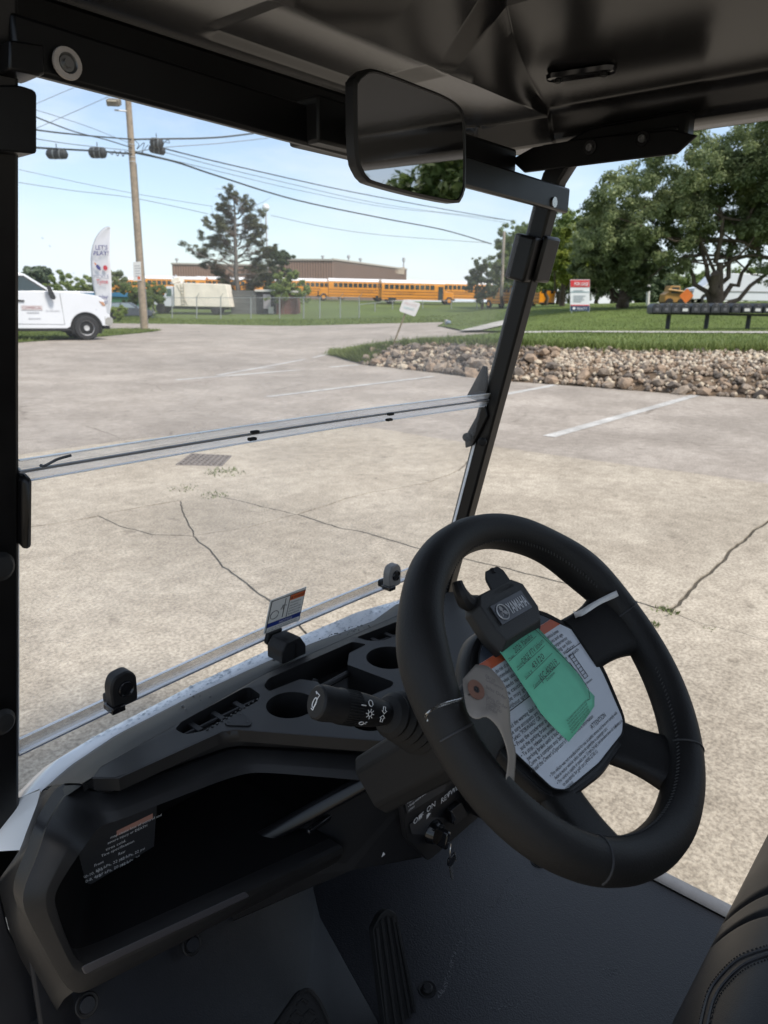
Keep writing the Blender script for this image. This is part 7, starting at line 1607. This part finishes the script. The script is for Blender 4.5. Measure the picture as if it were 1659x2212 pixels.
def ftext(s, x, y, h_, w_, m, sh=0.0): text('lettering', s, UF((x, y), FD)-FH*0.14, fu*0.98+np.array([0,0,0.02]), (0,0,1), h_*FD/FPX*1.35, m, fl_, off=0.01, fit=w_*FD/FPX, bold=0.012, shear=sh)
ftext("LET'S", 208, 540, 9, 26, M_navyp, 0.15); ftext('PLAY!', 204, 552, 9, 32, M_navyp, 0.15); ftext('PICKLE', 205, 602, 8, 32, mat('grey blue print', (0.30,0.31,0.38), 0.7), 0); ftext('Tyme', 211, 613, 9, 24, M_redp, 0.1); ftext('play', 216, 645, 8, 20, M_navyp, 0.1); ftext('it!', 223, 656, 7, 12, M_navyp, 0.1)
def fdisc(name, x, y, rx, ry, rot, m): 
    c = UF((x, y), FD)-FH*0.15; s = FD/FPX; G().prism([c+RH*(rx*math.cos(t)*math.cos(rot)-ry*math.sin(t)*math.sin(rot))*s+np.array([0,0,1])*(rx*math.cos(t)*math.sin(rot)+ry*math.sin(t)*math.cos(rot))*s for t in np.linspace(0,6.2832,19)[:-1]], -FH*0.003).obj(name, m, fl_, smooth=False)
fdisc('paddle_print', 215, 578, 3.6, 6.2, 0.6, M_navyp); fdisc('paddle_grip', 208.5, 570.5, 1.4, 3.2, 0.6, mat('orange flag print', (0.6,0.18,0.06), 0.7)); fdisc('ball_print', 230, 579, 4.6, 5.2, 0, M_redp)
# ---- leaning sign by the bank
sb_ = UZ((834,782), 0.05); SF = rf(sb_)[1]
sg_ = thing('leaning_sign', 'small white sign on a thin leaning post at the end of the rock bank', 'sign', sb_)
G().tube([sb_+np.array([0,0,-0.2]), UF((853,735), SF), UF((876,676), SF)], 0.022, 8).obj('post', mat('rusty sign post', (0.19,0.15,0.09), 0.7, var=0.2, vscale=6), sg_)
S_ = [UF(p, SF-0.05) for p in ((871,646.5),(909,655),(896.5,684),(862,672))]
pln = G().prism(round_poly(S_, 0.05, 4), FH*0.012).obj('plate', mat('faded white sign', (0.66,0.64,0.63), 0.5, var=0.05, vscale=3), sg_, smooth=False)
su_ = S_[1]-S_[0]; sl_ = np.linalg.norm(su_); su_ /= sl_; sv_ = S_[0]-S_[3]; sv_ = sv_-su_*(sv_@su_); sv_ /= np.linalg.norm(sv_)
text('lettering', 'PRIVATE', S_[3]+su_*0.10+sv_*0.20-FH*0.004, su_, sv_, 0.085, mat('faded pink print', (0.58,0.45,0.43), 0.6), sg_, off=0.004, fit=0.33); text('lettering', 'PARKING', S_[3]+su_*0.10+sv_*0.09-FH*0.004, su_, sv_, 0.085, mat('faded teal print', (0.35,0.52,0.52), 0.6), sg_, off=0.004, fit=0.28)
# ---- real-estate sign on the lawn
RF_ = 38.0; rs_ = thing('lease_sign', 'upright red, white and navy property sign standing on the lawn', 'sign', UF((1253,674), RF_))
def rsq(name, x0, y0, x1, y1, m, d=0.0, th=0.05): 
    P = [UF(p, RF_-d) for p in ((x0,y0),(x1,y0),(x1,y1),(x0,y1))]; return G().prism(P, FH*th).obj(name, m, rs_, smooth=False)
M_rw = mat('white sign board', (0.68,0.69,0.70), 0.5, var=0.04, vscale=1)
rsq('board', 1232,604,1274,672, M_rw); rsq('red_panel', 1232.5,605,1273.5,620, mat('red sign print', (0.55,0.03,0.035), 0.5, var=0.05, vscale=2), 0.02, 0.01); rsq('navy_panel', 1232.5,661,1273.5,671.5, mat('navy sign print', (0.03,0.055,0.11), 0.5, var=0.05, vscale=2), 0.02, 0.01); rsq('red_stripe', 1232.5,658.5,1273.5,660.5, MATS['red sign print'], 0.02, 0.01)
text('lettering', 'FOR LEASE', UF((1240,616.5), RF_-0.03), RH, (0,0,1), 0.24, M_rw, rs_, off=0.01, fit=0.72, bold=0.01)
for y, w_ in ((626,0.5),(638,0.62),(642,0.5),(646,0.56),(650,0.4)): 
    a = UF((1239,y), RF_-0.02); G().prism([a, a+RH*w_, a+RH*w_+np.array([0,0,-0.035]), a+np.array([0,0,-0.035])], -FH*0.004).obj('print_line', mat('grey sign print', (0.33,0.36,0.38), 0.6), rs_)
rsq('divider', 1232.5,630,1273.5,631, mat('teal sign print', (0.15,0.28,0.30), 0.6), 0.02, 0.01)
text('lettering', 'REALTY', UF((1246,669), RF_-0.03), RH, (0,0,1), 0.17, M_rw, rs_, off=0.01, fit=0.52); a = UF((1240,666), RF_-0.035); G().lathe([(0.05,0.0),(0.07,0.0),(0.07,0.006),(0.05,0.006)], a, -FH, 16).obj('logo_ring', M_rw, rs_)
for x in (1235,1271): G().tube([UF((x,676), RF_+0.06), UF((x,604), RF_+0.06)], 0.04, 8).obj('post', M_rw, rs_)
# ---- mailboxes on a rail
MF = 27.2; M_mb = mat('black mailbox steel', (0.030,0.031,0.034), 0.45, var=0.15, vscale=6); M_mbg = mat('grey mailbox plate', (0.10,0.10,0.11), 0.5, var=0.15, vscale=8); M_mw = mat('white mailbox sticker', (0.55,0.55,0.54), 0.6, var=0.05, vscale=10)
def make_mb():
    t = thing('mailbox', 'x', 'mailbox', (0,0,0), 0, 'black mailboxes in a row on one rail', local=True, scale=1.18)
    pr = [(-0.145,0.0),(0.145,0.0),(0.145,0.17)]+[(0.145*math.cos(a), 0.17+0.13*math.sin(a)) for a in np.linspace(0.2,2.94,8)]+[(-0.145,0.17)]
    G().prism([(x,-0.24,z) for x, z in pr], (0,0.48,0)).obj('shell', M_mb, t, bevel=0.008); c = np.array([0,-0.245,0.15])
    d = G().prism([(x*0.86,-0.243,0.02+z*0.86) for x, z in pr], (0,-0.012,0)).obj('door', M_mb, t, bevel=0.004); G().box((0,-0.265,0.22), (0.06,0.02,0.03)).obj('handle', M_mbg, d); G().box((0,-0.257,0.12), (0.10,0.004,0.09)).obj('plate', M_mbg, d); G().box((0.155,-0.05,0.16), (0.012,0.05,0.14)).obj('flag', M_mbg, t)
    return t
mb0 = make_mb(); mbt = tree_of(mb0); xs_ = [1412,1432,1452,1472,1495,1515,1537,1557,1581,1604,1627,1650,1673,1696]
ords = ['first','second','third','fourth','fifth','sixth','seventh','eighth','ninth','tenth','eleventh','twelfth','thirteenth','fourteenth']
for i, x in enumerate(xs_):
    q = UF((x, 676.5), MF-0.2); lab = f'{ords[i]} black mailbox from the left in the row on the lawn'
    if i == 0: mb0.location = tuple(q); mb0.rotation_euler = (0,0,face_rz(0)); mb0['label'] = lab; o = mb0
    else: o = copy_tree(mb0, q, face_rz(0), lab, children=mbt)
    if i in (3, 9, 10, 11): 
        st_ = G().box((0,-0.262,0.10), (0.16,0.004,0.08)).obj('sticker', M_mw, None); st_.parent = o
ms = thing('mailbox_rail', 'dark timber rail on three posts that carries the mailboxes', 'rail', UF((1526,712), MF))
a, b = UF((1403,678.5), MF), UF((1712,679.5), MF); G().box((a+b)/2, (np.linalg.norm(b-a), 0.34, 0.08), Matrix.Rotation(math.atan2((b-a)[1], (b-a)[0]),3,'Z')).obj('rail', mat('dark timber', (0.035,0.036,0.040), 0.7, var=0.2, vscale=6), ms)
for x in (1443,1526,1616,1704):
    a, b = UF((x,716), MF), UF((x,680), MF); G().box((a+b)/2, (0.13,0.13,np.linalg.norm(b-a))).obj('post', MATS['dark timber'], ms, bevel=0.01)
# ---- orange warning sign, white post, small marker post
OF = 52; oc_ = UF((1483,639), OF); os_ = thing('warning_sign', 'orange diamond road-work sign in front of the white van', 'sign', UF((1483,664), OF))
h2 = 15*OF/FPX; G().prism(round_poly([oc_+RH*h2, oc_+np.array([0,0,h2]), oc_-RH*h2, oc_-np.array([0,0,h2])], 0.06, 3), FH*0.01).obj('plate', mat('orange sign face', (0.75,0.20,0.04), 0.5, var=0.06, vscale=2), os_, smooth=False); G().tube([UF((1483,665), OF+0.05), UF((1483,628), OF+0.05)], 0.03, 8).obj('post', M_alloy, os_)
q = UF((1399,664), 54); wp2 = thing('white_post', 'slim white post between the two lawn trees', 'post', q); G().tube([q, UF((1401,598), 54)], 0.13, 10).obj('shaft', mat('white painted post', (0.6,0.6,0.6), 0.6, var=0.06, vscale=3), wp2); G().lathe([(0.20,0),(0.22,0.05),(0.22,0.12),(0.14,0.16)], q, (0,0,1), 12).obj('foot', MATS['white painted post'], wp2)
q = UF((965,706), 40); mk = thing('marker_post', 'short grey marker post at the edge of the lane', 'post', q); G().tube([q, UF((963,690), 40)], [0.10,0.08], 8).obj('shaft', mat('grey concrete post', (0.36,0.34,0.32), 0.8, var=0.1, vscale=6), mk); G().lathe([(0.05,-0.05),(0.16,0.0),(0.16,0.10),(0.05,0.15)], UF((968,698), 40), (0,0,1), 10).obj('cap', mat('blue grey cap', (0.2,0.24,0.3), 0.6), mk)
# ---- chain-link fence
FFn = 72.0; M_galv = mat('galvanised pipe', (0.36,0.37,0.38), 0.45, metal=0.4, var=0.1, vscale=3)
fn = thing('chain_link_fence', 'galvanised chain-link fence on pipe posts in front of the sheds and old truck', 'fence', UF((560,690), FFn))
m = bpy.data.materials.new('chain link mesh'); m.use_nodes = True; N, L = nodes_of(m); N.clear(); o = N.new('ShaderNodeOutputMaterial'); tr = N.new('ShaderNodeBsdfTransparent'); df = N.new('ShaderNodeBsdfPrincipled'); df.inputs['Base Color'].default_value = (0.34,0.35,0.35,1); df.inputs['Roughness'].default_value = 0.5
t_ = N.new('ShaderNodeTexCoord'); mp_ = N.new('ShaderNodeMapping'); mp_.inputs['Rotation'].default_value = (0, R(45), 0); L.new(t_.outputs['Object'], mp_.inputs[0]); sx_ = N.new('ShaderNodeSeparateXYZ'); L.new(mp_.outputs[0], sx_.inputs[0])
outs = []
for ax in ('X','Z'):
    a_ = N.new('ShaderNodeMath'); a_.operation = 'MULTIPLY'; a_.inputs[1].default_value = 14.0; L.new(sx_.outputs[ax], a_.inputs[0]); b_ = N.new('ShaderNodeMath'); b_.operation = 'FRACT'; L.new(a_.outputs[0], b_.inputs[0]); c_ = N.new('ShaderNodeMath'); c_.operation = 'LESS_THAN'; c_.inputs[1].default_value = 0.06; L.new(b_.outputs[0], c_.inputs[0]); outs.append(c_)
mx_ = N.new('ShaderNodeMath'); mx_.operation = 'MAXIMUM'; L.new(outs[0].outputs[0], mx_.inputs[0]); L.new(outs[1].outputs[0], mx_.inputs[1]); ms_ = N.new('ShaderNodeMixShader'); L.new(mx_.outputs[0], ms_.inputs[0]); L.new(tr.outputs[0], ms_.inputs[1]); L.new(df.outputs[0], ms_.inputs[2]); L.new(ms_.outputs[0], o.inputs[0])
xsf = [330,372,425,477,542,604,656,691,735,776]
bt = [(UF((x,691), FFn), UF((x,643), FFn)) for x in xsf]
for i, (a, b) in enumerate(bt):
    G().tube([a, b+np.array([0,0,0.1])], 0.05, 8).obj('post', M_galv, fn)
    e = b+np.array([0,0,0.05]); G().tube([e, e-RH*0.0-FH*0.25+np.array([0,0,0.35])+RH*0.3], 0.025, 6).obj('barb_arm', M_galv, fn)
for (a, b), (c, d) in zip(bt[:-1], bt[1:]):
    G().tube([b, d], 0.03, 6).obj('top_rail', M_galv, fn)
    L_ = np.linalg.norm(c-a); me_o = G().add([(0,0,0),(L_,0,0),(L_,0,float((d-c)[2])),(0,0,float((b-a)[2]))], [(0,1,2,3)]).obj('wire_mesh', m, None, smooth=False)
    me_o.parent = fn; me_o.matrix_parent_inverse = WORLDM[fn.name].inverted(); me_o.location = tuple(a); me_o.rotation_euler = (0,0,math.atan2((c-a)[1], (c-a)[0]))
fn2 = thing('chain_link_fence', 'farther chain-link fence stepping up the grass bank below the buses', 'fence', UF((870,675), 90))
bt = [(UF((x,y), f), UF((x,y-26), f)) for x, y, f in ((776,684,76),(810,680,84),(848,676,90),(913,674,92),(975,676,92),(1030,678,92))]
for a, b in bt: G().tube([a, b], 0.05, 8).obj('post', M_galv, fn2)
for (a, b), (c, d) in zip(bt[:-1], bt[1:]): G().tube([b, d], 0.03, 6).obj('top_rail', M_galv, fn2)
